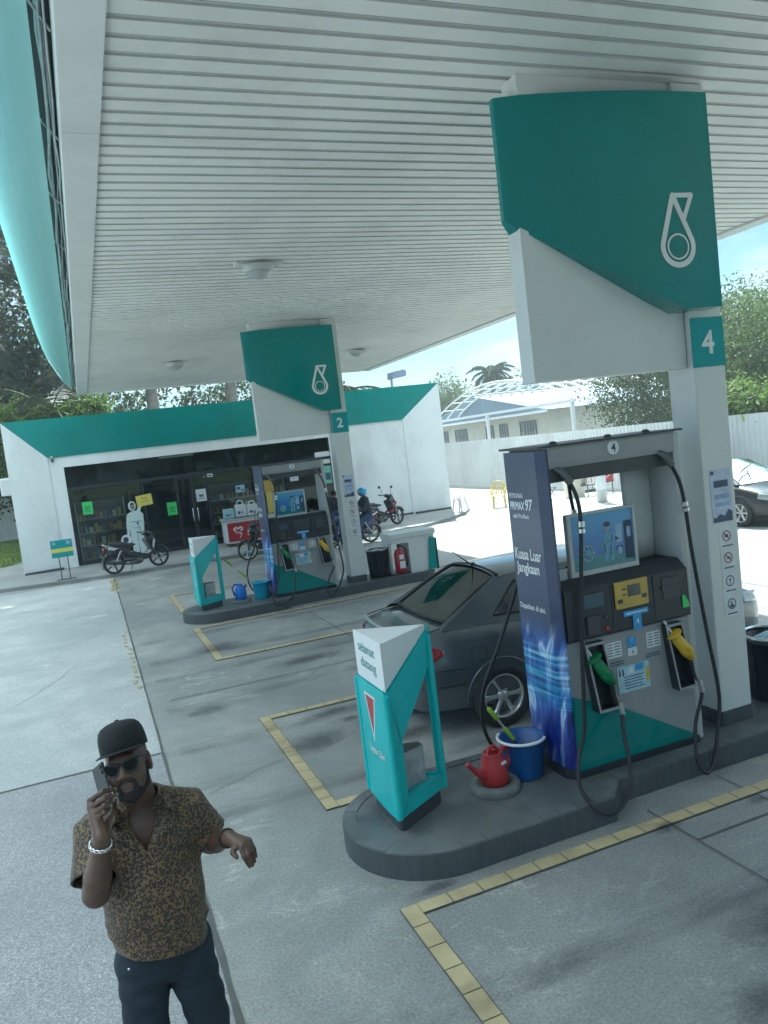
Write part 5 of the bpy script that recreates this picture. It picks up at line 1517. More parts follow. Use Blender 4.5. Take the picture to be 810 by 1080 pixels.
def palm_tree(loc, ht, nf, L, seed, lab, lean=(0,0), mat='palm', wid=.45, group='palms behind the shop', tr=.2):
    t = thing('palm_tree', loc, 0, lab, 'palm tree', group)
    r_ = np.random.RandomState(seed); rr = random.Random(seed)
    m = MB(); path = [(lean[0]*u*u, lean[1]*u*u, ht*u) for u in [i/8 for i in range(9)]]
    m.tube(path, [tr*(1.3 if i == 0 else 1-.04*i) for i in range(9)], 10)
    m.build('trunk', M['palebark'], t)
    top = np.array(path[-1]); P = []; F = []; stem = MB()
    for k in range(nf):
        az = 2*PI*k*.618+rr.uniform(-.3,.3); el = rr.uniform(-.35,1.25); ll = L*rr.uniform(.8,1.1)
        d = np.array([math.cos(az), math.sin(az), 0]); pts = []
        p = top.copy(); ang = el
        for i in range(13):
            pts.append(p.copy()); p = p+(d*math.cos(ang)+np.array([0,0,1])*math.sin(ang))*ll/12; ang -= (.16+.05*(1.3-el))*.75
        stem.tube([tuple(q) for q in pts], [.05*(1-i/14) for i in range(13)], 5)
        for i in range(2,13):
            for f in (0,.33,.66):
                if i == 12 and f: continue
                q = pts[i] if f == 0 else pts[i]*(1-f)+pts[min(i+1,12)]*f
                tan = pts[i]-pts[i-1]; tan /= np.linalg.norm(tan); side = np.cross(tan,[0,0,1]); side /= np.linalg.norm(side)+1e-9
                for sg in (-1,1):
                    ln = wid*ll*.42*math.sin(PI*min(1,(i+f)/13)**.7)*rr.uniform(.8,1.15)+.12
                    dr = side*sg*.8+tan*.55+np.array([0,0,-.42+rr.uniform(-.25,.25)]); dr /= np.linalg.norm(dr)
                    w = np.cross(dr, tan); w = w/np.linalg.norm(w)*.035
                    b = len(P); P += [q-w, q+w, q+dr*ln*.6+w*.8+np.array([0,0,-.04*ln]), q+dr*ln+np.array([0,0,-.22*ln]), q+dr*ln*.6-w*.8+np.array([0,0,-.04*ln])]
                    F += [(b,b+1,b+2),(b,b+2,b+4),(b+4,b+2,b+3)]
    link('crown', np_mesh('crown', np.array(P), np.array(F), False), M[mat], t)
    stem.build('frond_stem', M['leaf_pale'], t)
    return t
rs = random.Random(77)
tree('shade_tree', (-6.5,43.5,0), [(0,0,6,3.6,2.6,4),(2.6,0,9,3.2,2.6,3.4),(-2.5,.5,9.5,3.2,2.6,3.4),(3.8,.3,4.6,2.6,2.2,2.6),(1,0,12.5,3,2.6,2.6),(5.2,.4,7.4,2.2,2,2.4),(3.6,.3,15.2,2.8,2.4,2.6),(.8,0,17,3,2.6,2.8),(4.6,.2,10.8,2.2,2,2.4)], 21000, .34, 'leaf_dark', 'dense dark tree filling the left edge between the palms', (.3,8), 33, clump=6, group='trees behind the shop')
# palms and dark growth left of and behind the shop
for i, (x, y, ht, L, lab, lean) in enumerate((
    (-4.2,38.5,11.5,5.0,'tallest dark palm at the left edge of the picture',(.6,0)),
    (-2.4,41.5,7.2,4.8,'dark palm right behind the left end of the canopy edge',(.5,0)),
    (-.6,36.8,5.6,3.9,'low palm just behind the left end of the shop roof',(-.3,.2)),
    (-7.0,47.5,11.0,5.5,'far dark palm behind the others at the left',(.3,0)),
    (12.2,38.0,5.2,3.8,'palm showing over the shop roof right of column 2',(.3,0)))):
    palm_tree((x,y,0), ht, 20, L, 5+i, lab, lean)
tree('shade_tree', (-4.5,50,0), [(0,0,8,4.5,3.5,4.5),(-3.5,1,5.5,4,3,3.8),(4,1,6.5,4,3,3.6),(1.5,0,3.6,4.5,3,3)], 9000, .42, 'leaf_dark', 'dark dense tree behind the palms at far left', (.3,7), 3, clump=6, group='trees behind the shop')
tree('shade_tree', (5.0,46,0), [(0,0,5.5,4.0,3,3.2),(4.2,0,5,3.4,3,2.8),(-4.2,.5,5.2,3.2,3,2.8),(8.5,1,4.6,3,2.5,2.2)], 8000, .36, 'leaf_dark', 'dark wide tree behind the middle of the shop roof', (.28,5), 4, clump=6, group='trees behind the shop')
bush_b = [(i*1.0-1.6+rs.uniform(-.2,.2), rs.uniform(-.5,.5), 5.75+rs.uniform(-.35,.45), .75, .8, rs.uniform(.45,.8)) for i in range(6)]
tree('leafy_shrub', (-2.3,36.0,0), bush_b+[(1.5,.2,4.2,3.6,.9,1.6)], 7000, .22, 'leaf_bright', 'bright young shrub rising over the left end of the shop roof', (.12,3.2), 6, cat='shrub', clump=7, spread=1.1, aspect=.42)
for i, (x, y, lab, bl_) in enumerate(((3.6,39,'left one of two tall bare grey trunks behind the shop roof',[(.5,-1.5,19,4.6,4.2,3.6),(-3.5,-1,17.5,3.6,3.4,3),(3.2,-1,20.5,3.6,3.4,2.8),(-7.5,-2,16.5,3.6,3,2.6),(-1.2,-4,16.5,3.6,3,3),(-1.6,-5.6,15,2.6,2.6,2.4)]),(7.6,39.5,'right one of two tall bare grey trunks behind the shop roof',[(.5,-2,19.5,4.6,4.2,3.6),(4.2,-2,19,3.4,3.6,3),(1.5,0,22.5,3.8,3.4,2.6)]))):
    tree('tall_tree', (x,y,0), bl_, 9000, .55, 'leaf_dark', lab, (.34,17), 40+i, clump=6, group='tall trunks behind the shop', bark='palebark')
# right: mass beyond the fence
M['leaf_deep'] = leafmat('deep_glossy_leaf', (.016,.036,.012), (.068,.110,.030), .3, (.10,.16,.035))
bl = lambda *a: list(a)
tree('broad_tree', (24.5,26.6,0), [(0,0,4.2,2.6,3.6,2.6),(1,-4,3.6,2.6,3.2,2.6),(0,2.4,3.4,2.4,2.4,2.4),(2,0,5.6,3,3.2,2.2)], 27000, .19, 'leaf_deep', 'dense dark tree beyond the fence, seen under the sign numbered 4', (.28,3.6), 9, clump=6, group='broad trees beyond the fence')
tree('broad_tree', (23.6,20.2,0), [(0,0,4.0,2.4,2.8,2.6),(1.5,2.4,4.8,2.8,2.6,2.4),(.4,-3.2,4.3,2.4,2.8,2.6),(2.5,-1,5.6,2.8,3,2.0),(-.6,.6,2.6,1.8,2.8,1.8)], 32000, .16, 'leaf_mid', 'tall sunlit tree beyond the fence at the right edge, behind column 4', (.28,4), 10, clump=6, group='broad trees beyond the fence')
tree('broad_tree', (28.5,25,0), [(0,0,4.4,3,3.4,2.8),(1,2.5,5,3,3,2.4)], 7000, .3, 'leaf_dark', 'dark tree between the two broad trees beyond the fence', (.28,4), 11, clump=6, group='broad trees beyond the fence')
tree('leafy_shrub', (19.3,18.2,0), [(0,0,2.55,.65,.95,.65),(.1,.75,2.85,.5,.6,.6),(.0,-.8,2.65,.55,.7,.5),(.2,1.25,2.35,.5,.5,.4),(.0,-1.7,2.5,.6,.7,.45)], 2400, .26, 'leaf_bright', 'bright green big leaved shrub leaning over the right fence', (.06,2.2), 12, cat='shrub', clump=6, spread=1.0, aspect=.40)
# farther crowns over the carport
palm_tree((30,52.6,0), 7.0, 30, 1.9, 61, 'feathery round palm top above the arched carport', (.1,0), wid=.6, group='far trees over the carport')
tree('round_tree', (29.5,59.5,0), [(0,0,5.9,1.9,1.9,1.7),(-1.3,0,5.2,1.3,1.4,1.1)], 2600, .3, 'leaf_mid', 'small round tree just above the right end of the shop', (.18,5), 14, clump=6, group='far trees over the carport')
tree('round_tree', (41,66,0), [(0,0,5,6,4,2.8),(7,0,4.6,5,4,2.4),(-6,0,4.4,5,4,2.2)], 6000, .5, 'leaf_dark', 'far low tree line behind the carport', (.2,4), 15, clump=6, group='far trees over the carport')

for i, (x, y) in enumerate(((-14,-21),(-3,-24),(9,-22),(20,-25),(31,-20))):
    tree('roadside_tree', (x,y,0), [(0,0,6.2,4.6,3.2,3.6),(3.4,.5,5.2,3.4,2.8,2.8),(-3.4,-.4,5.4,3.4,2.8,3.0),(0,.5,3.2,4.5,2,1.8)], 2600, .6, 'leaf_dark', 'broad tree across the road behind the viewpoint, mirrored in the shop glass', (.3,5), 300+i, clump=5, group='roadside trees mirrored in the shop glass')
# ================================================================== vehicles
def carpaint(name, col):
    t = NT(name); v = t.co()
    n = t.noise(2.5, 5, .6, v); fl = t.noise(900, 1, .5, v)
    c = t.ramp(n, [(.3, tuple(x*.88 for x in col)), (.7, tuple(x*1.1 for x in col))])
    c = t.mix(t.ramp(fl, [(.55,(0,0,0)),(.75,(.25,.25,.25))]), c, tuple(min(1,x*2.5+.02) for x in col))
    dust = t.noise(6, 6, .7, v); nz = t.n('ShaderNodeNewGeometry'); z = t.sep(nz.outputs['Normal'])[2]
    f = t.math('MULTIPLY', t.ramp(dust, [(.4,(.02,.02,.02)),(.75,(.20,.20,.20))]), t.math('MAXIMUM', z, .15))
    t.base(t.mix(f, c, (.30,.29,.27)))
    t.P(metal=.5, rough=t.math('MULTIPLY_ADD', n, .12, .24), coat=.85, coatr=.06)
    return t.m
M['paint_grey'] = carpaint('dark_grey_car_paint', (.115,.135,.152))
M['paint_black'] = carpaint('black_car_paint', (.022,.024,.026))
M['interior'] = pm('car_interior', (.045,.045,.042), .8, .2, 8)
M['seatcloth'] = pm('car_seat_cloth', (.10,.095,.085), .85, .15, 20)
M['taillens'] = pm('red_tail_lens', (.30,.012,.02), .12, .15, 14, coat=.6)
M['headlens'] = pm('clear_lamp', (.42,.44,.45), .08, .2, 25, metal=.5, coat=.8)
M['alloy'] = pm('alloy_wheel', (.60,.61,.62), .30, .08, 8, metal=.6)
M['tyre'] = pm('tyre_rubber', (.028,.030,.032), .75, .25, 12, bump=.25, bs=60)
M['silver'] = pm('silver_paint', (.38,.40,.41), .35, .06, 8, metal=.5)
def wheel(parent, x, y, side, r=.305, spokes=6):
    """alloy wheel, outer face towards side (-1 right, +1 left)"""
    e = bpy.data.objects.new('wheel', None); COL.objects.link(e); e.parent = parent; e.location = (x, y, r); e.rotation_euler = (0, 0, 0 if side < 0 else PI)
    T = Matrix.Rotation(R(90), 4, 'X')          # lathe axis z -> -y (outer face)
    m = MB(); w = .10
    m.lathe([(.205,w*.86),(.225,w*1.0),(.265,w*1.02),(.290,w*.9),(r,w*.62),(r,-w*.62),(.285,-w*.95),(.205,-w*.9)], 40, T=T, caps=False)
    for k in range(3): m.lathe([(r-.001,w*(.35-.35*k)+.006),(r+.0015,w*(.35-.35*k)+.004),(r+.0015,w*(.35-.35*k)-.004),(r-.001,w*(.35-.35*k)-.006)], 40, T=T, caps=False)
    m.build('tyre', M['tyre'], e)
    m = MB(); m.lathe([(.205,w*.86),(.212,w*.92),(.198,w*.93),(.190,w*.70),(.186,-.02),(.17,-.05),(.0,-.055)], 40, T=T, caps=False)
    m.build('rim_barrel', M['alloy'], e)
    m = MB(); m.lathe([(.0,.078),(.028,.078),(.034,.07),(.06,.062),(.06,.03)], 24, T=T, caps=False)
    for k in range(spokes):
        a = 2*PI*k/spokes
        Rk = T @ Matrix.Rotation(a, 4, 'Z')
        pts = [(.045,.018),(.10,.020),(.150,.022),(.196,.038)]
        vs = []
        for u, hw in pts:
            zz = .062+.010*(u/.19)
            vs += [Rk @ Vector((u,-hw,zz-.008)), Rk @ Vector((u,-hw*.55,zz+.006)), Rk @ Vector((u,hw*.55,zz+.006)), Rk @ Vector((u,hw,zz-.008)), Rk @ Vector((u,hw*.8,zz-.03)), Rk @ Vector((u,-hw*.8,zz-.03))]
        m.add(vs, [(6*i+j,6*i+(j+1)%6,6*i+6+(j+1)%6,6*i+6+j) for i in range(3) for j in range(6)], 0)
        b = T @ Matrix.Rotation(a+PI/spokes, 4, 'Z')
        m.lathe([(.008,.055),(.008,.068),(0,.07)], 8, T=b @ Matrix.Translation((.046,0,0)), caps=False)
    m.build('rim', M['alloy'], e)
    m = MB(); m.lathe([(.0,.02),(.125,.02),(.13,.0),(.13,-.02)], 30, T=T, caps=False); m.build('brake_disc', M['steel'], e)
    return e
ST = [ # x, half width, deck height, sill
 (.00,.50,.78,.40),(.02,.62,.86,.34),(.06,.715,.925,.29),(.13,.775,.965,.255),(.26,.815,.99,.235),(.45,.838,1.005,.22),(.75,.850,.995,.20),
 (1.1,.855,.975,.185),(1.6,.857,.955,.18),(2.1,.857,.945,.18),(2.6,.855,.94,.18),(3.05,.850,.93,.18),(3.3,.845,.905,.185),(3.6,.832,.855,.19),
 (3.85,.810,.80,.20),(4.05,.765,.745,.22),(4.18,.70,.70,.25),(4.26,.62,.655,.29),(4.30,.50,.60,.35)]
def station(x):
    if x <= ST[0][0]: return ST[0]
    for a, b in zip(ST, ST[1:]):
        if x <= b[0]:
            f = (x-a[0])/(b[0]-a[0]); return tuple(p+(q-p)*f for p, q in zip(a, b))
    return ST[-1]
def section(x):
    _, w, zt, zs = station(x); h = zt-zs
    return [(0,zs),(w*.78,zs),(w*.93,zs+.05*h),(w*.982,zs+.22*h),(w*.996,zs+.42*h),(w,zs+.55*h),(w*.988,zs+.70*h),(w*.972,zs+.765*h),(w*.955,zs+.86*h),(w*.915,zt-.045),(w*.85,zt-.012),(w*.70,zt+.006),(w*.4,zt+.018),(0,zt+.024)]
def body_y(x, z):
    s = section(x)
    for a, b in zip(s[1:], s[2:]):
        if a[1] <= z <= b[1] and b[1] > a[1]:
            return a[0]+(b[0]-a[0])*(z-a[1])/(b[1]-a[1])
    return s[5][0]
def sedan(lab, paint, loc, rz, group=None, front=False):
    t = thing('sedan', loc, rz, lab, 'car', group)
    xs = sorted(set([s[0] for s in ST]+[.95,1.3,1.85,2.35,2.85,3.45]))
    vs = []; k = 14; ring = 2*k-2
    for x in xs:
        s = [list(p) for p in section(x)]
        if .62 < x < 3.2:
            for j in (12,13): s[j][1] = .56
            s[11][1] = .74
        full = s+[[-p[0],p[1]] for p in s[-2:0:-1]]
        vs += [(x,p[0],p[1]) for p in full]
    n = len(xs); fs = []; mi = []
    m = MB()
    for i in range(n-1):
        for j in range(ring):
            q = (j+1) % ring
            cab = .45 < (xs[i]+xs[i+1])/2 < 3.25 and 10 <= j < 16
            m.add([], [], 0)
            m.f.append((i*ring+j, (i+1)*ring+j, (i+1)*ring+q, i*ring+q)); m.m.append(1 if cab else 0); m.sm.append(True)
    m.v = vs
    m.f.append(tuple(range(ring))); m.m.append(0); m.sm.append(True)
    m.f.append(tuple(range((n-1)*ring, n*ring))[::-1]); m.m.append(0); m.sm.append(True)
    b = m.build('body', [paint, M['interior']], None)
    cut = MB()
    RX, FX, ra = .88, 3.43, .355
    for x in (RX, FX):
        for sd in (-1,1):
            y0_, y1_ = (-1.0,-.60) if sd < 0 else (.60,1.0)
            pts = [(x+ra*math.cos(2*PI*i/40), .315+ra*math.sin(2*PI*i/40)) for i in range(40)]
            cut.prism(pts, 'y', y0_, y1_, 0)
    c = cut.build('cutter', M['black'], None)
    c.data.materials.clear(); c.data.materials.append(paint); c.data.materials.append(M['interior']); c.data.materials.append(M['black'])
    c.data.polygons.foreach_set('material_index', [2]*len(c.data.polygons))
    b.data.materials.append(M['black'])
    md = b.modifiers.new('bool', 'BOOLEAN'); md.operation = 'DIFFERENCE'; md.object = c; md.solver = 'EXACT'
    me = baked(b); bpy.data.objects.remove(c)
    me.set_sharp_from_angle(angle=R(32)); me.name = 'body'
    bo = bpy.data.objects.new('body', me); COL.objects.link(bo); bo.parent = t
    # arch lips
    for x in (RX, FX):
        for sd in (-1,1):
            mm = MB(); pts = []
            for i in range(25):
                a = R(-8)+R(196)*i/24; px, pz = x+(ra+.004)*math.cos(a), .315+(ra+.004)*math.sin(a)
                pts.append((px, sd*(body_y(px, max(.25, pz))+.002), pz))
            mm.tube(pts, .012, 6); mm.build('arch_lip', paint, t)
    # cabin shell
    def ys(z): return .742-(z-.95)*.50-.10*max(0, z-1.25)
    Rb, Ct, mt_, mb_, At, Ab = (.36,1.0), (1.10,1.362), (1.84,1.385), (1.84,.93), (2.40,1.375), (3.28,.915)
    W1 = [(.93,1.045),(1.26,1.305),(1.80,1.335),(1.79,1.0)]; W2 = [(1.88,1.0),(1.89,1.335),(2.36,1.325),(2.98,1.0)]
    side = MB()
    for sd in (-1,1):
        P = lambda q: (q[0], sd*ys(q[1]), q[1])
        for o, i_ in (([Rb,Ct,mt_,mb_],W1), ([mb_,mt_,At,Ab],W2)):
            for a in range(4):
                q = [P(o[a]),P(o[(a+1)%4]),P(i_[(a+1)%4]),P(i_[a])]
                side.add(q, [(0,1,2,3) if sd < 0 else (3,2,1,0)], 0)
    # roof, rails
    def roof(u, v):
        x = 1.08+(2.42-1.08)*u; yy = (-1+2*v)*ys(1.365)
        return (x, yy, 1.366+.062*(1-(2*v-1)**2)**.75+.018*math.sin(PI*u))
    side.grid(roof, 10, 14, 0)
    def cp(u, v, sd):    # rear pillar sweep between side and rear screen
        a = Vector((.36+(1.10-.36)*u, sd*ys(1.0+.362*u), 1.0+.362*u)); b_ = Vector((.47+(1.12-.47)*u, sd*(.60-.10*u), 1.045+.335*u))
        q = a.lerp(b_, v); q += Vector((-.03,sd*.012,.018))*math.sin(PI*v); return tuple(q)
    for sd in (-1,1):
        side.grid(lambda u, v: cp(u, v, sd), 6, 4, 0)
        def ap(u, v):
            a = Vector((3.28-(3.28-2.40)*u, sd*ys(.915+.46*u), .915+.46*u)); b_ = Vector((3.34-(3.34-2.42)*u, sd*(.66-.12*u), .925+.462*u))
            return tuple(a.lerp(b_, v)+Vector((.02,sd*.008,.012))*math.sin(PI*v))
        side.grid(ap, 6, 3, 0)
    so_ = side.build('cabin', paint, t, sharp=40)
    def rs_(u, v): 
        yy = (-1+2*v); return (.47+(1.12-.47)*u-.05*(1-yy*yy)*(1-u), yy*(.60-.10*u), 1.045+.335*u+.045*(1-yy*yy)*u+.02*math.sin(PI*u))
    g = MB(); g.grid(rs_, 10, 12); g.build('rear_window', M['carglass'], t)
    g = MB(); pts = [rs_(0,v/12) for v in range(13)]; g.tube([(p[0],p[1],p[2]+.004) for p in pts], .017, 6)
    for v in (0,1): g.tube([tuple(Vector(rs_(u/8,v))+Vector((0,0,.004))) for u in range(9)], .015, 6)
    g.tube([tuple(Vector(rs_(1,v/12))+Vector((0,0,.004))) for v in range(13)], .015, 6); g.build('window_seal', M['rubber'], t)
    def fs_(u, v):
        yy = (-1+2*v); return (3.34-(3.34-2.42)*u+.07*(1-yy*yy)*(1-u), yy*(.66-.12*u), .925+.462*u+.04*(1-yy*yy)*u+.03*math.sin(PI*u))
    g = MB(); g.grid(fs_, 10, 12); g.build('windscreen', M['carglass'], t)
    for sd in (-1,1):
        for W in (W1, W2):
            g = MB(); g.add([(x, sd*(ys(z)-.008), z) for x, z in W], [(0,1,2,3)]); w_ = g.build('side_window', M['carglass'], t)
            f = MB(); f.tube([(x, sd*(ys(z)+.003), z) for x, z in W], .013, 6, closed=True); f.build('window_trim', M['rubber'], w_)
    g = MB(); g.box(1.31,1.34,-ys(1.1)-.001,-ys(1.1)+.02,1.02,1.30) if False else None
    # seats
    s = SDF()
    for y in (-.36,0,.36): s.box((.98,y,.80), (.09,.20,.28), .06, .05)
    for y in (-.36,.36): s.box((.93,y,1.14), (.045,.115,.075), .035, .02)
    s.box((1.25,0,.62), (.26,.58,.09), .05, .04)
    sdf_obj('rear_seat', s, .022, M['seatcloth'], t, 1)
    for y in (-.36,.36):
        s = SDF(); s.box((2.08,y,.84), (.08,.22,.30), .06, .04); s.box((2.03,y,1.20), (.045,.12,.085), .04, .02); s.cap((2.05,y-.05,1.10),(2.05,y+.05,1.12),.03)
        s.box((2.35,y,.60), (.25,.22,.09), .05, .04); sdf_obj('front_seat', s, .022, M['seatcloth'], t, 1)
    g = MB(); g.prism([(2.95,.75),(3.28,.90),(3.0,.98),(2.78,.93),(2.75,.75)], 'y', -.66, .66); g.tube([(2.70,.36+.18*math.cos(a),.93+.17*math.sin(a)) for a in [2*PI*i/16 for i in range(16)]], .014, 6, closed=True); g.build('dashboard', M['interior'], t, bevel=.02)
    g = MB(); g.box(.50,.80,-.60,.60,.93,.965); g.build('parcel_shelf', M['interior'], t, bevel=.01)
    # wheels
    for x in (RX, FX):
        for sd in (-1,1): wheel(t, x, sd*.765, sd)
    # trim on the body
    def line(name, pts, r_, mat, side=(-1,1), off=.002):
        for sd in side:
            mm = MB(); mm.tube([(x, sd*(body_y(x,z)+off), z) for x, z in pts], r_, 5); mm.build(name, mat, t)
    line('door_seam', [(1.28,.36),(1.24,.50),(1.28,.70),(1.30,.90)], .005, M['black'])
    line('door_seam', [(1.84,.24),(1.84,.55),(1.84,.92)], .005, M['black'])
    line('door_seam', [(2.98,.26),(2.99,.6),(2.96,.90)], .005, M['black'])
    line('sill_seam', [(1.32,.25),(2.1,.24),(2.98,.25)], .005, M['black'])
    line('rubbing_strip', [(x,.60) for x in (1.33,1.6,1.83)], .012, paint); line('rubbing_strip', [(x,.60) for x in (1.86,2.3,2.7,2.96)], .012, paint)
    line('bumper_seam', [(.12,.66),(.30,.655),(.52,.645)], .0055, M['black'])
    line('bumper_strip', [(.10,.52),(.30,.515),(.50,.51)], .011, M['dgrey'])
    for z0, x0 in ((.83,1.66),(.83,2.68)): line('door_handle', [(x0,z0),(x0+.09,z0+.012),(x0+.17,z0+.01)], .016, paint, off=.02)
    # rear: lamps on the corner, bumper, lid edge, plate
    for sd in (-1,1):
        mm = MB()
        def lam(u, v):
            x = .035+.30*u; z = .695+.19*v+.055*u; z = z if u < .65 else z+.0*(u)
            x2 = x; zz = z*(1-.0)+(.82-z)*max(0,(u-.45))*1.5
            return (x2, sd*(body_y(x2, min(zz, station(x2)[2]-.05))+.007), zz)
        mm.grid(lam, 8, 4); mm.build('tail_lamp', M['taillens'], t, solid=.012)
    mm = MB(); mm.box(-.012,.02,-.50,.50,.53,.535); mm.box(-.008,.02,-.26,.26,.645,.65)
    mm.build('boot_seam', M['black'], t)
    mm = MB(); mm.box(-.022,.005,-.24,.24,.665,.765); mm.build('number_plate', M['black'], t, bevel=.004)
    mm = MB(); pts = [(.06,-.66,.955),(.03,-.55,.955),(.012,-.35,.95),(.004,0,.948),(.012,.35,.95),(.03,.55,.955),(.06,.66,.955)]
    mm.tube([(x+.035,y,z+.012) for x,y,z in pts], .018, 8); mm.build('boot_lip', M['silver'], t)
    mm = MB()
    for sd in (-1,1): mm.tube([(.10,sd*.66,.975),(.25,sd*.668,1.0),(.44,sd*.66,1.02)], .005, 5)
    mm.tube([(.44,-.66,1.02),(.40,-.3,1.032),(.40,.3,1.032),(.44,.66,1.02)], .005, 5); mm.build('boot_gap', M['black'], t)
    line('fuel_flap', [(.60,.70),(.605,.80),(.62,.815),(.74,.815),(.755,.80),(.75,.70),(.735,.69),(.615,.69),(.60,.70)], .0045, M['black'], (-1,), .001)
    mm = MB(); mm.tube([(1.10,0,1.435),(.90,.0,1.60)], [.008,.004], 6); mm.lathe([(.03,0),(.022,.03),(0,.035)], 10, (1.12,0,1.42)); mm.build('antenna', M['rubber'], t)
    # front
    for sd in (-1,1):
        mm = MB()
        def hl(u, v):
            x = 4.245-.36*u; z = .575+.12*v+.06*u
            return (x, sd*(body_y(x, min(z, station(x)[2]-.05))+.006), z)
        mm.grid(hl, 8, 4); mm.build('headlamp', M['headlens'], t, solid=.012)
        mm = MB(); mm.lathe([(0,.02),(.045,.018),(.055,0)], 14, T=Matrix.Translation((4.20,sd*.58,.38)) @ Matrix.Rotation(R(90),4,'Y') @ Matrix.Rotation(R(-30*sd),4,'X'), caps=False); mm.build('fog_lamp', M['headlens'], t)
        mm = SDF(); mm.ell((2.93,sd*.90,.98), (.055,.10,.075), k=.02); mm.cap((2.95,sd*.74,.95),(2.94,sd*.84,.96),.025)
        sdf_obj('door_mirror', mm, .016, paint, t, 1)
    mm = MB(); mm.box(4.255,4.30,-.36,.36,.52,.60); mm.build('grille', M['black'], t, bevel=.01)
    mm = MB(); mm.tube([(4.31,-.38,.61),(4.315,0,.625),(4.31,.38,.61)], .014, 6); mm.tube([(4.29,-.44,.34),(4.305,0,.34),(4.29,.44,.34)], .05, 6); mm.build('bumper_trim', M['black'], t)
    if front:
        mm = MB(); mm.tube([(3.30,-.30,.95),(3.16,-.28,1.22)], .012, 6); mm.tube([(3.28,-.62,1.16),(3.10,-.28,1.24),(3.0,.02,1.30)], [.012,.02,.012], 6); mm.build('raised_wiper', M['black'], t)
    return t
sedan('dark grey sedan standing behind the near pump with its boot towards the welcome marker', M['paint_grey'], (2.52,7.17,0), R(-1))
c_ = sedan('black sedan facing the road, bonnet and headlamp showing right of column 4', M['paint_black'], (14.25,16.55,0), R(-90), 'black cars parked by the fence', True)
c2_ = copy_tree(c_); c2_.location = (16.9,20.6,0); tag(c2_, 'black car farther back, glimpsed through the near pump beside its white board')

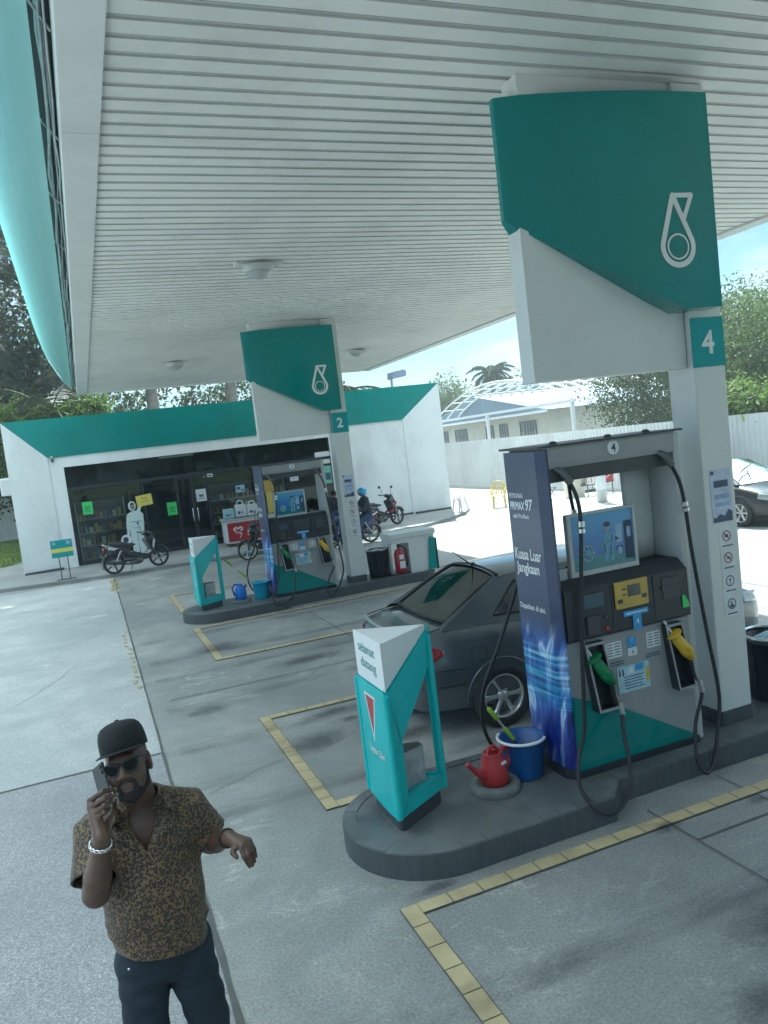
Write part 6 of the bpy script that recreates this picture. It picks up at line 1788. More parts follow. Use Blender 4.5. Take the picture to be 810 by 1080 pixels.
# ------------------------------------------------------------------ motorcycles
M['bikewhite'] = pm('white_bike_plastic', (.66,.68,.68), .3, .05, 8, coat=.4)
M['bikeblack'] = pm('black_bike_plastic', (.018,.021,.026), .28, .1, 8, coat=.4)
M['bikeblue'] = pm('dark_blue_bike_plastic', (.02,.04,.14), .3, .1, 8, coat=.4)
M['bikeseat'] = pm('bike_seat_vinyl', (.022,.024,.027), .6, .15, 12, bump=.1)
M['engine'] = pm('engine_casting', (.20,.20,.20), .45, .2, 15, metal=.6)
def motorcycle(loc, rz, lab, col, accent, wheelm, steer=0, scooter=False):
    t = thing('motorcycle', loc, rz, lab, 'motorcycle', 'motorcycles in front of the shop')
    r = .285
    def mw(x, name):
        e = bpy.data.objects.new(name, None); COL.objects.link(e); e.parent = t; e.location = (x,0,r)
        T = Matrix.Rotation(R(90),4,'X')
        m = MB(); N = 32
        m.lathe([(r-.055,.035),(r-.02,.042),(r,.015),(r,-.015),(r-.02,-.042),(r-.055,-.035)], N, T=T, caps=False); m.build('tyre', M['tyre'], e)
        m = MB(); m.lathe([(r-.05,.032),(r-.065,.026),(r-.065,-.026),(r-.05,-.032)], N, T=T, caps=False)
        for k in range(5):
            Rk = T @ Matrix.Rotation(2*PI*k/5,4,'Z'); m.box(.03,r-.06,-.018,.018,-.014,.014, T=Rk)
        m.lathe([(0,.04),(.045,.04),(.045,-.04),(0,-.04)], 14, T=T, caps=False); m.build('rim', wheelm, e)
        m = MB(); m.lathe([(.05,.045),(.10,.045),(.10,.04),(.05,.04)], 20, T=T, caps=False); m.build('brake_disc', M['steel'], e)
    mw(-.62,'wheel'); mw(.64,'wheel')
    s = SDF()      # bodywork
    s.cap((-.74,0,.72),(-.25,0,.60),.085,.12,k=.06); s.ell((-.45,0,.58),(.34,.12,.15),k=.06); s.cap((-.25,0,.52),(.05,0,.38),.115,.11,k=.06)
    s.cap((.05,0,.38),(.28,0,.34),.10,.085,k=.05)
    sdf_obj('body', s, .02, col, t, 2)
    s = SDF(); s.box((.40,0,.60),(.04,.19,.26),.035,.05,rot=Matrix.Rotation(R(-24),3,'Y')); s.ell((.46,0,.80),(.11,.13,.12),k=.06); s.cap((.36,0,.86),(.48,0,.92),.07,.07,k=.05)
    sdf_obj('leg_shield', s, .018, col, t, 2)
    s = SDF(); s.ell((.33,0,.985),(.10,.13,.07),k=.05); s.ell((.42,0,.96),(.07,.10,.08),k=.04)
    hd = sdf_obj('handlebar_cowl', s, .016, col, t, 2)
    m = MB(); m.lathe([(.0,.03),(.05,.022),(.062,0)], 16, T=Matrix.Translation((.555,0,.80)) @ Matrix.Rotation(R(80),4,'Y'), caps=False); m.build('headlight', M['headlens'], t)
    for sd in (-1,1):
        m = MB(); m.prism([(.30,.42),(.48,.50),(.55,.78),(.50,.80),(.44,.56),(.28,.47)], 'y', sd*.135-.012, sd*.135+.012); m.build('accent_panel', accent, t, bevel=.008)
        m = MB(); m.prism([(-.75,.70),(-.35,.58),(-.10,.54),(-.32,.65),(-.74,.78)], 'y', sd*.098-.01, sd*.098+.01); m.build('side_panel', accent, t, bevel=.008)
        m = MB(); m.lathe([(0,.015),(.035,.012),(.04,0)], 12, T=Matrix.Translation((.56,sd*.11,.72)) @ Matrix.Rotation(R(80),4,'Y'), caps=False); m.build('indicator', M['brass'], t)
    m = MB(); m.tube([(.24,-.34,1.02),(.28,-.22,1.0),(.34,-.08,1.0),(.34,.08,1.0),(.28,.22,1.0),(.24,.34,1.02)], .013, 8); hb = m.build('handlebar', M['black'], t)
    for sd in (-1,1):
        m = MB(); m.tube([(.275,sd*.235,1.003),(.235,sd*.35,1.022)], .019, 8); m.build('grip', M['rubber'], hb)
        m = MB(); m.tube([(.29,sd*.20,1.01),(.30,sd*.24,1.16),(.28,sd*.29,1.24)], .007, 6)
        m.lathe([(0,.012),(.05,.010),(.058,0),(.05,-.014),(0,-.016)], 14, T=Matrix.Translation((.275,sd*.31,1.27)) @ Matrix.Rotation(R(-80),4,'Y') @ Matrix.Diagonal((.75,1.1,1,1)), caps=False); m.build('mirror', M['black'], hb)
    for sd in (-1,1):
        m = MB(); m.tube([(.40,sd*.06,.86),(.64,sd*.07,r)], .022, 8); m.build('fork', M['black'], t)
    m = MB(); a0, a1 = R(25), R(165)
    def fen(x0, ra, w, b0, b1, name, mt):
        mm = MB()
        mm.grid(lambda u, v: (x0+ra*math.cos(b0+(b1-b0)*u), (v-.5)*w, r+ra*math.sin(b0+(b1-b0)*u)+.012*math.sin(PI*v)), 14, 4); mm.build(name, mt, t, solid=.006)
    fen(.64,r+.025,.12,R(20),R(150),'front_mudguard',col); fen(-.62,r+.03,.12,R(60),R(205),'rear_mudguard',M['bikeblack'])
    s = SDF(); s.cap((-.66,0,.80),(-.30,0,.74),.075,.09,k=.05); s.cap((-.30,0,.74),(-.02,0,.69),.085,.065,k=.05); s.half((0,0,.70),(0.05,0,-1))
    sdf_obj('seat', s, .018, M['bikeseat'], t, 2)
    m = MB(); m.tube([(-.60,-.09,.74),(-.85,-.09,.84),(-.88,0,.85),(-.85,.09,.84),(-.60,.09,.74)], .012, 6); m.build('grab_rail', M['steel'], t)
    m = MB(); m.box(-.86,-.80,-.07,.07,.68,.76); m.build('tail_lamp', M['taillens'], t, bevel=.012)
    m = MB(); m.box(-.93,-.92,-.10,.10,.48,.58, T=None); m.tube([(-.80,0,.66),(-.925,0,.58)], .02, 6); m.build('number_plate', M['black'], t)
    s = SDF(); s.box((-.02,0,.28),(.17,.11,.10),.05,.03); s.cap((.10,0,.30),(.26,0,.33),.07,.06,k=.03); sdf_obj('engine', s, .02, M['engine'], t, 1)
    m = MB(); m.tube([(.15,-.10,.24),(0,-.13,.19),(-.25,-.14,.22),(-.40,-.15,.27),(-.85,-.16,.36)], [.018,.018,.02,.042,.05], 10); m.build('exhaust', M['dgrey'], t)
    m = MB(); m.tube([(-.02,-.12,.33),(-.62,-.11,.28)], .022, 6); m.tube([(-.02,.12,.33),(-.62,.11,.28)], .022, 6); m.build('swingarm', M['black'], t)
    for sd in (-1,1):
        m = MB(); m.tube([(-.42,sd*.12,.62),(-.60,sd*.12,.30)], .026, 8); m.build('shock_absorber', M['steel'], t)
    m = MB(); m.tube([(-.05,.12,.22),(-.12,.22,.02)], .012, 6); m.tube([(.02,-.2,.26),(.02,.2,.26)], .014, 6); m.build('side_stand', M['black'], t)
    return t
motorcycle((1.07,22.48,.107), R(14), 'black and white scooter parked before the snack window by the cardboard driver', M['bikeblack'], M['bikewhite'], M['dgrey'])
motorcycle((4.62,21.35,0), R(176), 'black motorcycle with star shaped white wheel in front of the freezer', M['bikeblack'], M['bikeblack'], M['bikewhite'])
motorcycle((6.85,20.85,0), R(183), 'blue motorcycle carrying the rider, half hidden behind column 2', M['bikeblue'], M['bikeblack'], M['silver'])
motorcycle((8.72,23.15,.107), R(18), 'black motorcycle with red front parked right of column 2', M['bikeblack'], M['redpaint'], M['dgrey'])
# ================================================================== people
def skinmat(name, a, b, lip):
    t = NT(name); v = t.co()
    n = t.noise(9, 5, .6, v); n2 = t.noise(160, 3, .6, v)
    t.base(t.ramp(n, [(.3, a), (.7, b)])); t.P(rough=t.math('MULTIPLY_ADD', n, .2, .36), spec=.5, sss=.04)
    t.bump(n2, .12, .002); return t.m
M['skin'] = skinmat('dark_brown_skin', (.070,.038,.025), (.125,.073,.049), 0)
M['lip'] = pm('lip', (.070,.038,.033), .5, .1, 60)
M['nail'] = pm('finger_nail', (.20,.14,.12), .35)
M['beard'] = pm('short_black_beard', (.016,.013,.012), .9, .4, 180, bump=.8, bs=420)
M['cap'] = pm('black_cap_cloth', (.009,.011,.013), .85, .2, 30, bump=.3, bs=500)
M['shade'] = pm('dark_sunglass_lens', (.004,.006,.008), .16, .1, 10, spec=.18)
M['frame'] = pm('black_sunglass_frame', (.010,.010,.011), .22)
M['silverlink'] = pm('silver_link', (.78,.79,.80), .2, .05, 30, metal=1)
M['jeans'] = pm('dark_navy_trouser_cloth', (.013,.022,.033), .9, .3, 7, bump=.35, bs=400)
M['shoe'] = pm('black_leather', (.012,.013,.014), .4, .15, 14, bump=.1)
def leopard():
    t = NT('leopard_print_shirt'); v = t.co()
    wn = t.n('ShaderNodeTexNoise'); wn.inputs['Scale'].default_value = 45; wn.inputs['Detail'].default_value = 3; t.l(v, wn.inputs['Vector'])
    ad = t.n('ShaderNodeVectorMath', operation='MULTIPLY_ADD'); t.l(wn.outputs['Color'], ad.inputs[0]); ad.inputs[1].default_value = (.012,.012,.012); t.l(v, ad.inputs[2])
    vo = t.n('ShaderNodeTexVoronoi', feature='F1'); vo.inputs['Scale'].default_value = 96; vo.inputs['Randomness'].default_value = .85; t.l(ad.outputs[0], vo.inputs['Vector'])
    ring = t.ramp(vo.outputs['Distance'], [(.0,(.25,.25,.25)),(.13,(.3,.3,.3)),(.20,(1,1,1)),(.50,(1,1,1)),(.62,(.1,.1,.1))])
    gap = t.ramp(t.noise(150, 2, .5, v), [(.30,(.15,.15,.15)),(.44,(1,1,1))])
    f = t.math('MULTIPLY', ring, gap)
    tone = t.noise(5, 4, .6, v)
    base = t.ramp(tone, [(.3,(.125,.076,.029)),(.7,(.205,.130,.052))])
    inner = t.mix(t.ramp(vo.outputs['Distance'], [(.15,(.55,.55,.55)),(.3,(0,0,0))]), base, (.07,.040,.014))
    c = t.mix(f, inner, (.007,.008,.009))
    t.base(c); t.P(rough=.62, sheen=.1)
    t.bump(t.noise(420, 2, .5, v), .15, .002)
    return t.m
M['leopard'] = leopard()
man = thing('person', (.03,3.2,0), 0, 'man in black cap and leopard print shirt talking on a phone in the foreground', 'person')
def rotm(x, y, z): return (Matrix.Rotation(R(z),3,'Z') @ Matrix.Rotation(R(y),3,'Y') @ Matrix.Rotation(R(x),3,'X'))
HC = Vector((-.024,-.060,1.672)); HR = rotm(-9, -9, -12)
RSH, REL, RWR = (-.190,.015,1.432), (-.205,-.165,1.255), (-.152,-.295,1.515)
LSH, LEL, LWR = (.175,.03,1.425), (.252,.045,1.225), (.306,-.145,1.308)
RF = [[(-.1722,-.23,1.6344),(-.1249,-.27,1.6729),(-.0831,-.24,1.6601)],[(-.1716,-.25,1.6172),(-.1215,-.29,1.6548),(-.0794,-.26,1.6452)],[(-.1645,-.265,1.5998),(-.1251,-.30,1.6315),(-.0953,-.27,1.6285)],[(-.1541,-.275,1.5831),(-.1283,-.305,1.6096),(-.108,-.28,1.6111)]]
RT = [(-.1294,-.25,1.5469),(-.0992,-.205,1.5625),(-.0915,-.172,1.590)]
LF = [[(.3351,-.25,1.311),(.3382,-.272,1.2807),(.3554,-.262,1.2276)],[(.3516,-.245,1.3152),(.3571,-.272,1.2825),(.3685,-.266,1.2323)],[(.3647,-.235,1.3143),(.3734,-.256,1.2825),(.3803,-.250,1.2353)],[(.375,-.22,1.3121),(.3869,-.236,1.2812),(.3906,-.235,1.245)]]
LT = [(.3177,-.22,1.3063),(.3021,-.248,1.2951),(.312,-.268,1.284)]
def push(p, f): return tuple(Vector((-.03,-3.2,2.8))+(Vector(p)-Vector((-.03,-3.2,2.8)))*f)
RF = [[push(q, 1.022) for q in f] for f in RF]; RT = [push(q, 1.020) for q in RT]; RWR = push(RWR, 1.012)
s = SDF()
# head, in its own frame
s.ell((0,.015,.045),(.078,.097,.088),k=.03); s.ell((0,-.028,-.02),(.066,.072,.086),k=.03); s.ell((0,-.045,-.075),(.055,.052,.045),k=.03)
s.ell((0,-.078,-.098),(.026,.022,.022),k=.025)
for sx in (-1,1): s.ell((sx*.043,-.062,-.030),(.026,.024,.028),k=.025)
s.cap((-.036,-.083,.040),(.036,-.083,.040),.015,k=.02)
s.cap((0,-.092,.022),(0,-.113,-.016),.010,.0165,k=.014)
for sx in (-1,1): s.ell((sx*.0155,-.104,-.024),(.0115,.012,.010),k=.008); s.ell((sx*.009,-.116,-.033),(.004,.005,.004),k=.004,op='sub')
for sx in (-1,1): s.ell((sx*.032,-.106,.016),(.016,.012,.010),k=.012,op='sub')
s.cap((-.020,-.096,-.0515),(.020,-.096,-.0515),.0075,k=.007); s.cap((-.017,-.0965,-.0635),(.017,-.0965,-.0635),.009,k=.008)
s.cap((-.026,-.108,-.0572),(.026,-.108,-.0572),.0028,k=.004,op='sub')
for sx in (-1,1):
    s.ell((sx*.079,.012,-.004),(.011,.022,.034),k=.010,rot=rotm(0,0,sx*22)); s.ell((sx*.089,.006,-.002),(.008,.011,.020),k=.006,op='sub',rot=rotm(0,0,sx*22)); s.ell((sx*.078,.004,-.036),(.008,.010,.010),k=.008)
s.xform(np.array(HR), HC)
n0 = len(s.p)
nk = HC+HR @ Vector((0,.028,-.07))
s.cap(tuple(nk), (0,.03,1.475), .060,.066,k=.03)
s.ell((0,.02,1.39),(.165,.10,.09),k=.05); s.ell((0,.0,1.25),(.14,.10,.18),k=.06); s.ell((0,-.01,1.02),(.13,.10,.16),k=.06)
s.cap((-.08,.02,1.43),(RSH[0],RSH[1],RSH[2]-.01),.045,.042,k=.03); s.cap((.08,.02,1.43),(LSH[0],LSH[1],LSH[2]-.01),.045,.042,k=.03)
for a, b, c in ((RSH,REL,RWR),(LSH,LEL,LWR)):
    s.cap((a[0],a[1],a[2]-.012), b, .046, .048, k=.02)
    A, B = Vector(b), Vector(c); mid = A.lerp(B,.32)
    s.cap(b, tuple(mid), .046, .047, k=.02); s.cap(tuple(mid), c, .047, .029, k=.02)
def hand(F, Th, wr, rad, palm):
    w = Vector(wr)
    pc = [Vector(f[0]) for f in F]
    for i, f in enumerate(F):
        r0 = rad[i]
        s.cap(tuple(w.lerp(pc[i],.12)), f[0], .020, r0*1.35, k=.014)
        s.cap(f[0], f[1], r0*1.18, r0, k=.004); s.cap(f[1], f[2], r0, r0*.80, k=.004)
    s.cap(tuple(w), Th[0], .022, .015, k=.014); s.cap(Th[0], Th[1], .0135, .0115, k=.006); s.cap(Th[1], Th[2], .0115, .009, k=.004)
hand(RF, RT, RWR, (.0098,.0102,.0096,.0085), 0); hand(LF, LT, LWR, (.0092,.0096,.0090,.0078), 0)
mouth = [np.array(HC+HR @ Vector((x,-.10,z))) for x in (-.014,0,.014) for z in (-.0515,-.0635)]
def lipf(c):
    d = np.min([np.linalg.norm(c-q, axis=1) for q in mouth], 0); return (d < .0085).astype(int)
body = sdf_obj('body', s, .0042, [M['skin'], M['lip']], man, 2, matfn=lipf, lam=.4)
# nails
m = MB()
for f in RF[:3]:
    a, b = Vector(f[1]), Vector(f[2]); d = (b-a).normalized(); nn = Vector((0,-1,.35)); nn = (nn-d*nn.dot(d)).normalized(); sd = d.cross(nn)
    c = b+nn*.0066
    m.add([c-d*.006-sd*.005, c-d*.006+sd*.005, c+d*.005+sd*.0042-nn*.0012, c+d*.005-sd*.0042-nn*.0012], [(0,1,2,3)])
m.build('fingernails', M['nail'], body, solid=.0015)
# beard
b = SDF()
b.ell((0,-.045,-.080),(.0575,.0545,.0475),k=.02); b.ell((0,-.079,-.102),(.031,.0265,.0265),k=.02)
for sx in (-1,1): b.cap((sx*.069,-.010,-.010),(sx*.057,-.042,-.078),.009,.015,k=.012); b.cap((sx*.030,-.098,-.050),(sx*.030,-.094,-.085),.008,.011,k=.01)
b.cap((-.028,-.0985,-.044),(.028,-.0985,-.044),.0062,k=.006)
b.ell((0,-.112,-.058),(.021,.022,.0078),k=.004,op='sub')
b.ell((0,.03,-.02),(.10,.040,.10),k=.01,op='sub'); b.ell((0,-.085,.0),(.05,.05,.042),k=.008,op='sub')
b.xform(np.array(HR), HC)
sdf_obj('beard', b, .0042, M['beard'], man, 1, warp=lambda P: .0016*np.sin(P[...,0]*410)*np.sin(P[...,1]*390)*np.sin(P[...,2]*430))
# cap
HM = Matrix.Translation(HC) @ HR.to_4x4()
m = MB(); N_ = 48
prof_ = [(.985,.060),(1.0,.064),(1.0,.080),(.985,.102),(.95,.124),(.87,.145),(.73,.159),(.50,.168),(.25,.172),(.06,.173),(.0,.173)]
vs = []
for k_, (rr_, zz_) in enumerate(prof_):
    for q_ in range(N_):
        a_ = 2*PI*q_/N_; dent = 1-.012*max(0,math.cos(6*a_))**12*(1 if .08 < zz_ < .187 else 0)
        tilt = -.010*math.sin(a_)*(1-k_/12)
        vs.append(HM @ Vector((.0885*rr_*dent*math.cos(a_), .010+.108*rr_*dent*math.sin(a_), zz_+tilt-.004*math.cos(2*a_)*0)))
m.add(vs, [(k_*N_+q_, k_*N_+(q_+1)%N_, (k_+1)*N_+(q_+1)%N_, (k_+1)*N_+q_) for k_ in range(len(prof_)-1) for q_ in range(N_)], 0, True)
m.lathe([(.009,0),(.008,.005),(0,.007)], 10, T=HM @ Matrix.Translation((0,.010,.172)), caps=False)
cp_ = m.build('cap', M['cap'], man, solid=.003)
m = MB()
def brim(u, v):
    a_ = R(-158)+R(136)*u; ca, sa = math.cos(a_), math.sin(a_)
    p0 = Vector((.0885*ca, .010+.108*sa, .064-.010*sa)); out = Vector((ca*.55, sa, 0)).normalized()
    L_ = .058*math.sin(PI*u)**.55
    return HM @ (p0+out*L_*v+Vector((0,0,+.004*v-.014*abs(ca)**2*v)))
m.grid(brim, 28, 6); m.build('brim', M['cap'], cp_, solid=.004)
# sunglasses
def lens(sx, k=1.0):
    return [(sx*x, z) for x, z in ((.006,.030),(.020,.036),(.050,.040),(.066,.037),(.0655,.020),(.058,.002),(.044,-.010),(.026,-.011),(.012,.0),(.007,.014))]
g = bpy.data.objects.new('sunglasses', None); COL.objects.link(g); g.parent = man
m = MB()
for sx in (-1,1):
    o = lens(sx); cx = sum(p[0] for p in o)/len(o); cz = sum(p[1] for p in o)/len(o)
    i_ = [(cx+(x-cx)*.84, cz+(z-cz)*.80) for x, z in o]
    yy = lambda x: -.106+.30*abs(x)**1.5
    vs = [HM @ Vector((x,yy(x)-.006,z)) for x,z in o]+[HM @ Vector((x,yy(x)-.006,z)) for x,z in i_]+[HM @ Vector((x,yy(x)+.003,z)) for x,z in o]+[HM @ Vector((x,yy(x)+.003,z)) for x,z in i_]
    n = len(o)
    for a in range(n):
        q = (a+1) % n; m.add(vs, [(a,q,n+q,n+a),(2*n+a,3*n+a,3*n+q,2*n+q),(a,2*n+a,2*n+q,q),(n+a,n+q,3*n+q,3*n+a)], 0)
    m.tube([HM @ Vector(p) for p in ((sx*.066,-.098,.033),(sx*.078,-.05,.028),(sx*.082,.0,.020),(sx*.081,.02,.006))], .0034, 6)
m.tube([HM @ Vector(p) for p in ((-.009,-.108,.026),(0,-.112,.028),(.009,-.108,.026))], .0035, 6)
m.build('frame', M['frame'], g)
m = MB()
for sx in (-1,1):
    o = lens(sx); m.add([HM @ Vector((x,-.1065+.30*abs(x)**1.5-.001,z)) for x,z in o], [tuple(range(len(o)))])
m.build('lens', M['shade'], g, solid=.002)
# shirt: hollow cloth with open sleeves, hem and V neck
def folds(P):
    x, y, z = P[...,0], P[...,1], P[...,2]
    a = np.sin(26*z+9*x+2.2*np.sin(7*x+3*z))*.35+np.sin(41*z-23*x+1.7*np.sin(11*z+6*y))*.2
    r1 = 1-np.abs(np.sin(15*z+13*x+1.3*np.sin(6*x+9*y)+.6)); r2 = 1-np.abs(np.sin(19*z-15*x+1.1*np.sin(8*z)+1.9))
    low = np.clip((1.40-z)/.38, .12, 1)
    return -(.0045*a+.011*r1**3*np.clip(1.25-z,0,.35)/.35+.008*r2**4)*low
sh = SDF()
def torso(o, g_):
    o.ell((0,.02,1.335),(.182+g_,.122+g_,.140+g_),k=.07); o.ell((0,-.010,1.20),(.170+g_,.142+g_,.21+g_),k=.09); o.ell((0,-.028,1.08),(.163+g_,.152+g_,.19+g_),k=.09)
    o.cone((0,-.012,1.16),(.002,-.026,.900),.152+g_,.170+g_,k=.06)
    o.cap((-.070,.025,1.460),(-.172,.02,1.424),.054+g_,.060+g_,k=.05); o.cap((.070,.025,1.458),(.158,.03,1.416),.054+g_,.060+g_,k=.05)
    o.cap((0,.045,1.485),(0,.05,1.455),.064+g_,k=.04)
torso(sh, .012)
for a, b_ in ((RSH,REL),(LSH,LEL)):
    A, B = Vector(a), Vector(b_); sh.cone(tuple(A.lerp(B,-.02)), tuple(A.lerp(B,.80)), .066, .090, k=.05)
k0 = len(sh.p)
inn = SDF(); torso(inn, .004)
inn.p = [q for q in inn.p]
for q in inn.p:
    q = list(q); q[6] = 'sub'; q[5] = .006
    sh.p.append(tuple(q))
sh.cone((0,-.012,1.13),(.002,-.028,.85),.146,.168,k=.004,op='sub')
for a, b_ in ((RSH,REL),(LSH,LEL)):
    A, B = Vector(a), Vector(b_); sh.cone(tuple(A.lerp(B,.02)), tuple(A.lerp(B,.95)), .056, .083, k=.004, op='sub')
sh.half((0,0,.918),(-.16,-.10,-1))
sh.cap((0,.025,1.49),(-.0,.0,1.64),.068,.10,k=.006,op='sub')
VR = rotm(0,0,0)
for k_ in range(9):     # V opening: a wedge that narrows to its point
    f_ = k_/8; sh.cap((-.004,-.09-.03*f_,1.475-.125*f_), (-.004,-.22,1.465-.125*f_), .060*(1-f_)+.004, k=.004, op='sub')
sh.warp_all = True
shirt = sdf_obj('shirt', sh, .0050, M['leopard'], man, 3, warp=folds)
# open collar, placket, pocket edge
def torso_y(x, z):
    best = 0
    for cz, cy, rx, ry, rz in ((1.335,.02,.194,.134,.152),(1.20,-.010,.182,.154,.222),(1.08,-.028,.175,.164,.202)):
        q = 1-(x/rx)**2-((z-cz)/rz)**2
        if q > 0: best = min(best, cy-ry*math.sqrt(q))
    return best if best < 0 else -.10
m = MB()
for sx in (-1,1):
    def col(u, v):
        key = [((sx*.004,.108,1.512),(sx*.004,.122,1.470)), ((sx*.060,.085,1.512),(sx*.085,.095,1.462)), ((sx*.078,.03,1.505),(sx*.118,.020,1.470)), ((sx*.072,-.035,1.478),(sx*.122,-.066,1.445)), ((sx*.050,-.088,1.425),(sx*.108,-.110,1.398)), ((sx*.012-.004,-.128,1.352),(sx*.030-.004,-.140,1.352))]
        x = u*(len(key)-1); q = min(int(x), len(key)-2); f = x-q
        a_ = Vector(key[q][0]).lerp(Vector(key[q+1][0]), f); b_ = Vector(key[q][1]).lerp(Vector(key[q+1][1]), f)
        p = a_.lerp(b_, v)
        if p.y < .02: 
            p.y = min(p.y, torso_y(p.x, min(p.z,1.47))-.012)
        return tuple(p+Vector((sx*.006,-.006,.012))*math.sin(PI*v))
    m.grid(col, 20, 6)
m.build('collar', M['leopard'], shirt, solid=.004)
m = MB(); pts = []
for i in range(15):
    z = 1.345-.33*i/14; x = .004-.02*i/14; pts.append((x, torso_y(x,z)-.006, z))
m.tube(pts, .0035, 6); m.build('placket', M['leopard'], shirt)
for k_ in range(4):
    z = 1.30-.095*k_; x = .004-.02*(1.345-z)/.33*1.0
    m = MB(); m.lathe([(0,.003),(.0045,.0028),(.0055,0)], 12, T=Matrix.Translation((x, torso_y(x,z)-.009, z)) @ Matrix.Rotation(R(90),4,'X'), caps=False); m.build('shirt_button', M['frame'], shirt)
# trousers and shoes
def tf(P): return -.008*(np.sin(40*P[...,2]+16*P[...,0]+2*np.sin(17*P[...,2]))*.5+np.sin(70*P[...,2]-21*P[...,0])*.25)
tr = SDF()
tr.ell((.005,-.01,.90),(.178,.145,.14),k=.05); tr.ell((.005,.03,.86),(.165,.13,.12),k=.05)
for hp, kn, an in (((-.085,-.01,.84),(-.108,-.03,.50),(-.12,.0,.07)),((.095,-.01,.84),(.135,-.02,.50),(.155,.02,.07))):
    tr.cap(hp, kn, .103, .083, k=.02); tr.cap(kn, an, .083, .066, k=.02)
tr.half((0,0,.045),(0,0,-1)); tr.half((0,0,.985),(0,0,1))
sdf_obj('trousers', tr, .008, M['jeans'], man, 2, warp=tf)
for x, y in ((-.12,.0),(.155,.02)):
    q = SDF(); q.cap((x,y+.04,.045),(x-.01,y-.12,.035),.045,.042,k=.03); q.ell((x-.012,y-.16,.032),(.048,.075,.034),k=.03); q.cap((x,y+.02,.05),(x,y+.02,.10),.05,.05,k=.03); q.half((0,0,.002),(0,0,-1))
    sdf_obj('shoe', q, .008, M['shoe'], man, 1)
m = MB(); m.lathe([(0,.002),(.0045,.002),(.005,0)], 10, T=Matrix.Translation((-.135,-.125,.90)) @ Matrix.Rotation(R(70),4,'X'), caps=False); m.build('rivet', M['silverlink'], man)
# bracelets
def bracelet(name, c, axis, rad, mat, links):
    ax = Vector(axis).normalized(); u = ax.orthogonal().normalized(); w = ax.cross(u); mm = MB()
    if links:
        for i in range(links):
            a = 2*PI*i/links; p = Vector(c)+(u*math.cos(a)+w*math.sin(a))*rad; tan = (-u*math.sin(a)+w*math.cos(a)); rdir = (u*math.cos(a)+w*math.sin(a))
            tw = (ax*.85+tan*.5).normalized(); e2 = tan*.010
            pts = [p+tan*.0105*math.cos(2*PI*k/10)+tw*.0068*math.sin(2*PI*k/10)+rdir*.0018*math.sin(4*PI*k/10) for k in range(10)]
            mm.tube(pts, .0028, 6, closed=True)
    else: mm.tube([Vector(c)+(u*math.cos(2*PI*i/28)+w*math.sin(2*PI*i/28))*rad for i in range(28)], .0045, 8, closed=True)
    o = mm.build(name, mat, None); o.location = man.location; return o
d = Vector(RWR)-Vector(REL)
o = bracelet('bracelet', Vector(REL).lerp(Vector(RWR),.90), d, .0375, M['silverlink'], 14); tag(o, 'chunky silver chain bracelet on the wrist of the hand holding the phone', 'bracelet')
d = Vector(LWR)-Vector(LEL)
o = bracelet('bracelet', Vector(LEL).lerp(Vector(LWR),.93), d, .0345, M['rubber'], 0); tag(o, 'thin black band on the lowered wrist of the man in leopard print', 'bracelet')
# phone
ph = thing('phone', (.03-.126,3.2-.112,1.640), 0, 'dark smartphone held to the ear of the man in leopard print', 'phone')
dx = Vector((.10,-.52,-.70)).normalized(); nn = Vector((-.80,-.55,.20)); nn = (nn-dx*nn.dot(dx)).normalized(); sx_ = dx.cross(nn)
PT = Matrix((dx, sx_, nn)).transposed().to_4x4()
m = MB(); m.box(-.076,.076,-.037,.037,-.0045,.0045, T=PT); m.build('case', M['phonecase'] if 'phonecase' in M else M['black'], ph, bevel=.004)
m = MB()
for k in range(2): m.lathe([(.0,.0065),(.0075,.0065),(.0075,.004)], 14, T=PT @ Matrix.Translation((-.060+.020*k,-.022,0)), caps=False)
m.build('camera_lens', M['shade'], ph)
m = MB(); m.box(.04,.047,.0372,.0380,-.002,.002, T=PT); m.build('button', M['silverlink'], ph)

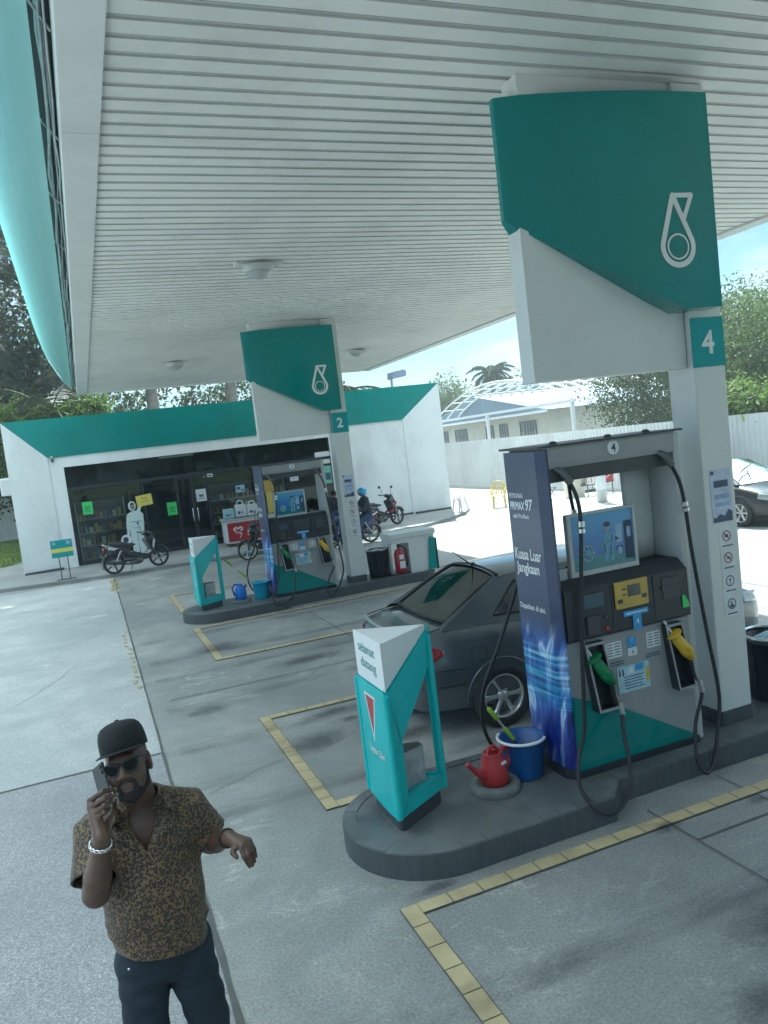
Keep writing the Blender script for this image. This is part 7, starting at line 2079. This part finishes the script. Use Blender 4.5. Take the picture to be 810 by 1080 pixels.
# ------------------------------------------------------------------ people by the shop
M['denim'] = pm('blue_denim', (.03,.05,.12), .85, .2, 9); M['jacket'] = pm('dark_jacket', (.025,.030,.038), .8, .2, 8)
M['khaki'] = pm('khaki_vest', (.14,.12,.085), .8, .2, 10); M['hairdark'] = pm('black_hair', (.012,.011,.011), .7, .2, 40, bump=.4, bs=200)
M['skin2'] = skinmat('tan_skin', (.16,.09,.06), (.23,.14,.10), 0)
M['helmetblue'] = pm('sky_blue_helmet', (.05,.33,.60), .2, .05, 5, coat=.6)
def figure(loc, rz, lab, hip, chest, head, legs, arms, top, bottom, helmet=None):
    t = thing('person', loc, rz, lab, 'person', 'people by the far island')
    s = SDF(); H = Vector(head)
    s.ell(tuple(H),(.075,.092,.115),k=.03); s.ell(tuple(H+Vector((0,-.07,-.045))),(.045,.035,.05),k=.03); s.cap(tuple(H+Vector((0,-.088,.0))),tuple(H+Vector((0,-.108,-.03))),.009,.014,k=.01)
    for sx in (-1,1): s.ell(tuple(H+Vector((sx*.076,.01,-.01))),(.010,.02,.03),k=.01); s.ell(tuple(H+Vector((sx*.03,-.09,.012))),(.013,.01,.009),k=.008,op='sub')
    C = Vector(chest); s.cap(tuple(H+Vector((0,.02,-.07))), tuple(C+Vector((0,.02,.16))), .052,.06,k=.03); s.ell(tuple(C),(.14,.09,.18),k=.05)
    for sx, (el_, wr_) in zip((-1,1), arms):
        sh_ = C+Vector((sx*.17,0,.13)); s.cap(tuple(C+Vector((0,0,.13))), tuple(sh_), .05,.05,k=.03); s.cap(tuple(sh_), el_, .05,.04,k=.02); s.cap(el_, wr_, .038,.026,k=.02)
        W_2 = Vector(wr_); d = (W_2-Vector(el_)).normalized(); pd = d.cross(Vector((0,0,1))); pd = pd.normalized() if pd.length > .1 else Vector((1,0,0))
        for k in range(4):
            b_ = W_2+d*.07+pd*(k-1.5)*.019; s.cap(tuple(W_2), tuple(b_), .018,.011,k=.01); s.cap(tuple(b_), tuple(b_+d*.04+Vector((0,0,-.03))), .010,.008,k=.003)
        s.cap(tuple(W_2), tuple(W_2+d*.05+pd*.05), .014,.010,k=.008)
    sdf_obj('body', s, .011, M['skin2'], t, 1)
    s = SDF(); Hh = Vector(hip)
    s.ell(tuple(C),(.185,.125,.21),k=.06); s.cap(tuple(C), tuple(Hh+Vector((0,0,.05))), .15,.155,k=.06); s.ell(tuple(C+Vector((0,.02,.15))),(.16,.09,.07),k=.05)
    for sx, (el_, wr_) in zip((-1,1), arms):
        sh_ = C+Vector((sx*.175,0,.13)); s.cap(tuple(sh_), el_, .066,.055,k=.03); E = Vector(el_).lerp(Vector(wr_),.75); s.cap(el_, tuple(E), .052,.04,k=.02)
    sdf_obj('jacket', s, .016, top, t, 1, warp=lambda P: -.006*np.sin(30*P[...,2]+12*P[...,0]))
    s = SDF(); s.ell(tuple(Hh),(.165,.13,.13),k=.05)
    for kn, an in legs:
        s.cap(tuple(Hh+Vector((math.copysign(.08,kn[0]),0,-.04))), kn, .09,.068,k=.03); s.cap(kn, an, .066,.05,k=.02)
    sdf_obj('trousers', s, .018, bottom, t, 1)
    for kn, an in legs:
        A = Vector(an); q = SDF(); q.cap(tuple(A+Vector((0,.03,-.05))), tuple(A+Vector((0,-.13,-.06))), .045,.04,k=.02); sdf_obj('shoe', q, .014, M['shoe'], t, 1)
    if helmet:
        q = SDF(); q.ell(tuple(H+Vector((0,.01,.025))),(.125,.145,.135),k=.03); q.ell(tuple(H+Vector((0,-.12,-.03))),(.085,.07,.075),k=.02,op='sub'); q.ell(tuple(H),(.09,.105,.12),k=.01,op='sub'); q.half(tuple(H+Vector((0,0,-.09))),(0,0,-1))
        hm = sdf_obj('helmet', q, .012, helmet, t, 2)
        mm = MB(); mm.grid(lambda u, v: tuple(H+Vector((.112*math.sin((u-.5)*2.4), .01-.138*math.cos((u-.5)*2.4), .075-.10*v))), 10, 3); mm.build('visor', M['carglass'], hm, solid=.004)
    else:
        q = SDF(); q.ell(tuple(H+Vector((0,.018,.03))),(.083,.098,.103),k=.02); q.ell(tuple(H+Vector((0,-.10,-.03))),(.075,.08,.075),k=.02,op='sub'); q.half(tuple(H+Vector((0,0,-.05))),(0,0,-1))
        sdf_obj('hair', q, .011, M['hairdark'], t, 1)
    return t
figure((6.62,21.35,0), R(150), 'person in dark jacket and jeans standing left of column 2, head bowed', (0,0,.92), (0,-.04,1.20), (0,-.12,1.50),
       [((-.10,-.02,.50),(-.11,.02,.11)),((.10,-.04,.50),(.12,.0,.11))], [((-.27,-.05,1.05),(-.16,-.24,.98)),((.27,-.05,1.05),(.14,-.25,1.0))], M['jacket'], M['denim'])
figure((7.44,20.87,0), R(273), 'rider in sky blue helmet and dark jacket sitting on the blue motorcycle', (0,0,.83), (0,-.06,1.13), (0,-.10,1.46),
       [((-.20,-.36,.66),(-.17,-.30,.24)),((.20,-.36,.66),(.17,-.30,.24))], [((-.29,-.22,.98),(-.27,-.52,1.02)),((.29,-.22,.98),(.27,-.52,1.02))], M['jacket'], M['denim'], M['helmetblue'])
# ================================================================== bus window veil, put in as thin haze
HZ = MB(); HZ.box(-230, 270, -170, 330, -1.0, 24.5)
HM_ = bpy.data.materials.new('veil_volume'); HM_.use_nodes = True
_t = HM_.node_tree; _t.nodes.clear(); _o = _t.nodes.new('ShaderNodeOutputMaterial'); _v = _t.nodes.new('ShaderNodeVolumePrincipled')
_v.inputs['Color'].default_value = (.86,.93,.95,1); _v.inputs['Density'].default_value = .0024; _v.inputs['Anisotropy'].default_value = .3
_t.links.new(_v.outputs[0], _o.inputs['Volume'])
tag(HZ.build('veil_haze', HM_), kind='stuff')
# ================================================================== sky, sun, camera
W_ = bpy.data.worlds.new('World'); SC.world = W_; W_.use_nodes = True
nt = W_.node_tree; bg = nt.nodes['Background']
SUN = Vector((.30,.68,1)).normalized()
el = math.asin(SUN.z); az = math.atan2(SUN.x, SUN.y)
sky = nt.nodes.new('ShaderNodeTexSky'); sky.sky_type = 'NISHITA'; sky.sun_disc = False
sky.sun_elevation = el; sky.sun_rotation = az; sky.air_density = 1.0; sky.dust_density = .6; sky.ozone_density = 2.5
tc = nt.nodes.new('ShaderNodeTexCoord'); mp = nt.nodes.new('ShaderNodeMapping'); mp.inputs['Scale'].default_value = (1.6,1.6,4.5)
mp.inputs['Location'].default_value = (.4,.2,.0)
nz = nt.nodes.new('ShaderNodeTexNoise'); nz.inputs['Scale'].default_value = 2.4; nz.inputs['Detail'].default_value = 9; nz.inputs['Roughness'].default_value = .58
cr = nt.nodes.new('ShaderNodeValToRGB'); cr.color_ramp.elements[0].position = .53; cr.color_ramp.elements[1].position = .66
cr.color_ramp.elements[0].color = (0,0,0,1); cr.color_ramp.elements[1].color = (.9,.9,.9,1)
mx = nt.nodes.new('ShaderNodeMix'); mx.data_type = 'RGBA'; mx.inputs[7].default_value = (1.15,1.22,1.24,1)
nt.links.new(tc.outputs['Generated'], mp.inputs[0]); nt.links.new(mp.outputs[0], nz.inputs['Vector']); nt.links.new(nz.outputs['Fac'], cr.inputs[0])
sz = nt.nodes.new('ShaderNodeSeparateXYZ'); nt.links.new(tc.outputs['Generated'], sz.inputs[0])
rp = nt.nodes.new('ShaderNodeValToRGB'); nt.links.new(sz.outputs[2], rp.inputs[0])
while len(rp.color_ramp.elements) < 3: rp.color_ramp.elements.new(.5)
for e_, (p_, c_) in zip(rp.color_ramp.elements, ((0,(.062,.108,.125)),(.42,(.095,.16,.178)),(.75,(1,1,1)))): e_.position = p_; e_.color = (*c_, 1)
ml = nt.nodes.new('ShaderNodeMix'); ml.data_type = 'RGBA'; ml.blend_type = 'MULTIPLY'; ml.inputs[0].default_value = 1
nt.links.new(sky.outputs[0], ml.inputs[6]); nt.links.new(rp.outputs[0], ml.inputs[7])
# bright cloud added overhead, out of view, to light the shade; low sky darker
rq = nt.nodes.new('ShaderNodeValToRGB'); nt.links.new(sz.outputs[2], rq.inputs[0])
rq.color_ramp.elements[0].position = .44; rq.color_ramp.elements[0].color = (0,0,0,1); rq.color_ramp.elements[1].position = .72; rq.color_ramp.elements[1].color = (.8,.8,.8,1)
mh = nt.nodes.new('ShaderNodeMix'); mh.data_type = 'RGBA'; mh.inputs[7].default_value = (5.0,5.05,4.75,1)
nt.links.new(rq.outputs[0], mh.inputs[0]); nt.links.new(ml.outputs[2], mh.inputs[6])
nt.links.new(cr.outputs[0], mx.inputs[0]); nt.links.new(mh.outputs[2], mx.inputs[6]); nt.links.new(mx.outputs[2], bg.inputs[0])
bg.inputs[1].default_value = .125
sl = bpy.data.lights.new('sun', 'SUN'); sl.energy = 2.0; sl.angle = R(.53); sl.color = (1,.95,.87)
so = bpy.data.objects.new('sun', sl); COL.objects.link(so)
so.rotation_euler = SUN.to_track_quat('Z','Y').to_euler()
so.location = (20,30,60)
cam = bpy.data.cameras.new('camera'); co = bpy.data.objects.new('camera', cam); COL.objects.link(co)
cam.sensor_fit = 'VERTICAL'; cam.sensor_height = 36; cam.lens = 815.137/1080*36; cam.clip_start = .05; cam.clip_end = 1500
r, p, yw = -.119559, .0889346, -.3638085
right = Vector((math.cos(yw), math.sin(yw), 0)); fwd = Vector((-math.sin(yw)*math.cos(p), math.cos(yw)*math.cos(p), -math.sin(p))); up = right.cross(fwd)
Rt = right*math.cos(r)+up*math.sin(r); Up = -right*math.sin(r)+up*math.cos(r)
mt = Matrix((Rt, Up, -fwd)).transposed().to_4x4(); mt.translation = Vector((0,0,2.8))
co.matrix_world = mt
SC.camera = co
SC.render.engine = 'CYCLES'
SC.cycles.use_denoising = True
SC.cycles.max_bounces = 8; SC.cycles.diffuse_bounces = 4; SC.cycles.glossy_bounces = 4; SC.cycles.transmission_bounces = 6; SC.cycles.transparent_max_bounces = 12
SC.cycles.sample_clamp_indirect = 8; SC.cycles.caustics_reflective = False; SC.cycles.caustics_refractive = False
vs = SC.view_settings; vs.view_transform = 'Standard'; vs.look = 'None'; vs.gamma = 1; vs.exposure = 2.58
vs.use_white_balance = True; vs.white_balance_temperature = 5750; vs.white_balance_tint = -2
